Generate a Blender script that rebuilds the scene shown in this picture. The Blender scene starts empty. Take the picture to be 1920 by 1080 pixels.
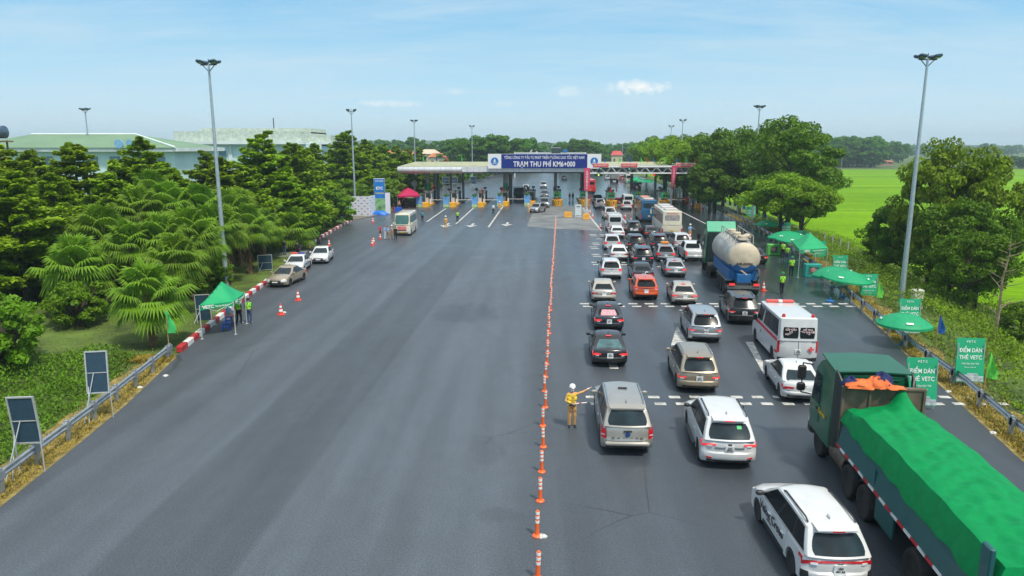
import bpy, bmesh, math, random
import numpy as np
from mathutils import Vector, Matrix
R = math.radians
C = bpy.context.scene
COL = C.collection
random.seed(7)
# ------------------------------------------------------------------ camera, sky, sun, exposure
F, PITCH, CH = 1320.0, R(11.27), 10.6
cd = bpy.data.cameras.new('camera'); cam = bpy.data.objects.new('camera', cd); COL.objects.link(cam)
cam.location = (0, 0, CH); cam.rotation_euler = (R(90) - PITCH, 0, 0)
cd.sensor_width = 36; cd.lens = F * 36 / 1920; cd.clip_start = .1; cd.clip_end = 20000
C.camera = cam
SUN_EL, SUN_AZ = 60, 143        # degrees; azimuth clockwise from +Y (the view direction)
w = bpy.data.worlds.new('World'); C.world = w; w.use_nodes = True
nt = w.node_tree; nt.nodes.clear()
def N(t, **k):
    n = nt.nodes.new(t)
    for a, b in k.items(): setattr(n, a, b)
    return n
out = N('ShaderNodeOutputWorld'); bg = N('ShaderNodeBackground'); bg.inputs[1].default_value = .10
sky = N('ShaderNodeTexSky', sky_type='NISHITA', sun_disc=False)
sky.sun_elevation = R(SUN_EL); sky.sun_rotation = R(SUN_AZ); sky.dust_density = .6; sky.ozone_density = 1.6; sky.air_density = 1.0
tc = N('ShaderNodeTexCoord'); sep = N('ShaderNodeSeparateXYZ'); nt.links.new(tc.outputs['Generated'], sep.inputs[0])
def math_(op, a, b=None):
    n = N('ShaderNodeMath', operation=op)
    for i, v in enumerate((a, b)):
        if v is None: continue
        if isinstance(v, (int, float)): n.inputs[i].default_value = v
        else: nt.links.new(v, n.inputs[i])
    return n.outputs[0]
def ramp(v, stops):
    n = N('ShaderNodeValToRGB'); e = n.color_ramp.elements
    e[0].position, e[0].color = stops[0][0], (*stops[0][1], 1); e[1].position, e[1].color = stops[-1][0], (*stops[-1][1], 1)
    for p, c in stops[1:-1]: x = e.new(p); x.color = (*c, 1)
    nt.links.new(v, n.inputs[0]); return n.outputs[0]
def mixc(f, a, b, mode='MIX'):
    n = N('ShaderNodeMix', data_type='RGBA', blend_type=mode)
    if isinstance(f, (int, float)): n.inputs['Factor'].default_value = f
    else: nt.links.new(f, n.inputs['Factor'])
    for k, v in (('A', a), ('B', b)):
        s = [q for q in n.inputs if q.name == k and q.type == 'RGBA'][0]
        if isinstance(v, tuple): s.default_value = (*v, 1)
        else: nt.links.new(v, s)
    return [q for q in n.outputs if q.type == 'RGBA'][0]
# high thin cloud: direction projected onto a flat layer overhead, stretched noise
zc = math_('MAXIMUM', sep.outputs[2], .02)
px_ = math_('DIVIDE', sep.outputs[0], math_('ADD', zc, .12)); py_ = math_('DIVIDE', sep.outputs[1], math_('ADD', zc, .12))
cmb = N('ShaderNodeCombineXYZ'); nt.links.new(px_, cmb.inputs[0]); nt.links.new(py_, cmb.inputs[1])
mp = N('ShaderNodeMapping'); mp.inputs['Scale'].default_value = (.42, 1.25, 1); mp.inputs['Rotation'].default_value = (0, 0, R(-14)); nt.links.new(cmb.outputs[0], mp.inputs[0])
ns = N('ShaderNodeTexNoise'); ns.inputs['Scale'].default_value = 1.1; ns.inputs['Detail'].default_value = 8; ns.inputs['Roughness'].default_value = .6; ns.inputs['Distortion'].default_value = .5
nt.links.new(mp.outputs[0], ns.inputs['Vector'])
n2 = N('ShaderNodeTexNoise'); n2.inputs['Scale'].default_value = 3.2; n2.inputs['Detail'].default_value = 9; n2.inputs['Roughness'].default_value = .65; n2.inputs['Distortion'].default_value = 1.2; nt.links.new(mp.outputs[0], n2.inputs['Vector'])
veil = ramp(math_('ADD', math_('MULTIPLY', ns.outputs[0], .68), math_('MULTIPLY', n2.outputs[0], .32)), [(.40, (0, 0, 0)), (.52, (.45, .45, .45)), (.60, (.85, .85, .85)), (.72, (1, 1, 1))])
elev = ramp(sep.outputs[2], [(0, (3.8, 4.9, 5.8)), (.06, (2.9, 4.5, 5.6)), (.13, (1.9, 3.8, 5.2)), (.20, (1.25, 3.2, 5.0)), (.34, (2.4, 3.6, 4.9)), (.6, (4.6, 5.1, 5.6)), (1, (6.4, 6.7, 6.9))])  # upper stops, out of view, are brightened to add soft overhead fill light
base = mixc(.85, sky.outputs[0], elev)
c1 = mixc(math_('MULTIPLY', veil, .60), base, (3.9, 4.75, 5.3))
# a few small fair-weather puffs standing near the horizon (in directions, not in the picture)
nz = N('ShaderNodeTexNoise'); nz.inputs['Scale'].default_value = 60; nz.inputs['Detail'].default_value = 8; nz.inputs['Roughness'].default_value = .65; nt.links.new(tc.outputs['Generated'], nz.inputs['Vector'])
tot = None
for az, el, wx, wz, s in ((9.9, 4.55, .046, .0125, 1.0), (-9.4, 3.35, .05, .006, .55), (4.3, 4.3, .028, .010, .4), (-4.4, 4.35, .02, .006, .3), (-.6, 3.4, .018, .004, .3)):
    cx, cy, cz = math.sin(R(az)) * math.cos(R(el)), math.cos(R(az)) * math.cos(R(el)), math.sin(R(el))
    ddx = math_('DIVIDE', math_('SUBTRACT', sep.outputs[0], cx), wx); ddz = math_('DIVIDE', math_('SUBTRACT', sep.outputs[2], cz), wz)
    d2 = math_('ADD', math_('MULTIPLY', ddx, ddx), math_('MULTIPLY', ddz, ddz))
    v = math_('SUBTRACT', math_('ADD', math_('MULTIPLY', nz.outputs[0], 3.0), -.75), d2)
    v = math_('MULTIPLY', math_('MINIMUM', math_('MAXIMUM', v, 0), 1), s)
    v = math_('MULTIPLY', v, math_('GREATER_THAN', sep.outputs[1], 0))
    tot = v if tot is None else math_('MAXIMUM', tot, v)
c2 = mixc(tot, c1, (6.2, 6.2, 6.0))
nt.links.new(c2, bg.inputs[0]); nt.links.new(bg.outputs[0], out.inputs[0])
sl = bpy.data.lights.new('sun', 'SUN'); sl.energy = 2.2; sl.angle = R(6); sl.color = (1, .93, .80)
so = bpy.data.objects.new('sun', sl); COL.objects.link(so)
so.rotation_euler = Vector((-math.sin(R(SUN_AZ)) * math.cos(R(SUN_EL)), -math.cos(R(SUN_AZ)) * math.cos(R(SUN_EL)), -math.sin(R(SUN_EL)))).to_track_quat('-Z', 'Y').to_euler()
C.view_settings.view_transform = 'Standard'; C.view_settings.look = 'None'; C.view_settings.gamma = 1; C.view_settings.use_curve_mapping = False
C.view_settings.exposure = 0.8
C.cycles.use_denoising = True
C.cycles.max_bounces = 6; C.cycles.diffuse_bounces = 2; C.cycles.glossy_bounces = 3; C.cycles.transmission_bounces = 2; C.cycles.transparent_max_bounces = 6; C.cycles.volume_bounces = 0
C.cycles.caustics_reflective = False; C.cycles.caustics_refractive = False

# ------------------------------------------------------------------ helpers
def G(px, py, z=0.0):                       # where a sight line meets the level z
    u = (px - 960) / F; v = (540 - py) / F
    dy = math.cos(PITCH) + v * math.sin(PITCH); dz = -math.sin(PITCH) + v * math.cos(PITCH)
    t = (z - CH) / dz
    return Vector((u * t, dy * t, z))
def D(px, d, z=0.0):                        # a point d metres ahead in the column px
    return Vector(((px - 960) / F * (d * math.cos(PITCH) + (CH - z) * math.sin(PITCH)), d, z))
def ZAT(py, d):                             # height seen at picture row py at distance d
    return CH - d * math.tan(PITCH - math.atan((540 - py) / F))
ROAD = R(3.2)                               # the road runs 3.2 degrees to the right of the view
def tag(o, label=None, cat=None, group=None, kind=None):
    if label: o['label'] = label
    if cat: o['category'] = cat
    if group: o['group'] = group
    if kind: o['kind'] = kind
    return o
def empty(name, loc, rz=0.0, label=None, cat=None, group=None):
    o = bpy.data.objects.new(name, None); COL.objects.link(o); o.empty_display_size = .3
    o.location = loc; o.rotation_euler = (0, 0, rz)
    return tag(o, label, cat, group)
def copy_tree(o, parent=None):
    c = o.copy(); COL.objects.link(c)
    if parent is not None: c.parent = parent
    for ch in list(o.children): copy_tree(ch, c)
    return c
MATS = {}
def M(name, col, rough=.5, metal=0.0, var=.12, scale=5.0, coat=0.0, emit=None, trans=None, spec=.5, bump=0.0, rand=0.0, stretch=None):
    if name in MATS: return MATS[name]
    m = bpy.data.materials.new(name); MATS[name] = m; m.use_nodes = True
    t = m.node_tree; b = t.nodes['Principled BSDF']
    b.inputs['Roughness'].default_value = rough; b.inputs['Metallic'].default_value = metal
    b.inputs['Coat Weight'].default_value = coat; b.inputs['Coat Roughness'].default_value = .06; b.inputs['Specular IOR Level'].default_value = spec
    co = t.nodes.new('ShaderNodeTexCoord'); no = t.nodes.new('ShaderNodeTexNoise'); no.inputs['Scale'].default_value = scale; no.inputs['Detail'].default_value = 5
    vec = co.outputs['Object']
    if stretch:
        q = t.nodes.new('ShaderNodeMapping'); q.inputs['Scale'].default_value = stretch; t.links.new(vec, q.inputs[0]); vec = q.outputs[0]
    t.links.new(vec, no.inputs['Vector'])
    r = t.nodes.new('ShaderNodeValToRGB'); r.color_ramp.elements[0].position = .3; r.color_ramp.elements[1].position = .7
    lo = [max(0, c * (1 - var)) for c in col]; hi = [min(1, c * (1 + var)) for c in col]
    r.color_ramp.elements[0].color = (*lo, 1); r.color_ramp.elements[1].color = (*hi, 1)
    t.links.new(no.outputs[0], r.inputs[0]); c = r.outputs[0]
    if rand:
        oi = t.nodes.new('ShaderNodeObjectInfo'); hs = t.nodes.new('ShaderNodeHueSaturation')
        mr = t.nodes.new('ShaderNodeMapRange'); mr.inputs[3].default_value = 1 - rand; mr.inputs[4].default_value = 1 + rand
        t.links.new(oi.outputs['Random'], mr.inputs[0]); t.links.new(mr.outputs[0], hs.inputs['Value'])
        m2 = t.nodes.new('ShaderNodeMapRange'); m2.inputs[3].default_value = .5 - rand * .06; m2.inputs[4].default_value = .5 + rand * .06
        t.links.new(oi.outputs['Random'], m2.inputs[0]); t.links.new(m2.outputs[0], hs.inputs['Hue'])
        t.links.new(c, hs.inputs['Color']); c = hs.outputs[0]
    t.links.new(c, b.inputs['Base Color'])
    if emit: b.inputs['Emission Color'].default_value = (*col, 1); b.inputs['Emission Strength'].default_value = emit
    if bump:
        bp = t.nodes.new('ShaderNodeBump'); bp.inputs['Strength'].default_value = bump; t.links.new(no.outputs[0], bp.inputs['Height']); t.links.new(bp.outputs[0], b.inputs['Normal'])
    if trans:
        tr = t.nodes.new('ShaderNodeBsdfTranslucent'); ad = t.nodes.new('ShaderNodeMixShader'); ad.inputs[0].default_value = trans
        t.links.new(c, tr.inputs[0]); t.links.new(b.outputs[0], ad.inputs[1]); t.links.new(tr.outputs[0], ad.inputs[2])
        t.links.new(ad.outputs[0], t.nodes['Material Output'].inputs[0])
    return m
class MB:                                    # collects shapes, links them as ONE mesh object
    def __init__(s): s.v = []; s.f = []; s.m = []; s.x = Matrix.Identity(4)
    def add(s, vs, fs, mi=0):
        n = len(s.v); s.v += [tuple(s.x @ Vector(p)) for p in vs]
        s.f += [tuple(i + n for i in f) for f in fs]; s.m += [mi] * len(fs); return s
    def box(s, c, d, rz=0.0, mi=0, rot=None, taper=1.0, bev=0.0):
        x, y, z = d[0] / 2, d[1] / 2, d[2] / 2
        m = rot.to_matrix() if rot is not None else Matrix.Rotation(rz, 3, 'Z')
        if bev:
            e = min(bev, x * .9, y * .9, z * .9); P = []
            for zz, k in ((-z, 1), (-z + e, 0), (z - e, 0), (z, 1)):
                a, b = x - e * k, y - e * k
                P += [(-a + e, -b, zz), (a - e, -b, zz), (a, -b + e, zz), (a, b - e, zz), (a - e, b, zz), (-a + e, b, zz), (-a, b - e, zz), (-a, -b + e, zz)]
            fs = [tuple(range(7, -1, -1)), tuple(range(24, 32))]
            for l in range(3):
                for i in range(8): fs.append((l * 8 + i, l * 8 + (i + 1) % 8, l * 8 + 8 + (i + 1) % 8, l * 8 + 8 + i))
            return s.add([Vector(c) + m @ Vector(p) for p in P], fs, mi)
        P = [(-x, -y, -z), (x, -y, -z), (x, y, -z), (-x, y, -z)] + [(a * x * taper, b * y * taper, z) for a, b in ((-1, -1), (1, -1), (1, 1), (-1, 1))]
        return s.add([Vector(c) + m @ Vector(p) for p in P], [(3, 2, 1, 0), (4, 5, 6, 7), (0, 1, 5, 4), (1, 2, 6, 5), (2, 3, 7, 6), (3, 0, 4, 7)], mi)
    def tube(s, p0, p1, r0, r1=None, n=8, mi=0, caps=True):
        r1 = r0 if r1 is None else r1
        p0, p1 = Vector(p0), Vector(p1); a = (p1 - p0)
        if a.length < 1e-6: return s
        a.normalize(); b = a.orthogonal().normalized(); c = a.cross(b)
        vs = []
        for p, r in ((p0, r0), (p1, r1)):
            for i in range(n): t = 2 * math.pi * i / n; vs.append(p + (b * math.cos(t) + c * math.sin(t)) * r)
        fs = [(i, (i + 1) % n, n + (i + 1) % n, n + i) for i in range(n)]
        if caps: fs += [tuple(range(n - 1, -1, -1)), tuple(range(n, 2 * n))]
        return s.add(vs, fs, mi)
    def path(s, pts, r, n=8, mi=0):
        for i in range(len(pts) - 1):
            a = r[i] if isinstance(r, (list, tuple)) else r; b = r[i + 1] if isinstance(r, (list, tuple)) else r
            s.tube(pts[i], pts[i + 1], a, b, n, mi)
        return s
    def lathe(s, prof, n=16, mi=0, c=(0, 0, 0), axis='Z'):   # prof: (radius, height)
        vs = []
        for r, h in prof:
            for i in range(n):
                t = 2 * math.pi * i / n; p = (r * math.cos(t), r * math.sin(t), h)
                if axis == 'X': p = (h, r * math.cos(t), r * math.sin(t))
                if axis == 'Y': p = (r * math.sin(t), h, r * math.cos(t))
                vs.append(Vector(c) + Vector(p))
        fs = []
        for l in range(len(prof) - 1):
            for i in range(n): fs.append((l * n + i, l * n + (i + 1) % n, (l + 1) * n + (i + 1) % n, (l + 1) * n + i))
        if prof[0][0] > 1e-4: fs.append(tuple(range(n - 1, -1, -1)))
        if prof[-1][0] > 1e-4: k = (len(prof) - 1) * n; fs.append(tuple(range(k, k + n)))
        return s.add(vs, fs, mi)
    def ball(s, c, r, n=10, mi=0):
        r = r if isinstance(r, (tuple, list)) else (r, r, r); vs = []; h = max(4, n // 2)
        for j in range(h + 1):
            a = math.pi * j / h
            for i in range(n): b = 2 * math.pi * i / n; vs.append((c[0] + r[0] * math.sin(a) * math.cos(b), c[1] + r[1] * math.sin(a) * math.sin(b), c[2] - r[2] * math.cos(a)))
        return s.add(vs, [(j * n + i, j * n + (i + 1) % n, (j + 1) * n + (i + 1) % n, (j + 1) * n + i) for j in range(h) for i in range(n)], mi)
    def slab(s, rows, t, mi=0):              # rows: grid of points; thickness vector t
        a, b = len(rows), len(rows[0]); t = Vector(t)
        P = [Vector(p) for r in rows for p in r]; n = len(P); P = P + [p + t for p in P]; fs = []
        for i in range(a - 1):
            for j in range(b - 1):
                k = i * b + j; fs.append((k, k + 1, k + b + 1, k + b)); fs.append((n + k, n + k + b, n + k + b + 1, n + k + 1))
        rim = list(range(b)) + [i * b + b - 1 for i in range(1, a)] + [(a - 1) * b + j for j in range(b - 2, -1, -1)] + [i * b for i in range(a - 2, 0, -1)]
        for i in range(len(rim)): p, q = rim[i], rim[(i + 1) % len(rim)]; fs.append((p, n + p, n + q, q))
        return s.add(P, fs, mi)
    def prism(s, poly, z0, z1, mi=0):
        n = len(poly); return s.add([(p[0], p[1], z0) for p in poly] + [(p[0], p[1], z1) for p in poly],
            [tuple(range(n - 1, -1, -1)), tuple(range(n, 2 * n))] + [(i, (i + 1) % n, n + (i + 1) % n, n + i) for i in range(n)], mi)
    def build(s, name, mats, parent=None, smooth=35, fix=True):
        me = bpy.data.meshes.new(name); me.from_pydata(s.v, [], s.f)
        for m in (mats if isinstance(mats, (list, tuple)) else [mats]): me.materials.append(m)
        if any(s.m): me.polygons.foreach_set('material_index', s.m)
        if fix:
            bm = bmesh.new(); bm.from_mesh(me); bmesh.ops.remove_doubles(bm, verts=bm.verts, dist=1e-5); bmesh.ops.recalc_face_normals(bm, faces=bm.faces); bm.to_mesh(me); bm.free()
        if smooth:
            me.polygons.foreach_set('use_smooth', [True] * len(me.polygons)); me.set_sharp_from_angle(angle=R(smooth))
        me.update()
        o = bpy.data.objects.new(name, me); COL.objects.link(o)
        if parent is not None: o.parent = parent
        return o
TXT = {}
def text(name, s, size, mat, parent, loc, rot, width=None, bold=.012, ext=.006, align='CENTER'):
    key = (s, size, width, bold, ext, align, mat.name)
    if key not in TXT:
        cu = bpy.data.curves.new(name, 'FONT'); cu.body = s; cu.size = size; cu.align_x = align; cu.align_y = 'CENTER'; cu.offset = bold * size; cu.extrude = ext; cu.resolution_u = 2; cu.space_line = .95
        tmp = bpy.data.objects.new(name, cu); COL.objects.link(tmp); bpy.context.view_layer.update()
        me = bpy.data.meshes.new_from_object(tmp.evaluated_get(bpy.context.evaluated_depsgraph_get())); bpy.data.objects.remove(tmp); bpy.data.curves.remove(cu)
        if width:
            xs = [v.co.x for v in me.vertices]; k = width / max(1e-3, max(xs) - min(xs))
            for v in me.vertices: v.co.x *= k
        me.materials.clear(); me.materials.append(mat); TXT[key] = me
    o = bpy.data.objects.new(name, TXT[key]); COL.objects.link(o)
    if parent is not None: o.parent = parent
    o.location = loc; o.rotation_euler = rot
    return o
UP = (R(90), 0, 0)                           # text standing upright, read from -Y
white_paint = M('road white paint', (.47, .47, .44), .6, var=.4, scale=3)
steel = M('galvanised steel', (.42, .45, .47), .42, .7, var=.2, scale=3)
black_plastic = M('black plastic', (.02, .02, .022), .45, var=.3)
rubber = M('tyre rubber', (.022, .022, .023), .8, var=.3)
dark_metal = M('dark painted metal', (.04, .05, .055), .5, .3, var=.3)
# ------------------------------------------------------------------ ground, road, markings
left_px = [(0, 945), (110, 858), (230, 760), (335, 662), (415, 596), (470, 553), (520, 517), (575, 465), (618, 436), (662, 412), (700, 403), (745, 393), (762, 381), (790, 365), (830, 350), (880, 337), (930, 328), (965, 318), (990, 309), (1012, 297), (1025, 290)]
right_px = [(1920, 862), (1800, 752), (1700, 662), (1630, 592), (1570, 537), (1480, 462), (1400, 419), (1340, 393), (1296, 374), (1250, 350), (1205, 333), (1160, 319), (1120, 308), (1090, 300), (1062, 291)]
LE = [Vector((-13.5, -6, 0)), Vector((-14.4, 8, 0))] + [G(*p) for p in left_px]
RE = [Vector((14.2, -6, 0)), Vector((16.2, 12, 0))] + [G(*p) for p in right_px]
def edge_x(E, y):
    for a, b in zip(E, E[1:]):
        if a.y <= y <= b.y: return a.x + (b.x - a.x) * (y - a.y) / max(1e-6, b.y - a.y)
    return E[0].x if y < E[0].y else E[-1].x + (y - E[-1].y) * math.tan(ROAD)
def lerp(a, b, t): return a + (b - a) * t
def sstep(t): t = max(0, min(1, t)); return t * t * (3 - 2 * t)
FIELD_Z = -2.3
def ground_z(x, y):
    r = x - edge_x(RE, y); l = edge_x(LE, y) - x
    z = -.05
    if r > 0: z += -2.25 * sstep((r - 2.2) / 9) * sstep((700 - y) / 300)
    if l > 0: z += .25 * sstep((l - 3) / 12) - (.45 * sstep((l - 1.0) / 4) * sstep((34 - y) / 3) if y < 34 else 0)
    if y > 900: z += 4 * sstep((y - 900) / 1500)
    return z
asphalt = bpy.data.materials.new('wet asphalt'); asphalt.use_nodes = True
def asphalt_nodes():
    t = asphalt.node_tree; b = t.nodes['Principled BSDF']; L = t.links.new
    co = t.nodes.new('ShaderNodeTexCoord')
    def noise(scale, det, st=(1, 1, 1), rough=.55, dist=0):
        q = t.nodes.new('ShaderNodeMapping'); q.inputs['Scale'].default_value = st; q.inputs['Rotation'].default_value = (0, 0, ROAD); L(co.outputs['Object'], q.inputs[0])
        n = t.nodes.new('ShaderNodeTexNoise'); n.inputs['Scale'].default_value = scale; n.inputs['Detail'].default_value = det; n.inputs['Roughness'].default_value = rough; n.inputs['Distortion'].default_value = dist; L(q.outputs[0], n.inputs['Vector']); return n.outputs[0]
    def rmp(v, a, b_, ca, cb):
        n = t.nodes.new('ShaderNodeMapRange'); n.interpolation_type = 'SMOOTHSTEP'
        for i, x in enumerate((a, b_, ca, cb)): n.inputs[i + 1].default_value = x
        L(v, n.inputs[0]); return n.outputs[0]
    def mth(op, a, c):
        n = t.nodes.new('ShaderNodeMath'); n.operation = op
        for i, v in enumerate((a, c)):
            if isinstance(v, (int, float)): n.inputs[i].default_value = v
            else: L(v, n.inputs[i])
        return n.outputs[0]
    fine = noise(20, 5, (1, 1, 1), .7); grit = noise(75, 3, (1, 1, 1), .7); big = noise(.12, 8, (1, .45, 1), .65, .8); streak = noise(.9, 6, (1, .05, 1), .6); patch = noise(.2, 7, (1, .55, 1), .62, 1.0); mott = noise(1.6, 6, (1, .6, 1), .65)
    sp = t.nodes.new('ShaderNodeSeparateXYZ'); L(co.outputs['Object'], sp.inputs[0])
    side = mth('SUBTRACT', sp.outputs[0], mth('MULTIPLY', sp.outputs[1], math.tan(ROAD)))    # distance right of the post line
    right = rmp(side, -.5, 4.0, 0, 1)
    # strips laid by the paver: each a slightly different tone, edges a little ragged
    sj = mth('ADD', side, mth('MULTIPLY', noise(.5, 3, (1, .2, 1)), .25)); rn = t.nodes.new('ShaderNodeValToRGB'); rn.color_ramp.interpolation = 'LINEAR'; e = rn.color_ramp.elements
    st = [(-30, .80), (-16.2, .80), (-16.0, .95), (-13.4, .95), (-13.2, 1.06), (-11.7, 1.02), (-11.5, .80), (-7.95, .76), (-7.8, 1.10), (-4.3, 1.06), (-4.1, 1.14), (-1.5, 1.08), (-.4, .86), (.9, .80), (3.6, .84), (3.8, .74), (7.3, .70), (7.5, .78), (11, .70), (11.2, .62), (30, .58)]
    e[0].position, e[1].position = (st[0][0] + 30) / 60, (st[-1][0] + 30) / 60; e[0].color = (st[0][1],) * 3 + (1,); e[1].color = (st[-1][1],) * 3 + (1,)
    for q_, v_ in st[1:-1]: x_ = e.new((q_ + 30) / 60); x_.color = (v_, v_, v_, 1)
    L(mth('DIVIDE', mth('ADD', sj, 30), 60), rn.inputs[0])
    k = mth('MULTIPLY', rmp(fine, .36, .64, .66, 1.40), rmp(big, .3, .7, .92, 1.08)); k = mth('MULTIPLY', k, rn.outputs[0])
    k = mth('MULTIPLY', k, rmp(streak, .3, .7, .90, 1.11)); k = mth('MULTIPLY', k, rmp(grit, .36, .66, .66, 1.5)); k = mth('MULTIPLY', k, rmp(mott, .3, .72, .95, 1.05))
    k = mth('MULTIPLY', k, mth('ADD', 1.0, mth('MULTIPLY', mth('SINE', mth('MULTIPLY', mth('ADD', side, mth('MULTIPLY', noise(.3, 2, (1, .1, 1)), .5)), 3.6), 0), .06)))   # wheel tracks
    vo = t.nodes.new('ShaderNodeTexVoronoi'); vo.feature = 'DISTANCE_TO_EDGE'; vo.inputs['Scale'].default_value = .22; cq = t.nodes.new('ShaderNodeMixRGB'); cq.inputs[0].default_value = .12; nz_ = t.nodes.new('ShaderNodeTexNoise'); nz_.inputs['Scale'].default_value = .8; nz_.inputs['Detail'].default_value = 5; L(co.outputs['Object'], nz_.inputs['Vector']); L(co.outputs['Object'], cq.inputs[1]); L(nz_.outputs['Color'], cq.inputs[2]); L(cq.outputs[0], vo.inputs['Vector'])
    ck = mth('MULTIPLY', rmp(vo.outputs[0], .001, .006, .5, 0), rmp(noise(.07, 3), .52, .6, 0, 1)); k = mth('MULTIPLY', k, mth('SUBTRACT', 1.0, ck))   # a few cracks
    def blot(cx, cy, rx, ry, deep):                 # an old dark stain with ragged edge
        a_ = mth('DIVIDE', mth('SUBTRACT', sp.outputs[0], cx), rx); b_ = mth('DIVIDE', mth('SUBTRACT', sp.outputs[1], cy), ry)
        d_ = mth('ADD', mth('MULTIPLY', a_, a_), mth('MULTIPLY', b_, b_)); d_ = mth('ADD', d_, mth('MULTIPLY', mth('SUBTRACT', noise(1.1, 6, (1, .35, 1), .7), .5), 3.2)); return rmp(d_, .3, 1.1, deep, 1)
    for q_ in ((-3.0, 45, 2.4, 3.2, .74), (-.9, 23.5, .8, 1.4, .86), (-.3, 19.0, .7, .5, .84), (-14.5, 27, 2.2, 2.5, .88), (8.6, 36, 1.2, 3.5, .75), (-11, 62, 3.5, 4, .82)): k = mth('MULTIPLY', k, blot(*q_))
    mix = t.nodes.new('ShaderNodeMix'); mix.data_type = 'RGBA'; mix.blend_type = 'MULTIPLY'; mix.inputs[0].default_value = 1
    mix.inputs[6].default_value = (.064, .077, .093, 1); cb = t.nodes.new('ShaderNodeCombineColor')
    for i in range(3): L(k, cb.inputs[i])
    L(cb.outputs[0], mix.inputs[7]); L(mix.outputs[2], b.inputs['Base Color'])
    wet = mth('ADD', rmp(patch, .42, .66, 0, .22), mth('MULTIPLY', right, .5))
    far = rmp(sp.outputs[1], 30, 100, 0, .75); vw = mth('MULTIPLY', rmp(side, 11, 17, 0, 1), rmp(sp.outputs[1], 38, 52, 0, 1)); wet = mth('ADD', wet, mth('MULTIPLY', vw, .5))
    ro = mth('SUBTRACT', .60, mth('MULTIPLY', mth('MINIMUM', mth('ADD', wet, far), 1.35), .34)); ro = mth('ADD', ro, rmp(fine, .2, .8, -.07, .09))
    L(ro, b.inputs['Roughness']); b.inputs['Specular IOR Level'].default_value = .6
    bp = t.nodes.new('ShaderNodeBump'); bp.inputs['Strength'].default_value = .14; bp.inputs['Distance'].default_value = .02; L(grit, bp.inputs['Height']); L(bp.outputs[0], b.inputs['Normal'])
asphalt_nodes()
ground_mat = M('rough grass earth', (.075, .12, .018), .9, var=.55, scale=.5, bump=.3)
# one ground sheet reaching the horizon
xs = sorted(set([-2300, -1500, -800, -400, -220, -140, -100, -80, -65] + [x * 1.5 for x in range(-36, 48)] + [80, 100, 140, 220, 400, 800, 1500, 2300]))
ys = sorted(set([-60, -20] + list(range(-6, 150, 3)) + list(range(150, 460, 15)) + [500, 600, 700, 900, 1200, 1600, 2200, 2700]))
vs = [(x, y, ground_z(x, y)) for y in ys for x in xs]; nx = len(xs)
fs = [(j * nx + i, j * nx + i + 1, (j + 1) * nx + i + 1, (j + 1) * nx + i) for j in range(len(ys) - 1) for i in range(nx - 1)]
g = MB(); g.add(vs, fs); tag(g.build('ground', ground_mat, fix=False, smooth=60), kind='structure')
# road sheet
rb = MB(); yy = []
y = -6.0
while y < 640: yy.append(y); y += 1.5 if y < 160 else 12
rows = [[(lerp(edge_x(LE, y) + .0, edge_x(RE, y), k / 8), y, 0) for k in range(9)] for y in yy]
n9 = 9
rb.add([p for r in rows for p in r], [(j * n9 + i, j * n9 + i + 1, (j + 1) * n9 + i + 1, (j + 1) * n9 + i) for j in range(len(rows) - 1) for i in range(8)])
tag(rb.build('road', asphalt, fix=False, smooth=0), kind='structure')
for nm_, E_, sg_ in (('left_verge', LE, -1), ('right_verge', RE, 1)):   # bare dry strip between asphalt and growth
    vm = MB(); V_ = []; y = -4.0; k_ = 0
    while y < (36 if sg_ < 0 else 118): V_.append([(edge_x(E_, y) + sg_ * (q_ * (1.75 + .3 * math.sin(k_ * 1.3) + .2 * math.sin(k_ * 2.9)) - .12), y, lerp(.005, ground_z(edge_x(E_, y) + sg_ * 1.7, y) + .035, q_)) for q_ in (0, .25, .5, .75, 1)]); y += 1.0; k_ += 1
    vm.add([p for r in V_ for p in r], [(j * 5 + i, j * 5 + i + 1, j * 5 + 6 + i, j * 5 + 5 + i) for j in range(len(V_) - 1) for i in range(4)]); tag(vm.build(nm_, M('dry verge soil', (.22, .17, .05), .9, var=.5, scale=3, bump=.4), fix=False, smooth=60), kind='structure')
conc = M('pale worn concrete', (.17, .175, .17), .5, var=.45, scale=.3)
cp = MB(); a = [G(988, 424), G(1040, 429), G(1124, 432), G(1100, 388), G(1004, 386)]
cp.add([(p.x, p.y, .004) for p in a], [(0, 1, 2, 3, 4)]); tag(cp.build('road_concrete_pad', conc, smooth=0), kind='structure')
sd = MB(); a = [G(500, 482), G(566, 482), G(582, 466), G(566, 458), G(505, 462)]
sd.add([(p.x, p.y, .006) for p in a], [(0, 1, 2, 3, 4)]); tag(sd.build('side_road', M('dusty tarmac', (.2, .2, .19), .7, var=.2), smooth=0), kind='structure')
pv = MB(); a = [G(664, 413), G(735, 399), G(700, 390), G(640, 403)]
pv.add([(p.x, p.y, .05) for p in a], [(0, 1, 2, 3)]); tag(pv.build('pavement', M('brown paving', (.17, .15, .12), .7, var=.2), smooth=0), kind='structure')
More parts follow.
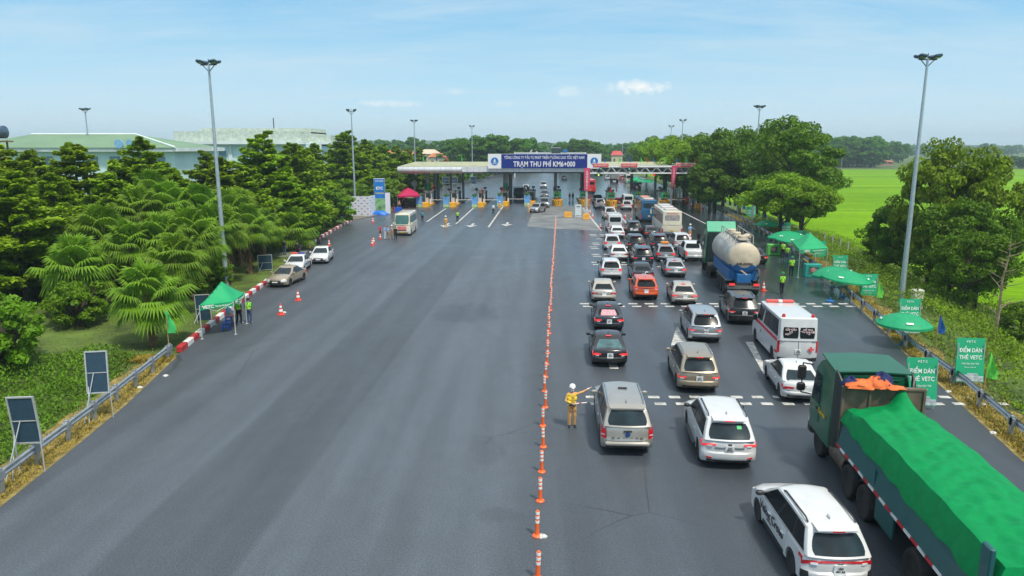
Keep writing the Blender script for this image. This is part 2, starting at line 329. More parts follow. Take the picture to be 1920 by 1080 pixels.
# painted marks
rd = Vector((math.sin(ROAD), math.cos(ROAD), 0)); rp = Vector((math.cos(ROAD), -math.sin(ROAD), 0))
def strip(mb, a, b, wd, z=.008):
    d = (b - a).normalized(); q = Vector((d.y, -d.x, 0)) * wd / 2
    mb.add([(a + q).xy[:] + (z,), (a - q).xy[:] + (z,), (b - q).xy[:] + (z,), (b + q).xy[:] + (z,)], [(0, 1, 2, 3)])
mk = MB()
for a, b in (((836, 391), (800, 416)), ((890, 388), (855, 420)), ((945, 384), (916, 426)), ((1093, 390), (1128, 433)), ((1146, 388), (1186, 430)), ((1270, 393), (1338, 427)), ((1338, 427), (1420, 466)), ((996, 384), (1000, 388))):
    strip(mk, G(*a), G(*b), .24)
def arrow(mb, p, s=1.0):
    d = -rd; q = rp
    P = lambda a, b: (p + d * a * s + q * b * s).xy[:] + (.008,)
    mb.add([P(-2.6, -.16), P(-2.6, .16), P(0, .16), P(0, -.16)], [(0, 1, 2, 3)])
    mb.add([P(-.2, -.75), P(-.2, .75), P(1.7, 0)], [(0, 1, 2)])
for px, py in ((884, 423), (950, 421), (836, 423)): arrow(mk, G(px, py), 1.15)
tag(mk.build('lane_markings', white_paint, smooth=0), kind='structure')
rm = MB()                                    # crossing rows of dashes
def dash_row(y0, x0, x1, wd=.48, gap=.42, dep=.30):
    x = x0
    while x < x1:
        for k in (0, 1):
            p = Vector((x + k * .12, y0 - k * .82, 0)); strip(rm, p, p + Vector((wd, -.02, 0)), dep, .008)
        x += wd + gap
dash_row(29.0, 3.2, 20.5); dash_row(47.6, 4.7, 23.6, .62, .5, .36)
for px, py in ((1109, 492), (1109, 456), (1109, 477), (1106, 463), (1105, 440)):
    p = G(px, py)
    for k in range(3): q = p + Vector((k * 1.25, 0, 0)); strip(rm, q, q + Vector((.8, 0, 0)), .42); q = q - Vector((0, 1.3, 0)); strip(rm, q, q + Vector((.8, 0, 0)), .42)
for q in ((1118, 448), (1200, 504), (1232, 500), (1247, 502)):
    p = G(*q); strip(rm, p, p + Vector((1.2, 0, 0)), .3)
p = G(1150, 686); strip(rm, p - rd * .5, p + rd * .5, .42)
tag(rm.build('crossing_markings', white_paint, smooth=0), kind='structure')
gm = MB()
gm.add([G(1258, 648).xy[:] + (.008,), G(1290, 645).xy[:] + (.008,), G(1272, 614).xy[:] + (.008,), G(1268, 614).xy[:] + (.008,)], [(0, 1, 2, 3)])
gm.add([G(x, y).xy[:] + (.008,) for x, y in ((1398, 641), (1412, 641), (1441, 700), (1432, 702))], [(0, 1, 2, 3)])
tag(gm.build('gore_markings', white_paint, smooth=0), kind='structure')
# rice field and far fields
rice = bpy.data.materials.new('rice field green'); rice.use_nodes = True
def rice_nodes():
    t = rice.node_tree; b = t.nodes['Principled BSDF']; L = t.links.new; co = t.nodes.new('ShaderNodeTexCoord')
    def nz(sc, st, det=4):
        q = t.nodes.new('ShaderNodeMapping'); q.inputs['Scale'].default_value = st; L(co.outputs['Object'], q.inputs[0]); n = t.nodes.new('ShaderNodeTexNoise'); n.inputs['Scale'].default_value = sc; n.inputs['Detail'].default_value = det; L(q.outputs[0], n.inputs['Vector']); return n.outputs[0]
    r = t.nodes.new('ShaderNodeValToRGB'); r.color_ramp.elements[0].color = (.085, .21, .002, 1); r.color_ramp.elements[1].color = (.21, .40, .004, 1); r.color_ramp.elements[0].position = .33; r.color_ramp.elements[1].position = .68
    m = t.nodes.new('ShaderNodeMix'); m.inputs[0].default_value = .5; L(nz(.05, (.3, 1.6, 1)), m.inputs[2]); L(nz(1.2, (.5, 2, 1), 6), m.inputs[3]); L(m.outputs[0], r.inputs[0])
    L(r.outputs[0], b.inputs['Base Color']); b.inputs['Roughness'].default_value = .9; b.inputs['Specular IOR Level'].default_value = .05
    bp = t.nodes.new('ShaderNodeBump'); bp.inputs['Strength'].default_value = .5; bp.inputs['Distance'].default_value = .3; L(nz(5, (1, 1, 1)), bp.inputs['Height']); L(bp.outputs[0], b.inputs['Normal'])
rice_nodes()
fb = MB(); P = []
for y in range(40, 480, 20): P.append((edge_x(RE, y) + 13, y))
fb.add([(x, y, FIELD_Z + .06) for x, y in P] + [(900, y, FIELD_Z + .06) for x, y in P], [(i, len(P) + i, len(P) + i + 1, i + 1) for i in range(len(P) - 1)])
tag(fb.build('rice_field', rice, smooth=0), kind='structure')
db = MB()                                    # low earth banks between the paddies
for y, x0, x1 in ((150, 60, 400), (235, 70, 500), (330, 90, 700), (400, 90, 700)):
    db.box((lerp(x0, x1, .5), y, FIELD_Z + .1), (x1 - x0, .7, .12), R(1.5))
tag(db.build('paddy_banks', M('grassy bank', (.11, .24, .01), .9, var=.4, scale=.3)), kind='structure')
hl = MB()                                    # far low hills
hr = random.Random(3)
for (y0, hgt, x0, x1, dx) in ((1300, 17, -2200, 2200, 50), (1900, 34, -2200, 2200, 70)):
    pts = []; x = x0
    while x <= x1: pts.append((x, hgt * (.45 + .35 * math.sin(x / 410 + y0) + .2 * hr.random()))); x += dx
    n = len(pts)
    hl.add([(x, y0, -5) for x, z in pts] + [(x, y0 + 150, max(2, z)) for x, z in pts] + [(x, y0 + 500, -5) for x, z in pts],
        [(i, i + 1, n + i + 1, n + i) for i in range(n - 1)] + [(n + i, n + i + 1, 2 * n + i + 1, 2 * n + i) for i in range(n - 1)])
tag(hl.build('hills', M('wooded hillside', (.03, .07, .03), .9, var=.4, scale=.02), smooth=60), kind='structure')
# ------------------------------------------------------------------ kerb and guardrails
red_paint = M('kerb red paint', (.42, .025, .03), .6, var=.3); kerb_white = M('kerb white paint', (.68, .68, .66), .6, var=.18)
def polyline(pts, step):
    o = []; carry = 0
    for a, b in zip(pts, pts[1:]):
        L = (b - a).length; t = carry
        while t < L: o.append(a.lerp(b, t / L)); t += step
        carry = t - L
    o.append(pts[-1]); return o
def kerb(pts, label, step):
    P = polyline(pts, step); mb = MB()
    for i in range(len(P) - 1):
        d = P[i + 1] - P[i]; c = (P[i] + P[i + 1]) / 2 + Vector((0, 0, .13)); mb.box(c, (d.length * .995, .3, .32), math.atan2(d.y, d.x), i % 2, bev=.03)
    o = mb.build('kerb', [red_paint, kerb_white]); tag(o, label, 'kerb')
kerb([G(336, 660), G(415, 595), G(470, 552), G(520, 516), G(545, 494)], 'red and white striped kerb running under the left green tent to the parked cars', 1.0)
kerb([G(578, 463), G(600, 447), G(635, 427), G(662, 412)], 'red and white striped kerb curving towards the white printed backdrop', 1.15)
kerb([G(536, 466), G(566, 464)], 'short red and white kerb beside the straw shelter on the left', 1.4)
def guardrail(pts, label, first=0.0, sp=2.0):
    pts = [Vector((p.x, p.y, 0)) for p in pts]
    root = empty('guardrail', pts[0], 0, label, 'guardrail'); o0 = pts[0]
    P = polyline(pts, 1.0); rows = []
    prof = [(.00, .44), (.055, .49), (.055, .53), (.0, .59), (.055, .65), (.055, .69), (.0, .74)]
    for i, p in enumerate(P):
        d = (P[min(i + 1, len(P) - 1)] - P[max(i - 1, 0)]); d.normalize(); q = Vector((d.y, -d.x, 0))
        gz = ground_z(p.x, p.y) + .05
        rows.append([p - o0 + q * a + Vector((0, 0, z + gz)) for a, z in prof])
    mb = MB(); mb.slab(rows, (0, 0, .012)); mb.build('rail_beam', steel, root)
    Q = polyline(pts, sp)
    for k, p in enumerate(Q):
        gz = ground_z(p.x, p.y); m = MB()
        m.box(p - o0 + Vector((-.09 if p.x > 0 else .0, .0, gz + .40)), (.12, .14, .9)); m.box(p - o0 + Vector((-.05 if p.x > 0 else -.02, 0, gz + .63)), (.2, .3, .28))
        m.build('post', steel, root)
    return root
guardrail([G(0, 890, .6) + Vector((-.6, -14, 0)), G(0, 890, .6), G(189, 751, .6), G(318, 651, .6)], 'galvanised guardrail along the left road edge ending at the striped kerb')
rr = [G(1920, 804, .6), G(1805, 707, .6), G(1722, 649, .6), G(1611, 560, .6), G(1530, 495, .6), G(1450, 441, .6), G(1400, 412, .6), G(1350, 388, .6), G(1300, 368, .6), G(1258, 349, .6)]
guardrail([rr[0] + Vector((-2.5, -14, 0))] + rr, 'long galvanised guardrail along the right road edge beside the green boards', sp=3.0)
guardrail([G(818, 352), G(860, 341), G(927, 327.5), G(960, 318)], 'far guardrail curving behind the toll gate on the left verge', sp=6.0)
# ------------------------------------------------------------------ toll station
ts = empty('toll_canopy', (0, 0, 0), 0, 'long grey toll canopy spanning the lanes with blue and white sign board', 'toll canopy')
fascia = M('fascia silver panels', (.50, .53, .56), .35, .2, var=.1, scale=.8)
roofm = M('tan roof sheeting', (.36, .37, .22), .6, var=.18, scale=.5)
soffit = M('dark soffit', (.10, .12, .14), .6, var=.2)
YF, YB = 133.0, 149.0
ZB_, ZT = ZAT(326, YF), ZAT(312, YF)
xl, xm, xr_ = D(745, YF, 6.5).x, D(1104, YF, 6.5).x, D(1303, YF, 6.5).x
xv = D(866, YF, 6.5).x
# left: rounded grey fascia; middle: flat pale fascia; right: open truss
mb = MB(); n = 8; cy = YF + .9; h2 = (ZT - ZB_) / 2; prof = [(cy - .9 * math.sin(math.pi * k / n), ZB_ + h2 - h2 * math.cos(math.pi * k / n)) for k in range(n + 1)]
nseg = 12
for k in range(nseg):
    a, b = lerp(xl, xv, k / nseg) + .015, lerp(xl, xv, (k + 1) / nseg) - .015
    mb.slab([[(a, y, z) for y, z in prof], [(b, y, z) for y, z in prof]], (0, .06, 0))
mb.build('rounded_fascia', fascia, ts)
mb = MB(); flat = M('fascia pale panels', (.66, .68, .70), .4, .1, var=.08, scale=.8); nseg = 22
for k in range(nseg):
    a, b = lerp(xv, xm, k / nseg) + .012, lerp(xv, xm, (k + 1) / nseg) - .012
    mb.box(((a + b) / 2, YF - .12, lerp(ZB_ + .35, ZT, .5)), (b - a, .12, ZT - ZB_ - .4))
mb.build('flat_fascia', flat, ts)
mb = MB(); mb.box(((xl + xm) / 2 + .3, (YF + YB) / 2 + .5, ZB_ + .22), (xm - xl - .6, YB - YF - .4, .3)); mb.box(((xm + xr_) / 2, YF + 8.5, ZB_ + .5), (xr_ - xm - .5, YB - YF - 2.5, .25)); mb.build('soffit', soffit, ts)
mb = MB(); zr = ZAT(303.5, YB - 2)
mb.slab([[(xl + .1, YF + .5, ZT - .02), (xl + 1.2, YB, zr)], [(xr_ - 1.0, YF + .5, ZT - .02), (xr_ - 2.2, YB, zr)]], (0, 0, -.15)); mb.build('roof', roofm, ts)
tr = MB(); white_steel = M('white painted steel', (.72, .74, .76), .4, .1, var=.08)
for y in (YF - .2, YF + 1.6):
    tr.tube((xm, y, ZB_ + .1), (xr_, y, ZB_ + .1), .13); tr.tube((xm, y, ZT - .1), (xr_ + .3, y, ZT - .1), .13)
    k = 0; x = xm
    while x < xr_ - 1.0: tr.tube((x, y, ZT - .1), (x + 1.05, y, ZB_ + .1), .07); tr.tube((x + 1.05, y, ZB_ + .1), (x + 2.1, y, ZT - .1), .05); x += 2.1
tr.build('front_truss', white_steel, ts)
mb = MB(); nseg = 14
for k in range(nseg):
    a, b = lerp(xm + .1, xr_ - .2, k / nseg) + .02, lerp(xm + .1, xr_ - .2, (k + 1) / nseg) - .02
    mb.box(((a + b) / 2, YF + 2.2, (ZB_ + ZT) / 2 + .12), (b - a, .1, ZT - ZB_ - .35))
mb.build('truss_backing', M('backing pale blue', (.34, .43, .47), .45, .1, var=.2, scale=.6), ts)
mb = MB(); mb.box(((xm + xr_) / 2, YF + .2, ZT + .12), (xr_ - xm, 1.0, .12)); mb.build('edge_gutter', flat, ts)
colm = M('column grey paint', (.30, .33, .36), .5, var=.12); colg = M('column green wrap', (.02, .30, .13), .5, var=.2, scale=1.2)
for px, yy_, green, r in [(a_, b_ + 10, c_, d_) for a_, b_, c_, d_ in ((803, 128, 1, .42), (822, 135, 0, .3), (816, 131, 0, .3), (846, 133, 0, .22), (869, 133, 0, .24), (948, 128, 1, .45), (957, 134, 0, .4), (1041, 130, 0, .3), (1094, 130, 2, .45), (1091, 136, 0, .4), (1183, 136, 0, .3), (1246, 132, 2, .42), (1228, 136, 0, .2))]:
    p = D(px, yy_); m = MB(); m.tube((p.x, yy_, 0), (p.x, yy_, ZB_ + .1), r, r, 14); c = m.build('column', colm if green != 2 else M('column dark teal', (.05, .12, .13), .5, var=.2), ts)
    if green == 1: m = MB(); m.tube((p.x, yy_, .9), (p.x, yy_, 3.9), r + .03, r + .03, 14); m.build('green_wrap', colg, c)
# sign board
YS = YF - .35; zs0, zs1 = ZAT(316, YS), ZAT(288.5, YS); xs0, xs1 = D(915, YS, 8).x, D(1127, YS, 8).x; xb0, xb1 = D(940, YS, 8).x, D(1101, YS, 8).x
sg = MB(); sg.box(((xs0 + xs1) / 2, YS, (zs0 + zs1) / 2), (xs1 - xs0, .3, zs1 - zs0)); sgn = sg.build('sign_board', M('sign white', (.8, .8, .8), .4, var=.03), ts)
bl = MB(); bl.box(((xb0 + xb1) / 2, YS - .17, (zs0 + zs1) / 2), (xb1 - xb0, .03, zs1 - zs0 - .1)); bl.build('blue_panel', M('sign deep blue', (.004, .018, .20), .35, var=.08), sgn)
tw = M('sign lettering white', (.85, .85, .85), .4, var=.02)
hh = zs1 - zs0
text('lettering', 'TỔNG CÔNG TY ĐẦU TƯ PHÁT TRIỂN ĐƯỜNG CAO TỐC VIỆT NAM', .72, tw, sgn, ((xb0 + xb1) / 2, YS - .20, zs0 + hh * .74), UP, width=(xb1 - xb0) * .93, bold=.006)
text('lettering', 'TRẠM THU PHÍ KM6+000', 1.35, tw, sgn, ((xb0 + xb1) / 2, YS - .20, zs0 + hh * .29), UP, width=(xb1 - xb0) * .72, bold=.014)
lb = M('logo blue', (.01, .16, .50), .4, var=.05)
for cx in ((xs0 + xb0) / 2, (xs1 + xb1) / 2):
    m = MB(); cz = (zs0 + zs1) / 2; m.lathe([(.70, -.02), (.70, .02)], 28, c=(cx, YS - .17, cz), axis='Y'); lg = m.build('logo', lb, sgn)
    m = MB()
    m.add([(cx - .22, YS - .2, cz - .05), (cx, YS - .2, cz + .5), (cx + .22, YS - .2, cz - .05)], [(0, 1, 2)]); m.box((cx, YS - .2, cz - .34), (.75, .01, .12)); m.box((cx, YS - .2, cz - .13), (.5, .01, .05)); m.build('emblem', tw, lg)
bo = MB()
for px in (945, 1000, 1050, 1100): bo.box((D(px, YS).x, YS + 1.2, ZT + .9), (.12, 2.2, .12)); bo.box((D(px, YS).x, YS + .3, (zs0 + zs1) / 2), (.12, .12, hh))
bo.build('sign_frame', steel, sgn)
redb = M('banner red', (.72, .07, .09), .5, var=.1); cream = M('banner cream', (.8, .74, .62), .5, var=.05)
for i, (px0, px1, s) in enumerate(((1112, 1141, 'LÀN THU PHÍ ETC'), (1165, 1195, 'LÀN THU PHÍ ETC'), (1269, 1302, 'LÀN HỖN HỢP'))):
    y = YF - .5; z = ZAT(310, y); x0, x1 = D(px0, y, z).x, D(px1, y, z).x
    m = MB(); m.box(((x0 + x1) / 2, y, z), (x1 - x0, .1, .66)); o = m.build('red_lane_board', redb, ts); m = MB(); m.box(((x0 + x1) / 2, y + .07, z), (x1 - x0 + .3, .06, .92)); m.build('board_border', cream, o)
    text('lettering', s, .4, cream, o, ((x0 + x1) / 2, y - .07, z), UP, width=(x1 - x0) * .86, bold=.02)
    if i < 2:
        m = MB(); cx = (x0 + x1) / 2; m.lathe([(.32, -.05), (.32, .05)], 16, c=(cx, y - .1, z - .62), axis='Y'); d = m.build('lane_number_disc', M('disc green', (.01, .14, .08), .4), ts)
        text('lettering', str(i + 4), .4, tw, d, (cx, y - .17, z - .62), UP)
m = MB(); p = D(1121, YF + 3); m.box((p.x, YF + 3, 5.5), (1.5, .12, .42)); o = m.build('overhead_signal', M('signal green', (.02, .22, .1), .4), ts); m = MB(); m.lathe([(.15, -.04), (.15, .04)], 12, c=(p.x, YF + 2.92, 5.5), axis='Y'); m.build('lamp', M('lamp lit yellow', (.6, .8, .1), .4, emit=1.2), o)
m = MB(); p = D(1224, YF + 3); m.box((p.x, YF + 3, 5.55), (.45, .12, .45)); m.build('red_signal', M('signal red', (.7, .03, .03), .4, emit=.7), ts)
# flags standing on the canopy roof
def flag_mesh(key, s=0):
    m = MB(); m.tube((0, 0, 0), (0, 0, 2.4), .022, .018, 6, 0)
    r = random.Random(s); rows = []
    for i in range(9):
        z = 2.36 - i * .155; wd = (.14 + .44 * (i / 8) ** 1.2) * (1 if i < 7 else .78)
        rows.append([(wd * u, .07 * math.sin(u * 7 + i * .8 + s), z - .22 * u * (1 - i / 9)) for u in (0, .25, .5, .75, 1)])
    return m, rows
def flag(p, key, col, label, group, hgt=1.0, rz=0.0, s=0):
    root = empty('flag', p, rz, label, 'flag', group); root.scale = (hgt,) * 3
    m, rows = flag_mesh(key, s); m.build('pole', M('bamboo pole', (.42, .27, .12), .6), root)
    q = MB(); q.slab(rows, (0, .008, 0)); q.build('cloth', M('flag ' + key, col, .7, var=.1, trans=.35), root, smooth=60)
    return root
FC = {'green': (.10, .72, .22), 'lime': (.2, .8, .12), 'blue': (.03, .16, .55), 'orange': (.75, .12, .02), 'red': (.6, .02, .03)}
names = {'green': 'small green flag', 'lime': 'lime green flag', 'blue': 'small blue flag', 'orange': 'orange red flag', 'red': 'plain red flag'}
ordn = ['first', 'second', 'third', 'fourth', 'fifth', 'sixth', 'seventh', 'eighth', 'ninth', 'tenth', 'eleventh', 'twelfth', 'thirteenth', 'fourteenth', 'fifteenth', 'sixteenth', 'seventeenth', 'eighteenth', 'nineteenth', 'twentieth']
for i, (px, k) in enumerate(((793, 'green'), (818, 'blue'), (838, 'orange'), (865, 'green'), (1132, 'blue'), (1160, 'lime'), (1180, 'blue'), (1201, 'lime'), (1212, 'orange'), (1224, 'blue'), (1245, 'lime'), (1267, 'blue'), (1285, 'green'), (1301, 'orange'))):
    p = D(px, YF + (2.5 if px < 900 else .4), ZT); p.z = ZT + (.12 if px < 900 else -.05)
    flag(p, k, FC[k], names[k] + ', %s from the left on the toll canopy roof' % ordn[i], 'flags on the canopy roof', .75, R(random.uniform(-40, 40)), i)
# islands with booths
yellow = M('island yellow paint', (.85, .42, .02), .5, var=.15); concg = M('island concrete', (.34, .34, .33), .7, var=.2)
boothw = M('booth white panel', (.55, .57, .58), .4, var=.1); boothg = M('booth glass', (.02, .045, .05), .08, spec=.8)
stripe = M('chevron black', (.03, .03, .03), .5)
leafg = M('planter leaves', (.05, .13, .02), .7, var=.5, scale=14)
def leaf_tuft(p, r, n, parent, name, mat=leafg, s=.12, flat=1.0):
    rr_ = random.Random(int(p[0] * 91 + p[1] * 7)); m = MB()
    for i in range(n):
        a, b = rr_.uniform(0, 6.28), rr_.uniform(-.5, 1.57); k = rr_.uniform(.5, 1) * r
        c = Vector((p[0] + k * math.cos(a) * math.cos(b), p[1] + k * math.sin(a) * math.cos(b), p[2] + k * math.sin(b) * flat))
        d = Vector((rr_.uniform(-1, 1), rr_.uniform(-1, 1), rr_.uniform(-.3, 1))).normalized() * s; e = d.orthogonal().normalized() * s * .55
        m.add([c - d, c + e, c + d, c - e], [(0, 1, 2, 3)])
    return m.build(name, mat, parent, smooth=0, fix=False)
where = {792: 'leftmost', 843: 'second from the left', 896: 'third from the left', 943: 'beside the left green column', 994: 'beside the parked grey cars', 1045: 'at the head of the orange post line', 1096: 'under the tall pink banner', 1148: 'with red flags behind the white spare wheel car', 1198: 'beyond the blue bus', 1250: 'rightmost under the truss'}
for i, (px, py, rt) in enumerate(((792, 389, 0), (843, 389, 0), (896, 389, 0), (943, 387, 0), (994, 386, 0), (1045, 386, 1), (1096, 386, 1), (1148, 388, 1), (1198, 386, 1), (1250, 388, 1))):
    p = G(px, py); yaw = -ROAD
    root = empty('toll_island', p, yaw, 'toll island with booth and yellow nose, ' + where[px], 'toll island', 'toll islands across the road')
    m = MB(); m.prism([(-.85, 1.2), (.85, 1.2), (.85, 22), (-.85, 22)], 0, .28); m.build('base', concg, root)
    m = MB(); m.prism([(-.86, 2.2), (.86, 2.2), (.86, 9), (-.86, 9)], .005, .30); m.build('yellow_edge', yellow, root)
    nose = [(-1.0, 2.3)] + [(1.0 * math.sin(a), 1.4 - 1.2 * math.cos(a)) for a in [R(-80 + 20 * k) for k in range(9)]] + [(1.0, 2.3)]
    m = MB(); m.prism(nose, 0, 1.05 if rt else .8); o = m.build('nose', yellow, root)
    if rt:
        m = MB()
        for k in range(9):
            for sg_ in (-1, 1):
                a0 = R(6 + 18 * (k % 5)); 
            a0 = R(-76 + 19 * k); sg_ = 1 if a0 > 0 else -1
            P = []
            for (da, z) in ((0, .08), (6, .08), (6 - sg_ * 14, .97), (-sg_ * 14, .97)):
                q = a0 + R(da); P.append((1.006 * math.sin(q), 1.4 - 1.206 * math.cos(q), z))
            m.add(P, [(0, 1, 2, 3)])
        m.build('chevrons', stripe, o, smooth=0)
    else:
        m = MB(); m.box((-.55, -.12, 1.05), (1.05, .5, 1.95)); m.build('poster_stand', M('poster sky blue', (.17, .42, .78), .5, var=.25, scale=.9), root)
        m = MB(); m.box((-.55, -.40, .32), (1.0, .02, .55)); m.build('poster_base', M('poster lime foot', (.45, .62, .30), .5, var=.35, scale=2.0), root)
        leaf_tuft((-.55, -.1, 2.1), .55, 130, root, 'plant', s=.14, flat=.7)
    yb_ = 7.5
    m = MB(); m.box((0, yb_, 1.35), (1.25, 2.3, 2.1), bev=.06); b = m.build('booth', boothw, root)
    m = MB()
    for sx in (-.635, .635): m.box((sx, yb_, 1.75), (.03, 1.7, .8))
    m.box((0, yb_ - 1.16, 1.75), (.9, .03, .8)); m.build('window', boothg, b)
    m = MB(); m.box((0, yb_, 2.5), (1.6, 2.7, .16), bev=.03); m.build('booth_roof', M('booth roof', (.18, .2, .22), .5), b)
    m = MB(); m.box((.30, yb_ - 1.17, 1.05), (.42, .03, 1.5)); m.build('door', dark_metal, b)
    m = MB(); m.box((.55, yb_ + 3, 1.2), (.35, .5, 1.8)); m.box((.55, yb_ + 3, 2.25), (.5, .3, .35)); m.tube((.3, yb_ + 3.6, .2), (.3, yb_ + 3.6, 2.8), .07); m.box((.3, yb_ + 3.5, 2.9), (.6, .3, .35)); m.build('lane_equipment', black_plastic, root)
    m = MB(); m.tube((-.5, 3.2, .2), (-.5, 3.2, 3.1), .06); m.ball((-.5, 3.1, 3.1), (.32, .2, .32), 10); m.tube((.5, 4.4, .2), (.5, 4.4, 2.7), .05); m.box((.5, 4.3, 2.75), (.25, .45, .22)); m.build('signal_post', black_plastic, root)
    if px not in (994, 1045, 1148, 1198):
        m = MB(); m.tube((.7, 5.0, 1.0), (4.3, 5.0, 1.02), .05); m.box((.65, 5.0, .7), (.35, .4, 1.0)); m.build('barrier_arm', M('barrier white', (.75, .72, .7), .5, var=.1), root)
    if rt:
        m = MB(); m.lathe([(.30, 1.06), (.42, 1.5)], 12, c=(0, 1.3, 0)); m.build('pot', M('clay pot', (.3, .12, .05), .6), root); leaf_tuft((0, 1.3, 1.95), .6, 170, root, 'plant', s=.17, flat=1.1)
        m = MB(); zz = .9; m.box((0, 3.2, 1.9), (1.5, .1, 1.1)); m.build('green_board', M('board teal green', (.02, .30, .20), .5, var=.15), root)
# red flags on islands
for i, (px, py, t) in enumerate(((899, 389, 'above the third toll island'), (940, 387, 'beside the left green column'), (1146, 388, 'on the island behind the spare wheel car'), (1158, 386, 'highest beside the island plants'), (1200, 384, 'behind the blue bus'))):
    p = G(px, py) + rd * 4; p.z = 1.4; flag(p, 'red', FC['red'], 'red flag standing ' + t, 'red flags on the toll islands', .9, R(random.uniform(-60, 60)), i + 20)
# tall leaning banners
pink = M('banner pink red', (.62, .05, .14), .55, var=.12)
for px, py, ztop, zbot, t, lean in ((1099, 399, 7.35, 3.7, 'tall pink banner on a steel post in front of the toll canopy', .0), (1257, 389, 7.45, 3.3, 'pink vertical banner narrowing downward at the right end of the canopy', .35)):
    p = G(px, py); root = empty('post_banner', p, 0, t, 'banner')
    m = MB(); m.tube((0, 0, 0), (lean, 0, ztop), .22, .16, 10); m.box((0, 0, .2), (.9, .9, .4)); m.build('post', M('post grey', (.45, .46, .48), .5, var=.1), root)
    m = MB(); w1, w0 = (.50, .45) if lean == 0 else (.52, .22)
    m.slab([[(lerp(0, lean, .4) - w0, -.3, zbot), (lerp(0, lean, .4) + w0, -.3, zbot)], [(lean - w1, -.3, ztop), (lean + w1, -.3, ztop)]], (0, .06, 0)); cl = m.build('cloth', pink, root)
    for k, s in enumerate('LÀNTHUPHÍETC' if lean == 0 else 'LÀNHỖNHỢP'):
        nn = 12 if lean == 0 else 9; z = lerp(ztop - .5, zbot + .4, k / (nn - 1)); text('lettering', s, .48 if lean == 0 else .45 * lerp(1, .5, k / nn), cream, cl, (lean * z / ztop, -.32, z), UP, bold=.02)
# ------------------------------------------------------------------ vehicles
def paint(n, c, metal=.0, rough=.28): return M('paint ' + n, c, rough, metal, var=.05, scale=2.5, coat=.15 if n in ('truck green', 'trailer teal', 'truck grey') else .7)
PAINT = {'white': paint('white', (.60, .61, .61)), 'silver': paint('silver', (.38, .40, .42), .55, .3), 'grey': paint('grey', (.30, .32, .35), .5, .3), 'gold': paint('gold', (.36, .30, .22), .5, .3),
         'champagne': paint('champagne', (.50, .46, .40), .45, .3), 'black': paint('black', (.012, .013, .015)), 'navy': paint('navy black', (.015, .02, .03)), 'red': paint('dark red', (.20, .008, .015)), 'orange': paint('red orange', (.60, .09, .02)),
         'beige': paint('beige', (.40, .33, .24), .4, .3), 'cream': paint('cream', (.68, .62, .48)), 'blue': paint('bus blue', (.012, .10, .22)), 'busred': paint('bus red', (.62, .03, .03)), 'green': paint('truck green', (.006, .10, .05), 0, .35), 'teal': paint('trailer teal', (.010, .095, .10), 0, .55),
         'tan_silver': paint('tan silver', (.40, .38, .34), .5, .3), 'darkgrey': paint('dark grey', (.05, .06, .065), .3), 'truckgrey': paint('truck grey', (.28, .29, .27))}
glass = M('tinted car glass', (.010, .014, .016), .16, var=.2, spec=.22)
glass_l = M('pale car glass', (.06, .13, .14), .08, var=.5, spec=.6, scale=1.5)
glass_b = M('blue grey car glass', (.018, .032, .04), .14, var=.5, spec=.28, scale=1.5)
tail = M('tail light red', (.55, .012, .02), .15, var=.15, coat=.6); tail_on = M('tail light lit', (.95, .05, .05), .2, var=.1, emit=.22)
lampw = M('lamp lens', (.65, .68, .7), .08, var=.15, coat=.8); plate = M('plate white', (.72, .74, .74), .45, var=.04); plate_y = M('plate yellow', (.75, .50, .02), .45, var=.04)
ink = M('lettering black', (.02, .02, .025), .5); rimm = M('alloy rim', (.42, .43, .45), .3, .8, var=.1); trim = M('dark trim', (.03, .032, .034), .5, var=.2); chrome = M('chrome trim', (.6, .62, .64), .15, .9)
def wheel_meshes():
    m = MB(); m.lathe([(.62, -.30), (.70, -.34), (.93, -.34), (1.0, -.24), (1.0, .24), (.93, .34), (.70, .34), (.62, .30)], 28, axis='Y'); m.f.append(None); m.f.pop()
    o = m.build('wheel', rubber); t = o.data; bpy.data.objects.remove(o)
    m = MB(); m.lathe([(.64, -.28), (.66, .20), (.60, .24), (.56, .12)], 28, axis='Y')
    for k in range(10):
        a = R(36 * k); m.box((.34 * math.sin(a), .19, .34 * math.cos(a)), (.10, .08, .50), rot=Matrix.Rotation(a, 3, 'Y').to_euler())
    m.lathe([(.16, .1), (.16, .24)], 12, axis='Y'); o = m.build('rim', rimm); r = o.data; bpy.data.objects.remove(o)
    m = MB(); m.lathe([(.64, -.28), (.66, .22), (.58, .26), (.50, .02), (.26, .02), (.24, .22)], 24, axis='Y')
    for k in range(8): a = R(45 * k); m.tube((.38 * math.sin(a), .02, .38 * math.cos(a)), (.38 * math.sin(a), .08, .38 * math.cos(a)), .04)
    o = m.build('rim', M('steel wheel dusty', (.16, .15, .14), .6, .3, var=.25)); h = o.data; bpy.data.objects.remove(o)
    return t, r, h
TYRE, RIM, HUB = wheel_meshes()
def wheel(root, x, y, r, wd=.22, hub=False):
    o = bpy.data.objects.new('wheel', TYRE); COL.objects.link(o); o.parent = root; o.location = (x, y, r); o.scale = (r, wd / .68, r)
    if y < 0: o.rotation_euler = (0, 0, math.pi)
    q = bpy.data.objects.new('rim', HUB if hub else RIM); COL.objects.link(q); q.parent = o
    return o
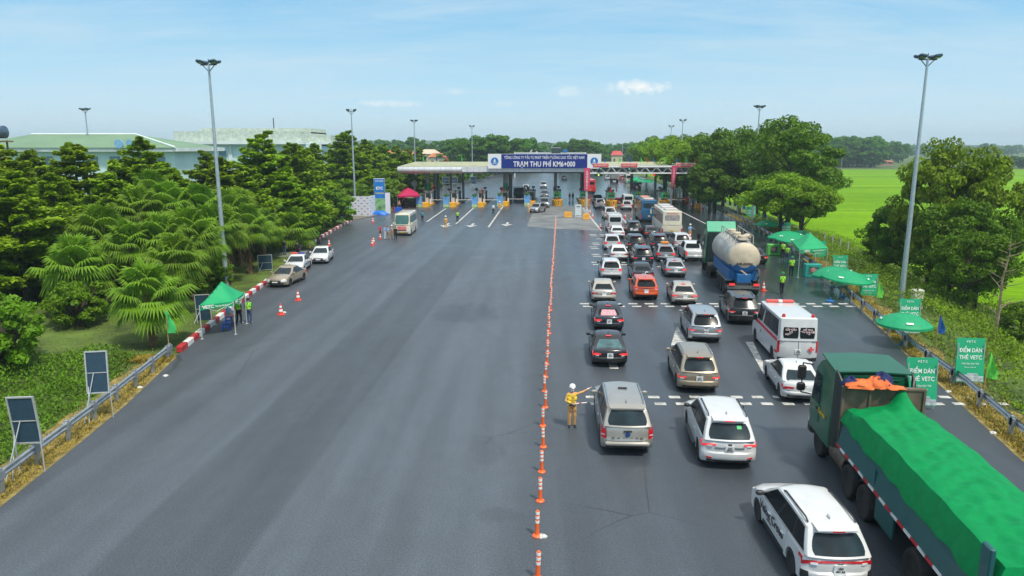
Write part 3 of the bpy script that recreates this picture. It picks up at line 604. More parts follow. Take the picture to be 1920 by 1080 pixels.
SPEC = {
 'sedan': dict(L=4.55, W=1.77, H=1.46, belt=.94, hood=.80, rear=.96, r=.315, ax=(-1.33, 1.32), g=(-1.82, -.92, .14, 1.16), wins=[(.10, .47), (.50, .91)]),
 'suv': dict(L=4.75, W=1.88, H=1.80, belt=1.12, hood=1.02, rear=1.14, r=.37, ax=(-1.36, 1.40), g=(-2.24, -1.78, .42, 1.25), wins=[(.06, .24), (.27, .58), (.61, .94)]),
 'hatchback': dict(L=4.2, W=1.78, H=1.62, belt=1.02, hood=.92, rear=1.02, r=.335, ax=(-1.27, 1.29), g=(-1.98, -1.45, .32, 1.15), wins=[(.08, .2), (.23, .56), (.59, .93)]),
 'minivan': dict(L=4.75, W=1.84, H=1.76, belt=1.06, hood=.94, rear=1.06, r=.335, ax=(-1.38, 1.38), g=(-2.24, -1.80, .48, 1.50), wins=[(.05, .24), (.27, .57), (.60, .94)]),
 'pickup_truck': dict(L=5.3, W=1.88, H=1.82, belt=1.15, hood=1.08, rear=1.16, r=.385, ax=(-1.55, 1.65), g=(-2.50, -2.12, .62, 1.28), wins=[(.05, .36), (.41, .66), (.69, .95)]),
 'open_pickup': dict(L=5.3, W=1.86, H=1.80, belt=1.12, hood=1.06, rear=1.12, r=.375, ax=(-1.55, 1.6), g=(-.95, -.75, .62, 1.28), wins=[(.08, .48), (.52, .93)]),
 'crossover': dict(L=4.5, W=1.76, H=1.66, belt=1.02, hood=.92, rear=1.0, r=.335, ax=(-1.30, 1.40), g=(-2.12, -1.66, .50, 1.42), wins=[(.05, .24), (.27, .57), (.60, .94)]),
 'van': dict(L=5.3, W=1.95, H=2.28, belt=1.25, hood=1.15, rear=1.25, r=.34, ax=(-1.55, 1.55), g=(-2.6, -2.42, 1.15, 2.0), wins=[(.05, .28), (.31, .54), (.57, .80), (.83, .97)]),
 'ambulance': dict(L=5.8, W=2.0, H=2.52, belt=1.38, hood=1.18, rear=1.38, r=.36, ax=(-1.75, 2.0), g=(-2.86, -2.74, 1.45, 2.25), wins=[(.07, .255), (.265, .45), (.46, .66), (.72, .95)]),
 'bus': dict(L=11.6, W=2.5, H=3.35, belt=1.70, hood=1.55, rear=1.70, r=.5, ax=(-3.0, 2.9), g=(-5.76, -5.62, 5.35, 5.72), wins=[(.03 + .135 * k, .155 + .135 * k) for k in range(7)], vr=(.06, .78)),
 'minibus': dict(L=7.0, W=2.08, H=2.75, belt=1.42, hood=1.25, rear=1.40, r=.38, ax=(-1.6, 2.2), g=(-3.44, -3.36, 2.95, 3.40), wins=[(.05 + .155 * k, .195 + .155 * k) for k in range(6)], vr=(.08, .78)),
}
class Car:
    def __init__(s, kind, root, col):
        s.__dict__.update(SPEC[kind]); s.kind = kind; s.root = root; s.col = col; s.hl = s.L / 2; s.zb = .24 if kind != 'bus' else .35
        s.xa, s.xc, s.xd, s.xb = s.g; s.big = kind in ('bus', 'minibus', 'van', 'ambulance')
        hl, zb, bt = s.hl, s.zb, s.rear
        if s.big: s.rp = [(zb, -hl + .06), (zb + .2, -hl), (bt * .75, -hl), (bt, -hl + .03)]
        else: s.rp = [(zb + .02, -hl + .20), (zb + .12, -hl + .06), (zb + .24, -hl), (bt * .56, -hl + .015), (bt * .60, -hl + .075), (bt * .80, -hl + .06), (bt * .92, -hl + .10), (bt * .975, -hl + .15), (bt, -hl + .22)]
        hd = s.hood
        if s.kind in ('bus', 'minibus'): s.fp = [(zb, hl - .08), (zb + .2, hl), (hd * .8, hl - .01), (hd, hl - .06)]
        else: s.fp = [(zb, hl - .16), (zb + .14, hl - .03), (hd * .55, hl), (hd * .78, hl - .05), (hd * .92, hl - .16), (hd * .97, hl - .34)]
        s.shoulder = .045 if s.big else .085; s.pr = .10 if s.kind in ('bus',) else .2 if s.big else .30
    def sw(s, z):
        b = s.belt; lo = max(0, (.5 * b - z) / (.5 * b)); hi = max(0, (z - .62 * b) / (.38 * b)); return s.W / 2 * (1 - .05 * lo ** 1.5 - (.02 if s.big else .055) * hi ** 2)
    def xf(s, x, z, f):
        y = f * s.sw(z); fa = abs(f)
        x2 = x - math.copysign(s.pr * fa ** 4 * min(1, abs(x) / s.hl) ** 8, x)
        z2 = z
        if z > s.hood * .86: z2 = z - s.shoulder * fa ** 6 + .02 * (1 - fa * fa)
        return (x2, y, z2)
    def endx(s, e, z):
        p = s.rp if e < 0 else s.fp
        if z <= p[0][0]: return p[0][1]
        for (z0, x0), (z1, x1) in zip(p, p[1:]):
            if z0 <= z <= z1: return lerp(x0, x1, (z - z0) / (z1 - z0))
        return p[-1][1]
    def body(s):
        pts = [(x, z) for z, x in s.rp]
        pts += [(s.xa - .02, s.belt - .01), (s.xa * .5 + s.xb * .5, s.belt), (s.xb + .02, s.belt - .005)]
        if s.kind not in ('bus', 'minibus'): pts += [(lerp(s.xb, s.hl, .45), lerp(s.belt, s.hood, .62))]
        pts += [(x, z) for z, x in reversed(s.fp)]
        for xw in (s.ax[1], s.ax[0]):
            ra = s.r * 1.16
            a0 = math.asin(max(-1, min(1, (s.zb - s.r) / ra)))
            for k in range(11): a = a0 + (math.pi - 2 * a0) * k / 10; pts.append((xw + ra * math.cos(a), s.r + ra * math.sin(a)))
        fr = [-1, -.965, -.86, -.6, 0, .6, .86, .965, 1]; mb = MB(); n = len(pts)
        mb.add([s.xf(x, z, f) for f in fr for x, z in pts], [(j * n + i, j * n + (i + 1) % n, (j + 1) * n + (i + 1) % n, (j + 1) * n + i) for j in range(len(fr) - 1) for i in range(n)] + [tuple(range(n)), tuple(range((len(fr) - 1) * n, len(fr) * n))[::-1]])
        # greenhouse
        s.z0, s.z1 = s.belt - .03, s.H - .055; s.wb, s.wr = s.W / 2 * .93, s.W / 2 * (.92 if s.big else .76 if s.kind != 'sedan' else .70)
        if s.kind in ('suv', 'minivan', 'crossover', 'pickup_truck', 'open_pickup'): s.wr = s.W / 2 * .755
        rings = []
        for h in (0, .2, .4, .6, .8, 1): rings.append(s.ring(h))
        for ins, dz in ((.05, .028), (.13, .046), (.32, .055)): rings.append(s.ring(1, ins, dz))
        m = len(rings[0]); mb.add([p for r_ in rings for p in r_], [(j * m + i, j * m + (i + 1) % m, (j + 1) * m + (i + 1) % m, (j + 1) * m + i) for j in range(len(rings) - 1) for i in range(m)] + [tuple(range((len(rings) - 1) * m, len(rings) * m))])
        return mb.build('body', s.col, s.root, smooth=32)
    def rz(s, x, h):
        if s.big: return 0
        a, b = s.xc, s.xd; return -.055 * h * ((x - (a + b) / 2 - .15) / ((b - a) / 2)) ** 2
    def hwd(s, h): return lerp(s.wb, s.wr, h ** 1.25)
    def bow(s, e): return (.05 if s.big else .09) if e < 0 else (.10 if s.big else .16)
    def ring(s, h, ins=0, dz=0):
        xr, xf_ = lerp(s.xa, s.xc, h) + ins, lerp(s.xb, s.xd, h) - ins; hw = s.hwd(h) - ins; z = lerp(s.z0, s.z1, h) + dz; rc = .10; P = []
        for k in range(9): u = -1 + k / 4; P.append((xr - s.bow(-1) * (1 - u * u) + (.0 if abs(u) < 1 else .0), u * (hw - rc), z))
        P.append((xr + .03, hw - .03, z))
        for k in range(7): P.append((lerp(xr + rc, xf_ - rc, k / 6), hw + .012 * math.sin(math.pi * k / 6), z))
        P.append((xf_ - .03, hw - .03, z))
        for k in range(9): u = 1 - k / 4; P.append((xf_ + s.bow(1) * (1 - u * u), u * (hw - rc), z))
        P.append((xf_ - .03, -hw + .03, z))
        for k in range(7): P.append((lerp(xf_ - rc, xr + rc, k / 6), -hw - .012 * math.sin(math.pi * k / 6), z))
        P.append((xr + .03, -hw + .03, z)); return [(x, y, zz + s.rz(x, h)) for x, y, zz in P]
    def win(s, name, e, u0, u1, v0, v1, mat=None, off=.012, parent=None, taper=0.0):   # front / rear glass
        rows = []; sh = (.90, .98, 1, 1, .98, .92)
        for i in range(6):
            v = lerp(v0, v1, i / 5); xx = lerp(s.xa, s.xc, v) if e < 0 else lerp(s.xb, s.xd, v); hw = s.hwd(v) - .10; z = lerp(s.z0, s.z1, v)
            um, ur = (u0 + u1) / 2, (u1 - u0) / 2 * sh[i]; rows.append([(xx + e * (s.bow(e) * (1 - u * u) + off), u * hw, z + s.rz(xx, v)) for u in [um + ur * (k / 4 - 1) for k in range(9)]])
        m = MB(); m.slab(rows, (-e * .03, 0, 0)); return m.build(name, mat or glass, parent or s.root)
    def swin(s, sgn, u0, u1, v0, v1, mat=None, off=.012, name='side_window', parent=None):
        rows = []
        for i in range(4):
            v = lerp(v0, v1, i / 3); xr, xf_ = lerp(s.xa, s.xc, v) + .06, lerp(s.xb, s.xd, v) - .04; hw = s.hwd(v); z = lerp(s.z0, s.z1, v)
            rows.append([(lerp(xr, xf_, u), sgn * (hw + .012 * math.sin(math.pi * u) + off), z + s.rz(lerp(xr, xf_, u), v)) for u in [lerp(u0, u1, k / 4) for k in range(5)]])
        m = MB(); m.slab(rows, (0, -sgn * .03, 0)); return m.build(name, mat or glass, parent or s.root)
    def end(s, name, e, y0, y1, z0, z1, mat, off=.012, parent=None, skew=0.0, nz=4, pinch=0.0, wrap=0.0):   # patch on the tail or nose
        rows = []
        for i in range(nz):
            z_ = lerp(z0, z1, i / (nz - 1)); row = []
            for k in range(7):
                y = lerp(y0, y1, k / 6); inn = (k / 6 if y0 + y1 < 0 else 1 - k / 6) if pinch else 0; z = lerp(z_, lerp(z0, z1, .62), pinch * inn); sw = s.sw(z); f = max(-1.0, min(1.0, y / sw)); p = s.xf(s.endx(e, z), z, f); row.append((p[0] + e * off, math.copysign(min(abs(y), sw + .008), y), p[2]))
            rows.append(row)
        m = MB(); m.slab(rows, (-e * .06, 0, 0))
        if wrap: sg = 1 if y0 + y1 > 0 else -1; xe = s.endx(e, (z0 + z1) / 2) - e * s.pr * .8; m.slab([[(xe - e * t_ * wrap, sg * (s.sw(zz) + .008), zz) for t_ in (0, .5, 1)] for zz in (lerp(z0, z1, .3), z1)], (0, -sg * .04, 0))
        return m.build(name, mat, parent or s.root)
    def flank(s, name, sgn, x0, x1, z0, z1, mat, off=.006, parent=None):
        m = MB(); m.slab([[(x, sgn * (s.sw(z) + off), z) for x in [lerp(x0, x1, k / 6) for k in range(7)]] for z in [lerp(z0, z1, k / 4) for k in range(5)]], (0, -sgn * .03, 0)); return m.build(name, mat, parent or s.root)
VS = .965                                    # the cars stand a little under catalogue size
def car(px, py, kind, col, label, cat, face=1, head=0.0, near=0, lit=True, gl=None, rails=False, plate_txt=None, rearlamp=None, name=None, glr=None, group=None, dual=False):
    p = G(px, py); ang = R(90) - ROAD - R(head) + (math.pi if face < 0 else 0); sp = SPEC[kind]
    axx = sp['ax'][0] if face > 0 else sp['ax'][1]
    o = p - Vector((math.cos(ang), math.sin(ang), 0)) * axx * VS
    root = empty(name or {'suv': 'sport_utility_car', 'open_pickup': 'pickup_truck', 'sedan': 'sedan_car', 'crossover': 'crossover_car'}.get(kind, kind), o, ang, label, cat, group)
    root.scale = (VS,) * 3; c = Car(kind, root, PAINT[col]); b = c.body(); vis = -1 if face > 0 else 1
    for x in c.ax:
        for sg in (1, -1): wheel(root, x, sg * (c.W / 2 - .13 if kind != 'bus' else c.W / 2 - .18), c.r, .23 if kind != 'bus' else .3, hub=c.big)
    v0, v1 = c.__dict__.get('vr', (.10, .88))
    for sg in (1, -1):
        for u0, u1 in c.wins: c.swin(sg, u0, u1, v0, v1, gl)
        if not c.big: c.swin(sg, c.wins[0][0] - .012, c.wins[-1][1] + .012, v0 - .04, v1 + .03, trim, .005, 'window_surround')
    c.win('windshield', 1, -1.0, 1.0, .06, .92, gl)
    if kind == 'bus': c.win('rear_window', -1, -.86, .86, .32, .74, glr or gl)
    elif kind in ('van', 'minibus'): c.win('rear_window', -1, -.92, .92, .10, .72, glr or gl)
    elif kind != 'ambulance': c.win('rear_window', -1, -.96, .96, .10 if kind != 'sedan' else .06, .86, glr or gl)
    z = c.rear; W2 = c.W / 2
    rl = rearlamp or {'sedan': (.52, .98, .66, .84), 'suv': (.60, .99, .70, .82), 'hatchback': (.60, .99, .66, .94), 'minivan': (.62, .99, .66, .80), 'crossover': (.5, .99, .8, .9), 'pickup_truck': (.82, .995, .56, .92), 'open_pickup': (.84, .995, .55, .93), 'van': (.88, .995, .5, .96), 'bus': (.86, .98, .42, .72), 'minibus': (.82, .98, .4, .62), 'ambulance': (.90, .998, .52, .98)}[kind]
    for sg in (1, -1):
        a, b_ = sg * rl[0] * W2, sg * rl[1] * W2
        c.end('taillight', -1, min(a, b_), max(a, b_), rl[2] * z, rl[3] * z, tail_on if lit else tail, pinch=0 if c.big or kind in ('pickup_truck', 'open_pickup') else .65, wrap=0 if c.big else .22)
        if near and kind != 'pickup_truck': c.end('reverse_lamp', -1, min(sg * (rl[0] + .12) * W2, sg * (rl[0] + .30) * W2), max(sg * (rl[0] + .12) * W2, sg * (rl[0] + .30) * W2), (rl[2] - .01) * z, (rl[2] + .05) * z, lampw, off=.016)
        hz = c.hood; c.end('headlight', 1, min(sg * .55 * W2, sg * .97 * W2), max(sg * .55 * W2, sg * .97 * W2), hz * (.62 if not c.big else .42), hz * (.84 if not c.big else .62), lampw)
        m = MB(); my = c.W / 2 * .97 + .11; mz = c.belt + .07; mx = c.xb - .38
        if kind == 'bus': m.path([(c.hl - .1, sg * 1.15, 2.9), (c.hl + .25, sg * 1.38, 2.85), (c.hl + .25, sg * 1.42, 2.5)], .04); m.box((c.hl + .25, sg * 1.42, 2.25), (.18, .25, .6), bev=.05)
        else: m.box((mx, sg * my, mz), (.14, .22, .15) if not c.big else (.16, .22, .34), bev=.04); m.box((mx + .03, sg * (my - .13), mz - .05), (.08, .14, .05))
        m.build('side_mirror', trim if col in ('black', 'navy', 'white') and kind != 'sedan' else PAINT[col], root)
    if not c.big: c.end('rear_bumper_trim', -1, -.80 * W2, .80 * W2, c.zb + .05, c.zb + .17, trim, off=.01)
    else: c.end('rear_bumper', -1, -.97 * W2, .97 * W2, c.zb + .02, c.zb + .22, trim if kind != 'minibus' else PAINT[col], off=.03)
    c.end('front_grille', 1, -.5 * W2, .5 * W2, c.hood * .52, c.hood * .74, trim)
    c.end('front_bumper_intake', 1, -.7 * W2, .7 * W2, c.zb + .06, c.zb + .18, trim)
    pz = z * .70 if kind in ('suv', 'minivan', 'hatchback', 'sedan', 'crossover') else .50 if kind == 'pickup_truck' else z * .58
    ph, pw = (.2, .15) if kind not in ('pickup_truck',) else (.10, .26)
    pl = c.end('licence_plate', -1, -pw, pw, pz - ph / 2 - .02, pz + ph / 2, plate_y if kind in ('bus',) else plate, off=.025)
    c.end('licence_plate', 1, -.22, .22, c.zb + .16, c.zb + .27, plate_y if kind == 'minibus' else plate, off=.03)
    if plate_txt: text('lettering', plate_txt, .085, ink, pl, (c.endx(-1, pz) - .045, 0, pz), (R(90), 0, R(-90)), bold=.02, ext=.003)
    if kind in ('suv', 'hatchback', 'minivan', 'crossover'):
        m = MB(); hw = c.wr - .14; m.slab([[(c.xc - .24, -hw * .95, c.H - .075), (c.xc - .30, 0, c.H - .05), (c.xc - .24, hw * .95, c.H - .075)], [(c.xc + .12, -hw, c.H - .03), (c.xc + .12, 0, c.H - .005), (c.xc + .12, hw, c.H - .03)]], (0, 0, -.035)); sp_ = m.build('spoiler', PAINT[col], root)
        m = MB(); m.box((c.xc - .285, 0, c.H - .08), (.03, .3, .03)); m.build('brake_light', tail_on if lit else tail, sp_)
    elif kind == 'sedan' and lit:
        m = MB(); m.box((c.xc - .02, 0, c.H - .085), (.1, .28, .03)); m.build('brake_light', tail_on, root)
    if rails:
        for sg in (1, -1):
            m = MB(); y = sg * (c.wr - .06); m.path([(c.xc + .15, y, c.H - .05), (c.xc + .3, y, c.H + .015), (c.xd - .5, y, c.H + .015), (c.xd - .35, y, c.H - .04)], .022); m.build('roof_rail', trim if rails == 2 else chrome, root)
    if near:
        m = MB(); m.ball((c.xc + .35, 0, c.H), (.11, .02, .05), 8); m.build('roof_antenna', PAINT[col], root)
        for sg in (1, -1):
            zt = c.belt - .06
            xs_ = [c.ax[0] + c.r * 1.2 + .05, (c.ax[0] + c.ax[1]) / 2 + .12, c.ax[1] - c.r * 1.25 - .02]
            for q in range(2):
                d = c.flank('door', sg, xs_[q] + .012, xs_[q + 1] - .012, c.zb + .15, zt, PAINT[col], off=.007)
                m = MB(); m.box((xs_[q] + .22, sg * (c.sw(zt - .16) + .025), zt - .16), (.2, .04, .035), bev=.01); m.build('handle', PAINT[col] if near < 2 else chrome, d)
            c.flank('sill', sg, xs_[0] + .1, xs_[2] - .05, c.zb + .01, c.zb + .12, trim, off=.012)
        m = MB(); m.box((c.endx(-1, z * .84) - .012, 0, z * .84), (.02, .14, .07), bev=.02); m.build('emblem', chrome, root)
        m = MB(); m.box((0, 0, c.zb + .05), (c.L - 1.4, c.W - .5, .12)); m.build('underbody', dark_metal, root)
    return c, root
def side_text(c, root, s, size, x, z, mat, sgn=1, width=None, bold=.015):
    return text('lettering', s, size, mat, root, (x, sgn * (c.sw(z) + .032), z), (R(90), 0, R(180) if sgn > 0 else 0), width=width, bold=bold, ext=.003)
# --- right hand queue, nearest first
c, r_ = car(1543, 1076, 'crossover', 'white', 'white crossover minivan with black lettering on its side, nearest car at bottom right', 'car', near=1, lit=False, rails=2, plate_txt='19A\n441.62', rearlamp=(.5, .99, .80, .90), gl=glass, glr=glass_b, head=-2.2)
side_text(c, r_, 'Veloz Cross', .36, .20, .74, ink, width=1.85, bold=.02); side_text(c, r_, 'cross over', .09, .30, .58, ink)
c.end('light_bar', -1, -.5, .5, .845, .885, tail, off=.014)
for sg in (1, -1): c.end('reflector', -1, min(sg * .74, sg * .88), max(sg * .74, sg * .88), .36, .58, trim, off=.014)
c, r_ = car(1356, 861, 'suv', 'white', 'white sport utility car with black roof rails and green sticker in its rear window', 'car', near=2, lit=True, rails=2, plate_txt='30G\n094.63', glr=glass_b, rearlamp=(.5, .99, .76, .86), head=2.5)
m = MB(); q = c.win('window_sticker', -1, -.62, -.38, .62, .78, M('sticker green', (.03, .5, .15), .5), off=.02); c.end('chrome_strip', -1, -.5, .5, .83, .86, chrome, off=.016)
for sg in (1, -1):
    m = MB(); m.box((0, sg * .98, .40), (1.9, .14, .05), bev=.02); m.build('side_step', trim, r_); c.end('reflector', -1, min(sg * .6, sg * .78), max(sg * .6, sg * .78), .45, .50, tail, off=.014)
c, r_ = car(1170, 834, 'pickup_truck', 'tan_silver', 'tan silver pickup truck with a canopy, beside the pointing officer', 'pickup truck', near=2, lit=False, plate_txt='14C-245.83', rails=1, glr=glass_b)
tg = c.end('tailgate', -1, -.74, .74, .62, 1.10, PAINT['tan_silver'], off=.02)
m = MB(); m.box((c.endx(-1, .95) - .045, 0, .98), (.03, .3, .05)); m.build('handle', trim, tg)
m = MB(); m.lathe([(.09, -.03), (.09, .03)], 16, c=(c.endx(-1, .85) - .03, 0, .86), axis='X'); m.build('emblem', M('oval blue', (.02, .06, .2), .3), tg)
text('lettering', 'R A N G E R', .11, M('tailgate lettering', (.12, .12, .11), .5), tg, (c.endx(-1, .7) - .048, 0, .71), (R(90), 0, R(-90)), width=1.15, ext=.003, bold=.02)
for sg in (1, -1): c.end('lamp_lens', -1, min(sg * .80, sg * .935), max(sg * .80, sg * .935), .66, .80, lampw, off=.016)
m = MB(); m.box((-2.62, 0, .52), (.22, 1.6, .16), bev=.05); m.build('rear_bumper', PAINT['tan_silver'], r_)
m = MB(); m.slab([[(c.xc - .16, -.62, c.H - .10), (c.xc - .2, 0, c.H - .08), (c.xc - .16, .62, c.H - .10)], [(c.xc + .06, -.66, c.H - .01), (c.xc + .04, 0, c.H + .012), (c.xc + .06, .66, c.H - .01)]], (0, 0, -.05)); m.build('canopy_lip', PAINT['tan_silver'], r_)
m = MB(); m.box((-.35, 0, c.H + .015), (.12, .34, .03)); m.build('roof_vent', trim, r_)
car(1304, 727, 'minivan', 'gold', 'gold brown minivan with sunroof behind the white sport utility car', 'car', near=2, lit=True, rails=1, plate_txt='30A\n981.66', glr=glass_b, head=2)[0].win('rear_glass_top', -1, -.2, .2, .93, .97, tail)
car(1141, 681, 'sedan', 'black', 'black sedan with pale green rear glass, fourth vehicle up the left lane', 'car', near=1, lit=True, glr=glass_l, plate_txt='30A\n162.08')
c, r_ = car(1140, 616, 'sedan', 'navy', 'black sedan with a pink printed sunshade across its rear window', 'car', near=1, lit=True, plate_txt='15A\n320.14')
c.win('printed_sunshade', -1, -.72, .72, .14, .78, M('sunshade pink', (.55, .30, .33), .6, var=.4, scale=9), off=.02)
car(1131, 564, 'sedan', 'champagne', 'champagne sedan standing on the painted dashes in the left lane', 'car', lit=False, near=1)
c, r_ = car(1145, 522, 'hatchback', 'white', 'white small sport utility car with grey roof and tall red lights', 'car', lit=True, near=1, rails=1, rearlamp=(.68, .99, .7, .97))
c, r_ = car(1318, 637, 'minivan', 'silver', 'blue silver minivan with a white disc in its rear window', 'car', near=2, lit=True, plate_txt='30E-427.18', head=2.5)
c.win('window_disc', -1, -.44, -.36, .72, .80, plate, off=.02)
car(1497, 746, 'sedan', 'white', 'white sedan behind the ambulance with the green truck cab overlapping it', 'car', near=1, lit=False, glr=glass_b, head=4.5)
# ambulance
c, r_ = car(1482, 675, 'ambulance', 'white', 'white ambulance van with red stripe, red cross and roof light bar', 'ambulance', near=0, lit=False, head=2.6, plate_txt='29B\n152.04')
for sg in (-1, 1): c.win('rear_window', -1, .04 if sg > 0 else -.94, .94 if sg > 0 else -.04, .12, .62, glass)
rt = M('red lettering', (.75, .08, .10), .5); z = c.belt
for y, s in ((.42, 'CẤP CỨU\n115\nHOTLINE'), (-.42, 'HỖ TRỢ\nVẬN CHUYỂN\n24/7')): text('lettering', s, .125, M('pale lettering', (.8, .6, .6), .5), r_, (-2.865, y, z + .42), (R(90), R(0), R(-90)), bold=.03)
m = MB(); m.box((-2.925, -.62, .92), (.02, .28, .09)); m.box((-2.925, -.62, .92), (.021, .09, .28)); m.build('red_cross', rt, r_)
redstripe = M('ambulance red', (.6, .02, .04), .4)
for sg in (1, -1):
    c.flank('red_stripe', sg, -2.5, 2.5, 1.21, 1.35, redstripe); c.flank('red_cross', sg, .7, .85, .85, 1.0, redstripe); c.flank('red_stripe', sg, -2.7, -2.2, .62, .74, redstripe)
    m = MB(); m.lathe([(.09, 0), (.09, .1), (.05, .17), (0, .18)], 10, c=(-2.5, sg * .72, c.H - .02)); m.build('rear_beacon', tail, r_)
    text('lettering', 'AMBULANCE', .2, M('grey lettering', (.25, .27, .33), .5), r_, (.35, sg * (c.hwd(.9) + .03), c.H - .24), (R(90), 0, R(180) if sg > 0 else 0), bold=.02)
m = MB(); m.box((1.0, 0, c.H + .07), (.32, 1.5, .15), bev=.05); lbx = m.build('light_bar', M('light bar red', (.75, .08, .06), .2, coat=.5), r_)
m = MB(); m.box((1.0, 0, c.H + .07), (.34, .3, .16), bev=.05); m.build('speaker', lampw, lbx)
c.end('door_seam', -1, -.012, .012, .45, 1.36, trim, off=.006); m = MB(); m.box((-2.80, 0, 1.9), (.02, .03, .9)); 
# further up the queue
car(1390, 604, 'suv', 'black', 'black sport utility car close behind the tanker truck', 'car', near=2, lit=True, rails=1, plate_txt='30H\n112.56', head=4.5)
c, r_ = car(1209, 560, 'hatchback', 'orange', 'red orange hatchback with black roof at the painted dashes', 'car', lit=True, near=1, rearlamp=(.6, .99, .84, .97))
c.end('lower_cladding', -1, -.8, .8, .26, .46, trim, off=.014)
car(1204, 527, 'sedan', 'navy', 'dark sedan directly ahead of the red orange hatchback', 'car', lit=False)
car(1281, 569, 'sedan', 'champagne', 'champagne sedan with silver mirrors left of the tanker truck', 'car', near=1, lit=True, head=3)
car(1265, 518, 'sedan', 'silver', 'grey silver sedan in the third lane ahead of the champagne sedan', 'car', lit=True, near=1, head=3)
car(1204, 498, 'suv', 'navy', 'black sport utility car with both brake lights lit and white plate', 'car', lit=True, rails=1)
car(1191, 471, 'suv', 'black', 'black sport utility car two places ahead of the dark sedan', 'car', lit=True)
c, r_ = car(1247, 490, 'hatchback', 'silver', 'silver taxi hatchback with orange roof sign', 'taxi', lit=True, head=3)
m = MB(); m.box((-.3, 0, c.H + .12), (.2, .8, .22), bev=.05); m.build('roof_sign', M('taxi sign orange', (.8, .28, .04), .4), r_)
car(1147, 468, 'hatchback', 'white', 'white hatchback half hidden at the left edge of the queue', 'car', lit=True)
car(1160, 488, 'sedan', 'white', 'white sedan with thin red lights ahead of the grey roofed car', 'car', lit=False)
car(1277, 468, 'suv', 'white', 'white station car left of the white pickup and under the cream bus tail', 'car', lit=True)
car(1300, 488, 'open_pickup', 'white', 'white open pickup truck partly hidden by the tanker truck', 'pickup truck', lit=True)
car(1235, 470, 'suv', 'navy', 'dark sport utility car ahead of the orange signed taxi', 'car', lit=True)
c, r_ = car(1188, 441, 'suv', 'black', 'black sport utility car with white stickers on its tail', 'car', lit=False)
c.end('sticker', -1, -.45, -.15, .7, .95, plate, off=.02); c.end('sticker', -1, .25, .55, .7, 1.0, plate, off=.02)
car(1221, 446, 'sedan', 'darkgrey', 'dark grey sedan with bright red lights beside the cream bus', 'car', lit=True)
car(1157, 446, 'sedan', 'white', 'white sedan close behind the white high roof van', 'car', lit=False)
car(1152, 433, 'van', 'white', 'white high roof passenger van in the left queue lane', 'van', lit=False)
car(1143, 410, 'suv', 'white', 'white sport utility car ahead of the high roof van', 'car', lit=False, head=-2)
c, r_ = car(1125, 391, 'suv', 'silver', 'silver white off road car with a spare wheel on its back', 'car', lit=False)
m = MB(); m.lathe([(.05, -.10), (.34, -.10), (.38, 0), (.34, .1)], 20, c=(-2.42, -.15, 1.0), axis='X'); m.build('spare_wheel', PAINT['champagne'], r_)
car(1120, 381, 'suv', 'navy', 'dark car at the barrier ahead of the spare wheel car', 'car', lit=False)
car(1161, 385, 'sedan', 'red', 'dark red car stopped at the booth beyond the yellow chevron nose', 'car', lit=True)
car(1177, 387, 'van', 'white', 'white van waiting at the toll booth left of the blue bus', 'van', lit=False)
car(1175, 393, 'hatchback', 'white', 'small white car with orange lights behind the waiting white van', 'car', lit=True)
# buses
c, r_ = car(1254, 442, 'bus', 'cream', 'cream coach with red taillights in front of the blue bus', 'bus', lit=False, head=2, glr=M('coach rear glass', (.30, .27, .27), .2, var=.5, scale=4))
m = MB()
for xx in (-3.2, .4, 3.4): m.box((xx, 0, c.H + .1), (2.0, 1.5, .22), bev=.08)
m.build('roof_unit', PAINT['white'], r_); c.win('rear_louvre', -1, -.7, .7, .80, .88, M('louvre red', (.5, .15, .12), .5)); c.end('lower_panel', -1, -1.2, 1.2, .4, .85, PAINT['grey'], off=.015)
c, r_ = car(1213, 414, 'bus', 'blue', 'blue coach with orange roof panel in front of the toll booths', 'bus', lit=False, head=2, glr=glass_b)
m = MB(); m.box((-.5, 0, c.H + .03), (8, 1.3, .08), bev=.03); m.build('roof_panel', M('roof panel orange', (.6, .24, .12), .5, var=.3, scale=1.5), r_); m = MB(); m.box((-3.5, 0, c.H + .1), (1.8, 1.5, .22), bev=.08); m.build('roof_unit', PAINT['white'], r_)
car(1106, 362, 'bus', 'busred', 'red coach driving away behind the pink banner', 'bus', lit=False)
# right of the tanker
car(1417, 494, 'sedan', 'black', 'black sedan half hidden on the right of the cream tank', 'car', lit=True, near=1)
# beyond the gate
car(1178, 343, 'minibus', 'cream', 'cream minibus beyond the truss gate beside a grey truck', 'bus', lit=False)
car(1139, 337, 'hatchback', 'white', 'small white car beyond the gate left of the grey truck', 'car', lit=False)
car(1167, 338, 'hatchback', 'busred', 'bright red car beyond the gate between grey truck and cream minibus', 'car', lit=False)
car(1058, 338, 'suv', 'darkgrey', 'dark sport utility car alone on the road beyond the gate centre', 'car', lit=False)
car(986, 358, 'hatchback', 'white', 'white car beside the green cab truck inside the toll gate', 'car', lit=False)
car(1019, 353, 'suv', 'silver', 'silver car approaching beyond the toll gate, farthest of its lane', 'car', face=-1, lit=False)
car(1021, 370, 'sedan', 'darkgrey', 'dark sedan passing the booth towards the camera', 'car', face=-1, lit=False)
car(1021, 389, 'suv', 'grey', 'grey sport utility car leaving the booth behind the silver hatchback', 'car', face=-1, lit=False)
car(1002, 399, 'hatchback', 'silver', 'silver hatchback turning out of the booth beside the arms out officer', 'car', face=-1, lit=False, head=22)
car(886, 343, 'sedan', 'red', 'dark red sedan far off on the left beyond the gate', 'car', lit=False)
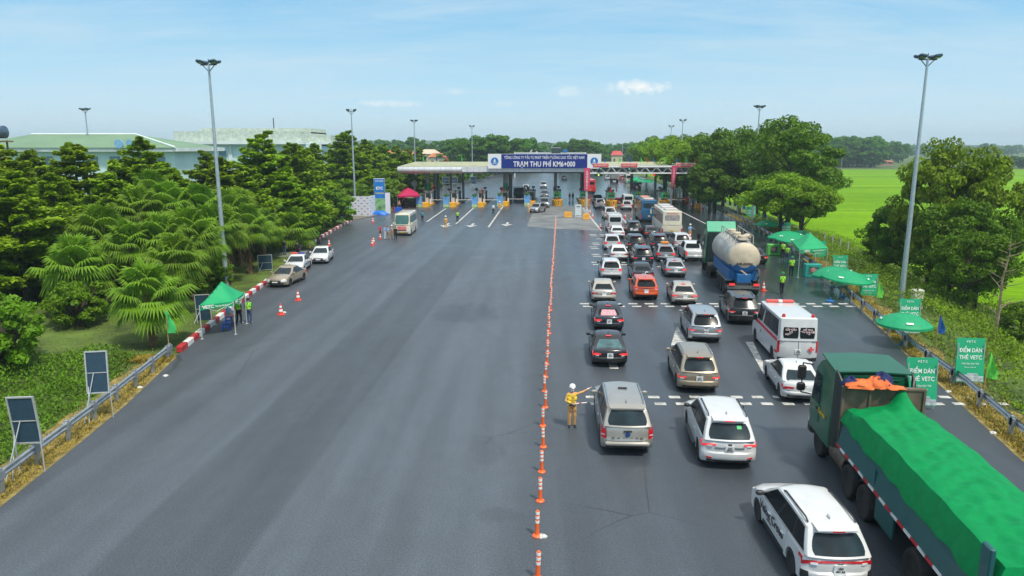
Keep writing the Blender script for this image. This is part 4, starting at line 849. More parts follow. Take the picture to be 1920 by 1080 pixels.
# left hand side, facing the camera
c, r_ = car(526, 536, 'sedan', 'beige', 'beige sedan parked by the striped kerb, nearest of the parked three', 'car', face=-1, near=1, lit=False, gl=glass_b, head=4)
c, r_ = car(553, 511, 'sedan', 'white', 'white police sedan with a red and blue light bar', 'police car', face=-1, near=1, lit=False, gl=glass_b, head=-8, name='police_car')
m = MB(); m.box((-.35, .32, c.H + .06), (.24, .6, .13), bev=.04); m.build('light_bar', M('light bar blue', (.02, .05, .35), .2, coat=.5), r_); m = MB(); m.box((-.35, -.32, c.H + .06), (.24, .6, .13), bev=.04); m.build('light_bar', M('light bar red', (.75, .08, .06)), r_)
for sg in (1, -1): c.flank('blue_stripe', sg, -1.0, .9, .62, .74, M('police blue', (.01, .03, .2), .4), off=.014)
car(600, 493, 'sedan', 'white', 'plain white sedan parked farthest of the three by the left kerb', 'car', face=-1, near=1, lit=False, gl=glass_b, head=-9)
c, r_ = car(757, 440, 'minibus', 'cream', 'cream minibus facing the camera with a red banner on its nose', 'bus', face=-1, lit=False, gl=M('bus green glass', (.03, .11, .10), .06, var=.4, spec=.9, scale=1.2), head=-3)
c.end('banner', 1, -.55, .55, .75, 1.2, M('banner faded red', (.62, .17, .17), .6, var=.2), off=.03)
m = MB(); m.box((2.5, 0, c.H + .0), (.5, 1.0, .12), bev=.05); m.build('roof_vent', PAINT['cream'], r_)
# ------------------------------------------------------------------ lorries
def cab(root, x0, W, H, L, col, zb=.75):     # cab-over cab: back wall at x0, nose at x0+L
    m = MB(); hw = W / 2; x1 = x0 + L
    secs = [(zb, 0, 0), (zb + .5, .02, 0), (H * .5, .02, .0), (H * .56, 0, .02), (H * .86, -.16, .07), (H * .95, -.45, .13), (H, -.95, .2)]
    rows = []
    for z, dx, ins in secs:
        a = x1 + dx; b = x0 + (.1 if z >= H else 0); w = hw - ins
        rows.append([(b, -w + .06, z), (b, w - .06, z), (b + .06, w, z), (a - .35, w, z), (a - .10, w - .12, z), (a, w - .4, z), (a + .02, 0, z), (a, -w + .4, z), (a - .10, -w + .12, z), (a - .35, -w, z), (b + .06, -w, z)])
    n = 11; m.add([p for r in rows for p in r], [(j * n + i, j * n + (i + 1) % n, (j + 1) * n + (i + 1) % n, (j + 1) * n + i) for j in range(len(rows) - 1) for i in range(n)] + [tuple(range(n))[::-1], tuple(range((len(rows) - 1) * n, len(rows) * n))])
    b = m.build('cab', PAINT[col], root, smooth=28)
    m = MB(); z0, z1 = H * .54, H * .83
    m.slab([[(x1 + .03, -hw + .38, z0), (x1 + .05, 0, z0), (x1 + .03, hw - .38, z0)], [(x1 - .11, -hw + .42, z1), (x1 - .09, 0, z1), (x1 - .11, hw - .42, z1)]], (-.04, 0, 0)); m.build('windshield', glass, b)
    for sg in (1, -1):
        m = MB(); m.slab([[(x1 - 1.25, sg * (hw + .008), z0), (x1 - .38, sg * (hw + .008), z0)], [(x1 - 1.2, sg * (hw - .045), z1), (x1 - .55, sg * (hw - .045), z1)]], (0, -sg * .04, 0)); m.build('side_window', glass_b, b)
        m = MB(); m.slab([[(x1 - 1.32, sg * (hw + .012), zb + .45), (x1 - .3, sg * (hw + .012), zb + .45)], [(x1 - 1.32, sg * (hw + .012), z0 - .05), (x1 - .3, sg * (hw + .012), z0 - .05)]], (0, -sg * .03, 0)); d = m.build('door', PAINT[col], b)
        m = MB(); m.box((x1 - 1.15, sg * (hw + .04), z0 - .2), (.2, .04, .05)); m.build('handle', trim, d)
        m = MB(); m.path([(x1 - .3, sg * (hw - .02), H * .86), (x1 - .1, sg * (hw + .3), H * .86), (x1 - .1, sg * (hw + .3), H * .54), (x1 - .3, sg * hw, H * .54)], .025); m.box((x1 - .1, sg * (hw + .32), H * .76), (.14, .3, .5), bev=.05); m.box((x1 - .1, sg * (hw + .32), H * .60), (.14, .3, .3), bev=.05); m.build('side_mirror', black_plastic, b)
        m = MB(); m.box((x1 - .15, sg * (hw - .32), zb + .02), (.4, .5, .35), bev=.06); m.build('headlight', lampw, b)
    m = MB(); m.box((x1 - .2, 0, zb - .15), (.45, W - .1, .45), bev=.08); m.build('front_bumper', trim, b)
    m = MB(); m.box((x1 + .03, 0, zb + .45), (.04, W * .7, .7)); m.build('front_grille', trim, b)
    return b
def chassis(root, x0, x1, z=.85, w=.9):
    m = MB()
    for s in (1, -1): m.box(((x0 + x1) / 2, s * w / 2, z), (x1 - x0, .12, .28))
    for k in range(int((x1 - x0) / 1.2) + 1): m.box((x0 + .2 + k * 1.2, 0, z), (.12, w, .2))
    return m.build('chassis', dark_metal, root)
# green articulated tipper with the tarpaulin
pf, pr = G(1533, 852), G(1696, 1085); dv = (pf - pr).normalized(); ang = math.atan2(dv.y, dv.x); lft = Vector((-dv.y, dv.x, 0))
origin = pf - lft * 1.15                      # under the front axle, x forward
tt = empty('tipper_truck', origin, ang, 'big green articulated truck with a bright green tarpaulin over its load', 'truck')
cb = cab(tt, -1.15, 2.46, 3.45, 2.5, 'green')
m = MB(); m.box((-1.19, .02, 2.9), (.05, 1.9, .9), bev=.02)
for k in range(4): m.box((-1.22, 0, 2.55 + .22 * k), (.05, 1.6, .06), bev=.02)
m.build('rear_panel', PAINT['green'], cb)
m = MB(); m.slab([[(-1.25, -1.2, 3.40), (-1.25, 0, 3.45), (-1.25, 1.2, 3.40)], [(.6, -1.1, 3.49), (.6, 0, 3.55), (.6, 1.1, 3.49)]], (0, 0, .05)); m.build('roof_deflector', PAINT['green'], cb)
for sg in (1, -1):
    m = MB(); m.slab([[(-1.18, sg * 1.21, .9), (-1.55, sg * 1.2, .9), (-1.8, sg * 1.12, .9)], [(-1.18, sg * 1.21, 3.0), (-1.6, sg * 1.2, 2.9), (-1.85, sg * 1.12, 2.75)], [(-1.18, sg * 1.18, 3.5), (-1.45, sg * 1.15, 3.35), (-1.6, sg * 1.08, 3.15)]], (0, -sg * .05, 0)); m.build('side_fairing', M('fairing black green', (.012, .022, .022), .5, var=.3), cb)
    m = MB(); m.lathe([(.05, -.65), (.30, -.65), (.33, -.6), (.33, .6), (.30, .65), (.05, .65)], 16, c=(-1.95, sg * .92, .78), axis='X'); m.box((-1.95, sg * .92, 1.12), (1.1, .2, .05)); m.build('fuel_tank', M('fuel tank brown', (.10, .075, .055), .5, .4, var=.4), tt)
text('lettering', 'Camex', .26, M('door yellow', (.6, .4, .02), .5), cb, (-.3, 1.245, 1.65), (R(90), 0, R(180)), bold=.03)
chassis(tt, -6.0, 1.0); 
wheel(tt, 0, 1.02, .52, .32, True); wheel(tt, 0, -1.02, .52, .32, True)
for x in (-3.1, -4.42):
    for sg in (1, -1): wheel(tt, x, sg * .93, .52, .56, True)
for x in (-7.75, -9.05, -10.35):
    for sg in (1, -1): wheel(tt, x, sg * .93, .52, .56, True)
m = MB()
for x in (-3.1, -4.42):
    for sg in (1, -1):
        P = [(x + .62 * math.cos(R(a)), sg * .66, .52 + .62 * math.sin(R(a))) for a in range(10, 171, 20)]; m.slab([P, [(p[0], sg * 1.2, p[2]) for p in P]], (0, 0, .03))
m.build('mudguards', trim, tt)
m = MB(); m.box((-2.0, 0, 1.1), (1.6, 1.9, .08)); m.build('deck_plate', M('dirty deck', (.07, .055, .045), .8, var=.4), tt)
XB, XE, zs, ze = -2.05, -10.9, 1.25, 2.15    # trailer body
m = MB()
for sg in (1, -1): m.slab([[(XB, sg * 1.25, zs), (XE, sg * 1.25, zs)], [(XB, sg * 1.15, ze + .05), (XE, sg * 1.15, ze + .05)]], (0, -sg * .06, 0))
m.box(((XB + XE) / 2, 0, zs + .05), (XB - XE, 2.4, .1)); body_ = m.build('trailer_body', PAINT['teal'], tt)
for sg in (1, -1):
    m = MB()
    for k in range(22): m.box((XB - .2 - k * .4, sg * 1.262, zs + .04), (.4, .03, .07), mi=k % 2)
    m.build('marker_strip', [M('marker red', (.5, .02, .03), .5), plate], body_)
    m = MB(); m.box((-5.9, sg * 1.18, .92), (1.2, .05, .75)); m.box((-5.1, sg * 1.2, 1.55), (.14, .08, .6)); m.build('side_panel', PAINT['teal'], body_)
brown = M('dusty brown steel', (.11, .085, .06), .8, var=.5, scale=2)
m = MB(); m.box((XB + .02, 0, 2.25), (.08, 2.46, 1.9))
for y in (-1.2, -.4, .4, 1.2): m.box((XB - .04, y, 2.25), (.06, .07, 1.9))
m.box((XB + .02, 0, 3.20), (.14, 2.5, .1), bev=.02); hb = m.build('front_bulkhead', brown, body_)
m = MB(); m.box((XE - .02, 0, 1.75), (.1, 2.3, 1.0))
for y in (-1.1, -.55, 0, .55, 1.1): m.box((XE - .09, y, 1.75), (.06, .1, 1.0))
m.box((XE - .08, 0, 2.2), (.08, 2.4, .12)); m.build('tailgate', PAINT['teal'], body_)
m = MB()
for sg in (1, -1): m.box((XE + .15, sg * 1.22, 2.1), (.35, .12, 1.75), bev=.03)
m.build('corner_post', PAINT['teal'], body_)
tarp_m = M('tarpaulin green', (.001, .23, .065), .62, var=.12, scale=5, bump=.3, spec=.15)
rows = []; rt_ = random.Random(5); NXT = 110
for i in range(NXT + 1):
    t = i / NXT; x = lerp(XB - .08, XE - .12, t); row = []
    ridge = 2.72 + .10 * math.sin(t * 3.0) + .015 * math.sin(t * 21)
    droop = 2.08 + .04 * math.sin(t * 17 + 1) + .03 * math.sin(t * 41) - .12 * t
    for k in range(45):
        u = -1 + k / 22
        if abs(u) > .83: q = (abs(u) - .83) / .17; y = math.copysign(1.04 + .20 * q + .02 * math.sin(t * 60) * q, u); z = lerp(ridge - .12, droop, q)
        else:
            y = u / .83 * 1.04; z = ridge - .12 * (abs(u) / .83) ** 2 + (1 - (abs(u) / .83) ** 3) * (.04 * (.5 - abs(math.sin(x * 4.3 + u * 3.1 + math.sin(u * 3 + x)))) + .03 * (.5 - abs(math.sin(x * 2.1 - u * 8 + 2 * math.sin(x * .7)))) + .05 * (abs(math.sin(x * 1.7 + u * 2.2)) - .5) + .035 * (abs(math.sin(x * 3.9 - u * 5 + 1.3)) - .5) + .025 * (abs(math.sin(x * 1.1 + u * 9)) - .5)) + .006 * math.sin(x * 2.3 + u * 4) + .012 * math.sin(x * 5.1 - u * 7) + .01 * math.sin(u * 15 + x)
        if t < .14: k2 = 1 - t / .14; z += .62 * k2 ** 1.5 * math.exp(-((u + .42) / .24) ** 2) - .12 * k2 * (1 if abs(u) < .83 else 0)
        row.append((x, y, z))
    rows.append(row)
x = XE - .16
rows.append([(x - .04, rows[-1][k][1] * .99, rows[NXT][k][2] - .25 if abs(-1 + k / 22) < .84 else rows[NXT][k][2] - .02) for k in range(45)])
rows.append([(x - .06, rows[-1][k][1] * .99, 2.15 + .05 * math.sin(k * 1.7) if abs(-1 + k / 22) < .84 else 2.0) for k in range(45)])
m = MB(); m.slab(rows, (0, 0, .015)); tp_ = m.build('tarpaulin', tarp_m, body_, smooth=40)
# orange jackets lying on the bulkhead
m = MB(); rj = random.Random(2)
def heap(cx, cy, cz, sx, sy, sz, seed):
    P = []; r = random.Random(seed); n = 14
    for j in range(7):
        a = math.pi / 2 * j / 6
        for i in range(n): b = 2 * math.pi * i / n; k = 1 + .18 * math.sin(i * 2.1 + j + seed) + r.uniform(-.06, .06); P.append((cx + sx * math.cos(a) * math.cos(b) * k, cy + sy * math.cos(a) * math.sin(b) * k, cz + sz * math.sin(a) * (1 + .2 * math.sin(i * 1.7 + seed))))
    return P, [(j * n + i, j * n + (i + 1) % n, (j + 1) * n + (i + 1) % n, (j + 1) * n + i) for j in range(6) for i in range(n)]
jk = empty('work_jacket', origin + Matrix.Rotation(ang, 3, 'Z') @ Vector((XB, .35, 3.26)), ang, 'orange and navy jackets heaped on the green truck bulkhead', 'clothing')
om = M('jacket orange', (.75, .16, .04), .8, var=.2); nm = M('jacket navy', (.01, .02, .10), .8)
for cx, cy, sx, sy, sz, mt, n_ in ((0, .35, .30, .48, .22, om, 'jacket_body'), (.05, -.15, .25, .42, .30, om, 'jacket_sleeve'), (.1, -.30, .2, .34, .42, nm, 'jacket_lining'), (.1, .62, .2, .28, .26, nm, 'jacket_collar'), (-.05, -.62, .2, .35, .08, om, 'jacket_tail')):
    m = MB(); m.add(*heap(cx, cy, -.02, sx, sy, sz, int(cx * 10 + cy * 100))); m.build(n_, mt, jk, smooth=60)
# cement tanker
pt = G(1388, 552); ang2 = R(90) - ROAD - R(4); o2 = pt + Vector((math.cos(ang2), math.sin(ang2), 0)) * .2
tk = empty('tanker_truck', o2, ang2, 'cement tanker truck with cream and blue tank and green cab', 'tanker truck')
cream_t = M('tank cream', (.52, .44, .32), .5, var=.2, scale=1.2); blue_t = M('tank blue', (.012, .12, .32), .45, var=.15)
m = MB(); prof = [(.05, -1.08), (.62, -1.02), (.98, -.92), (1.12, -.78), (1.14, -.7), (1.22, 1.5), (1.3, 3.2), (1.26, 6.0), (1.1, 6.5), (.5, 6.75), (.05, 6.8)]
m.lathe(prof, 32, c=(0, 0, 2.75), axis='X'); grey_t = M('tank dusty white', (.40, .39, .35), .5, var=.22, scale=1.2)
for i, f in enumerate(m.f): m.m[i] = 1 if sum(m.v[k][2] for k in f) / len(f) < 2.28 else 0 if max(m.v[k][0] for k in f) < -.65 else 2
tb = m.build('tank', [cream_t, blue_t, grey_t], tk, smooth=40)
m = MB(); m.prism([(-.6, -1.0), (-.6, 1.0), (6.2, 1.05), (6.2, -1.05)], 1.15, 1.95); m.build('hopper', blue_t, tb)
text('lettering', '34R-03301', .24, M('tank lettering', (.10, .06, .05), .6), tb, (-1.05, 0, 2.40), (R(90), 0, R(-90)), bold=.02, width=1.1, ext=.03)
m = MB(); m.box((2.6, 0, 4.06), (6.2, .75, .06))
for s in (1, -1):
    m.path([(-.5, s * .62, 3.75), (-.4, s * .62, 4.35), (5.6, s * .62, 4.45), (5.7, s * .62, 4.0)], .035)
    for k in range(4): m.tube((.6 + 1.4 * k, s * .62, 3.7), (.6 + 1.4 * k, s * .62, 4.4), .025)
m.build('catwalk', M('catwalk grey', (.33, .31, .27), .7, var=.3), tb)
m = MB()
for xx in (.5, 2.6, 4.6): m.lathe([(.32, 3.95), (.32, 4.25), (.26, 4.3)], 14, c=(xx, 0, 0))
m.box((.9, -.45, 4.2), (.7, .45, .3), bev=.08); m.build('hatch', cream_t, tb)
m = MB(); m.path([(-.9, -.35, 1.1), (-1.1, -.2, 1.6), (-.95, .2, 1.9), (-.2, .7, 1.7)], .07); m.build('hose', M('hose tan', (.36, .28, .19), .7), tk)
m = MB(); m.path([(-1.1, -.85, 1.0), (-1.2, -1.0, 1.5), (-.9, -1.0, 1.9), (-.3, -.95, 1.9)], .06); m.build('hose', black_plastic, tk)
chassis(tk, -1.3, 12.0, .95, 1.0)
m = MB(); m.box((-.85, 0, 1.35), (.6, 1.0, .65), bev=.04); m.build('pump_box', blue_t, tk)
m = MB(); m.box((-1.3, 0, .75), (.12, 2.3, .22)); m.box((1.5, .98, 1.12), (4.2, .5, .05)); m.box((1.5, -.98, 1.12), (4.2, .5, .05)); rbx = m.build('rear_bumper', M('bumper grey', (.12, .13, .12), .6), tk)
for s in (1, -1): m = MB(); m.box((-1.38, s * .85, .95), (.08, .4, .16)); m.build('taillight', tail_on, rbx)
for x in (0, 1.3, 2.6):
    for s in (1, -1): wheel(tk, x, s * .95, .52, .56, True)
for x in (7.0, 8.3):
    for s in (1, -1): wheel(tk, x, s * .95, .52, .56, True)
for s in (1, -1): wheel(tk, 11.6, s * 1.0, .52, .32, True)
b = cab(tk, 9.4, 2.5, 3.75, 2.6, 'green'); m = MB(); m.box((9.2, 0, 2.3), (.25, 2.2, 2.4)); m.build('cab_back', M('fairing black green', (.012, .022, .022)), b)
m = MB(); m.slab([[(9.3, -1.2, 3.55), (9.3, 1.2, 3.55)], [(10.0, -1.2, 4.35), (10.0, 1.2, 4.35)], [(11.3, -1.1, 3.9), (11.3, 1.1, 3.9)]], (0, 0, -.08)); m.build('roof_deflector', M('deflector bright green', (.01, .32, .17), .4), b)
# truck at the gate, and lorries beyond
def lorry(p, ang, label, ccol, load=None):
    r = empty('cargo_truck', p, ang, label, 'truck'); cab(r, 1.2, 2.3, 2.7, 1.8, ccol); chassis(r, -4, 1.5)
    for s in (1, -1): wheel(r, 2.0, s * .95, .46, .3, True); wheel(r, -2.2, s * .9, .46, .5, True)
    m = MB(); mt = PAINT['truckgrey'] if load is None else load
    m.box((-1.5, 0, 1.25), (5.0, 2.4, .16))
    for s in (1, -1): m.box((-1.5, s * 1.16, 1.9), (5.0, .08, 1.3))
    m.box((.98, 0, 2.0), (.08, 2.3, 1.5)); m.box((-3.98, 0, 1.85), (.08, 2.3, 1.2)); bx = m.build('cargo_bed', mt, r)
    m = MB(); m.add(*heap(-1.5, 0, 1.9, 2.4, 1.1, .6, 4)); m.build('load', M('load dark', (.07, .07, .06), .8, var=.4), bx); 
    for s in (1, -1): m = MB(); m.box((-4.05, s * .95, 1.0), (.06, .3, .15)); m.build('taillight', tail, r)
    return r
lorry(G(973, 376) + rd * 2.5, R(-90) - ROAD, 'truck with dark green cab coming through the toll gate', 'darkgrey')
lorry(G(1153, 342) + rd * 3, R(90) - ROAD, 'loaded grey truck driving away beyond the truss gate', 'truckgrey')
lorry(G(1194, 354) + rd * 3, R(90) - ROAD, 'dark blue truck standing beyond the gate beside a green umbrella', 'blue', PAINT['navy'])
# ------------------------------------------------------------------ people
skin = M('skin', (.48, .28, .19), .5, var=.08); hair_m = M('black hair', (.015, .013, .012), .5); shoe = M('dark shoes', (.02, .02, .022), .5); shoe_w = M('white shoes', (.7, .7, .7), .5)
def cloth(n, c): return M('cloth ' + n, c, .8, var=.12, scale=9)
CL = {'tan': cloth('tan uniform', (.66, .36, .13)), 'navy': cloth('dark trousers', (.012, .017, .03)), 'black': cloth('black', (.012, .012, .014)), 'green': cloth('green shirt', (.01, .22, .09)), 'white': cloth('white', (.62, .65, .72)), 'blue': cloth('pale blue shirt', (.24, .38, .62)),
      'teal': cloth('teal shirt', (.03, .28, .34)), 'red': cloth('red shirt', (.5, .04, .07)), 'jeans': cloth('jeans', (.04, .07, .15)), 'olive': cloth('ochre shorts', (.34, .22, .06)), 'pink': cloth('salmon shirt', (.55, .25, .2))}
vest_y = M('vest yellow', (.80, .62, .03), .6, var=.08, emit=None); vest_g = M('vest fluorescent', (.42, .85, .03), .6, var=.08); mask_w = M('face mask white', (.75, .76, .78), .7); helmet_w = M('helmet white', (.80, .80, .78), .25, var=.04, coat=.5)
eye_m = M('eyes', (.02, .015, .012), .3)
def person(p, rz, top, bot, label, group=None, arms=None, legs=0.0, head='hair', vest=None, vox=.026, fine=False, shorts=False, sit=False, shoes=None, s=1.0, name='person'):
    # the figure faces local -Y; arms: ((elbow),(hand)) offsets per side from the shoulder, or None for hanging
    root = empty(name, p, rz, label, 'person', group); root.scale = (s * .94,) * 3
    top, bot = CL[top], CL[bot]; mats = [top, bot, skin, shoes or shoe]
    cap = []                                     # (p0, p1, r0, r1, material)
    hz = .93 if not sit else .50
    if sit: L = [((-.09, 0, hz), (-.12, -.42, hz + .02), (-.12, -.40, .09)), ((.09, 0, hz), (.12, -.42, hz + .02), (.12, -.36, .09))]
    else: L = [((-.09, 0, hz), (-.10 - .01, -.03 - legs * .5, .50), (-.11, .03 - legs, .09)), ((.09, 0, hz), (.10 + .01, -.03 + legs * .4, .50), (.11, .03 + legs, .09))]
    for a, k, f in L:
        cap.append((a, k, .102, .078, 1)); kk = 2 if shorts else 1; cap.append((k, f, .056 if shorts else .076, .042 if shorts else .064, kk)); cap.append((f, (f[0] * 1.15, f[1] - .15, .045), .042, .04, 3))
    zc = hz + .08; T = hz + .53
    tors = [((-.055, .0, hz - .01), (.055, .0, hz - .01), .115, .115, 1), ((-.05, 0, zc + .06), (.05, 0, zc + .06), .115, .115, 0), ((-.075, .0, hz + .30), (.075, .0, hz + .30), .125, .125, 0), ((-.14, .01, T - .05), (.14, .01, T - .05), .075, .075, 0), ((0, .0, hz + .1), (0, .0, hz + .42), .125, .135, 0)]
    cap += tors
    cap.append(((0, .01, T), (0, -.005, T + .11), .055, .05, 2))
    hc = (0, -.02, T + .20)
    cap += [((0, .0, hc[2] + .03), (0, -.01, hc[2] + .035), .098, .092, 2), ((0, -.035, hc[2] - .06), (0, -.045, hc[2] - .07), .062, .055, 2), ((0, -.10, hc[2] + .0), (0, -.118, hc[2] - .02), .018, .02, 2)]
    for sx in (-1, 1): cap.append(((sx * .092, .0, hc[2] + .015), (sx * .096, .005, hc[2] - .015), .018, .015, 2))
    arms = arms or [None, None]; hands = []
    for sx, ar in zip((-1, 1), arms):
        sh = Vector((sx * .185, .01, T - .055)); el, ha = ar if ar else ((sx * .06, .01, -.27), (sx * .05, -.10, -.50))
        el, ha = sh + Vector(el), sh + Vector(ha); cap += [(tuple(sh), tuple(el), .056, .045, 0), (tuple(el), tuple(el.lerp(ha, .8)), .044, .036, 0 if fine or top in (CL['tan'],) else 2), (tuple(el.lerp(ha, .75)), tuple(ha), .032, .03, 2)]
        dr = (ha - el).normalized(); hands.append((ha, dr, sx))
        sd = dr.cross(Vector((0, 0, 1))); sd = sd.normalized() if sd.length > .2 else Vector((0, 1, 0))
        cap.append((tuple(ha), tuple(ha + dr * .065), .034, .036, 2))
        if fine:
            up = sd.cross(dr)
            for k, ln in enumerate((.068, .078, .072, .055)):
                b0 = ha + dr * .075 + sd * (-.03 + .02 * k); curl = .35 if ar and sx == 1 else 1.5
                m1 = b0 + (dr + up * -.15 * curl).normalized() * ln * .55; cap += [(tuple(b0), tuple(m1), .0105, .0098, 2), (tuple(m1), tuple(m1 + (dr * (1.1 - curl * .5) - up * .5 * curl).normalized() * ln * .5), .0098, .0085, 2)]
            t0 = ha + dr * .02 - sd * .03; t1 = t0 + (dr - sd * .9).normalized() * .045; cap += [(tuple(t0), tuple(t1), .013, .0115, 2), (tuple(t1), tuple(t1 + dr * .035), .0115, .0095, 2)]
        else:
            for k in range(4): b0 = ha + dr * .07 + sd * (-.03 + .02 * k); cap.append((tuple(b0), tuple(b0 + dr * (.06, .075, .07, .05)[k]), .011, .01, 2))
            t0 = ha + dr * .02 - sd * .03; cap.append((tuple(t0), tuple(t0 + (dr - sd * .6).normalized() * .06), .012, .011, 2))
    mb = MB()
    for p0, p1, r0, r1, mi in cap:
        mb.tube(p0, p1, r0, r1, 10); mb.ball(p0, r0 * .995, 10); mb.ball(p1, r1 * .995, 10)
    o = mb.build('body', mats, root, smooth=0, fix=False)
    md = o.modifiers.new('remesh', 'REMESH'); md.mode = 'VOXEL'; md.voxel_size = vox; sm = o.modifiers.new('smooth', 'SMOOTH'); sm.factor = .5; sm.iterations = 4 if fine else 2
    me = bpy.data.meshes.new_from_object(o.evaluated_get(bpy.context.evaluated_depsgraph_get())); o.modifiers.clear(); old = o.data; o.data = me; bpy.data.meshes.remove(old)
    me.materials.clear()
    for m_ in mats: me.materials.append(m_)
    n = len(me.polygons); ctr = np.empty(n * 3, 'f'); me.polygons.foreach_get('center', ctr); ctr = ctr.reshape(-1, 3); nor = np.empty(n * 3, 'f'); me.polygons.foreach_get('normal', nor); nor = nor.reshape(-1, 3)
    best = np.full(n, 9.); idx = np.zeros(n, int)
    for p0, p1, r0, r1, mi in cap:
        a, b = np.array(p0), np.array(p1); ab = b - a; t = np.clip(((ctr - a) @ ab) / max(1e-9, ab @ ab), 0, 1); d = np.linalg.norm(ctr - (a + t[:, None] * ab), axis=1) - (r0 + (r1 - r0) * t)
        k = d < best; best[k] = d[k]; idx[k] = mi
    me.polygons.foreach_set('material_index', idx.astype('i')); me.polygons.foreach_set('use_smooth', [True] * n); me.update()
    def shell(nm, mask, off, mat):                 # a garment that follows the body
        q = MB(); seen = {}
        co = [v.co + v.normal * off for v in me.vertices]
        for f in np.nonzero(mask)[0]:
            fi = []
            for v in me.polygons[f].vertices:
                if v not in seen: seen[v] = len(q.v); q.v.append(tuple(co[v]))
                fi.append(seen[v])
            q.f.append(tuple(fi)); q.m.append(0)
        if q.f: return q.build(nm, mat, root, smooth=80, fix=False)
    x, y, z = ctr.T
    if vest:
        tz = (idx == 0) & (z > hz + .06) & (z < T - .005) & (np.abs(x) < .205)
        if vest == 'officer': shell('reflective_vest', tz & (z < T - .03) & ~((np.abs(x) < .05) & (y < 0)), .012, vest_y)
        else:
            vx = np.abs(x) - .03 - .30 * np.abs(z - (hz + .30))
            shell('safety_vest', tz & ((np.abs(vx) < .045) | (z < hz + .16) | (np.abs(x) > .13)), .012, vest_g)
    if head == 'helmet':
        q = MB(); q.lathe([(.135, .045), (.137, .06), (.128, .11), (.10, .165), (.05, .195), (0, .203)], 18, c=(0, -.005, hc[2] - .0)); q.slab([[(-.11, -.08, hc[2] + .055), (0, -.135, hc[2] + .05), (.11, -.08, hc[2] + .055)], [(-.10, -.10, hc[2] + .045), (0, -.185, hc[2] + .035), (.10, -.10, hc[2] + .045)]], (0, 0, .012)); q.build('helmet', helmet_w, root)
    elif head == 'green': q = MB(); q.lathe([(.17, .06), (.13, .075), (.12, .13), (.07, .17), (0, .178)], 16, c=(0, 0, hc[2])); q.build('hat', CL['green'], root)
    elif head == 'conical': q = MB(); q.lathe([(.24, .06), (.12, .14), (0, .22)], 16, c=(0, 0, hc[2])); q.build('hat', M('straw hat', (.6, .52, .35), .8), root)
    else: shell('hair', (idx == 2) & (z > hc[2] - .03) & ((y > -.03) | (z > hc[2] + .085)) & (z > T + .1), .012, hair_m)
    if fine:
        shell('face_mask', (idx == 2) & (z < hc[2] + .0) & (z > hc[2] - .12) & (y < -.03), .008, mask_w)
    q = MB()
    for sx in (-1, 1): q.ball((sx * .034, -.103, hc[2] + .025), (.013, .008, .008), 8)
    q.build('eyes', eye_m, root)
    if fine: q = MB(); q.box((0, -.142, hz + .045), (.2, .02, .045)); q.box((0, -.0, hz + .045), (.30, .275, .05), bev=.08); q.build('belt', trim, root)
    return root, hands
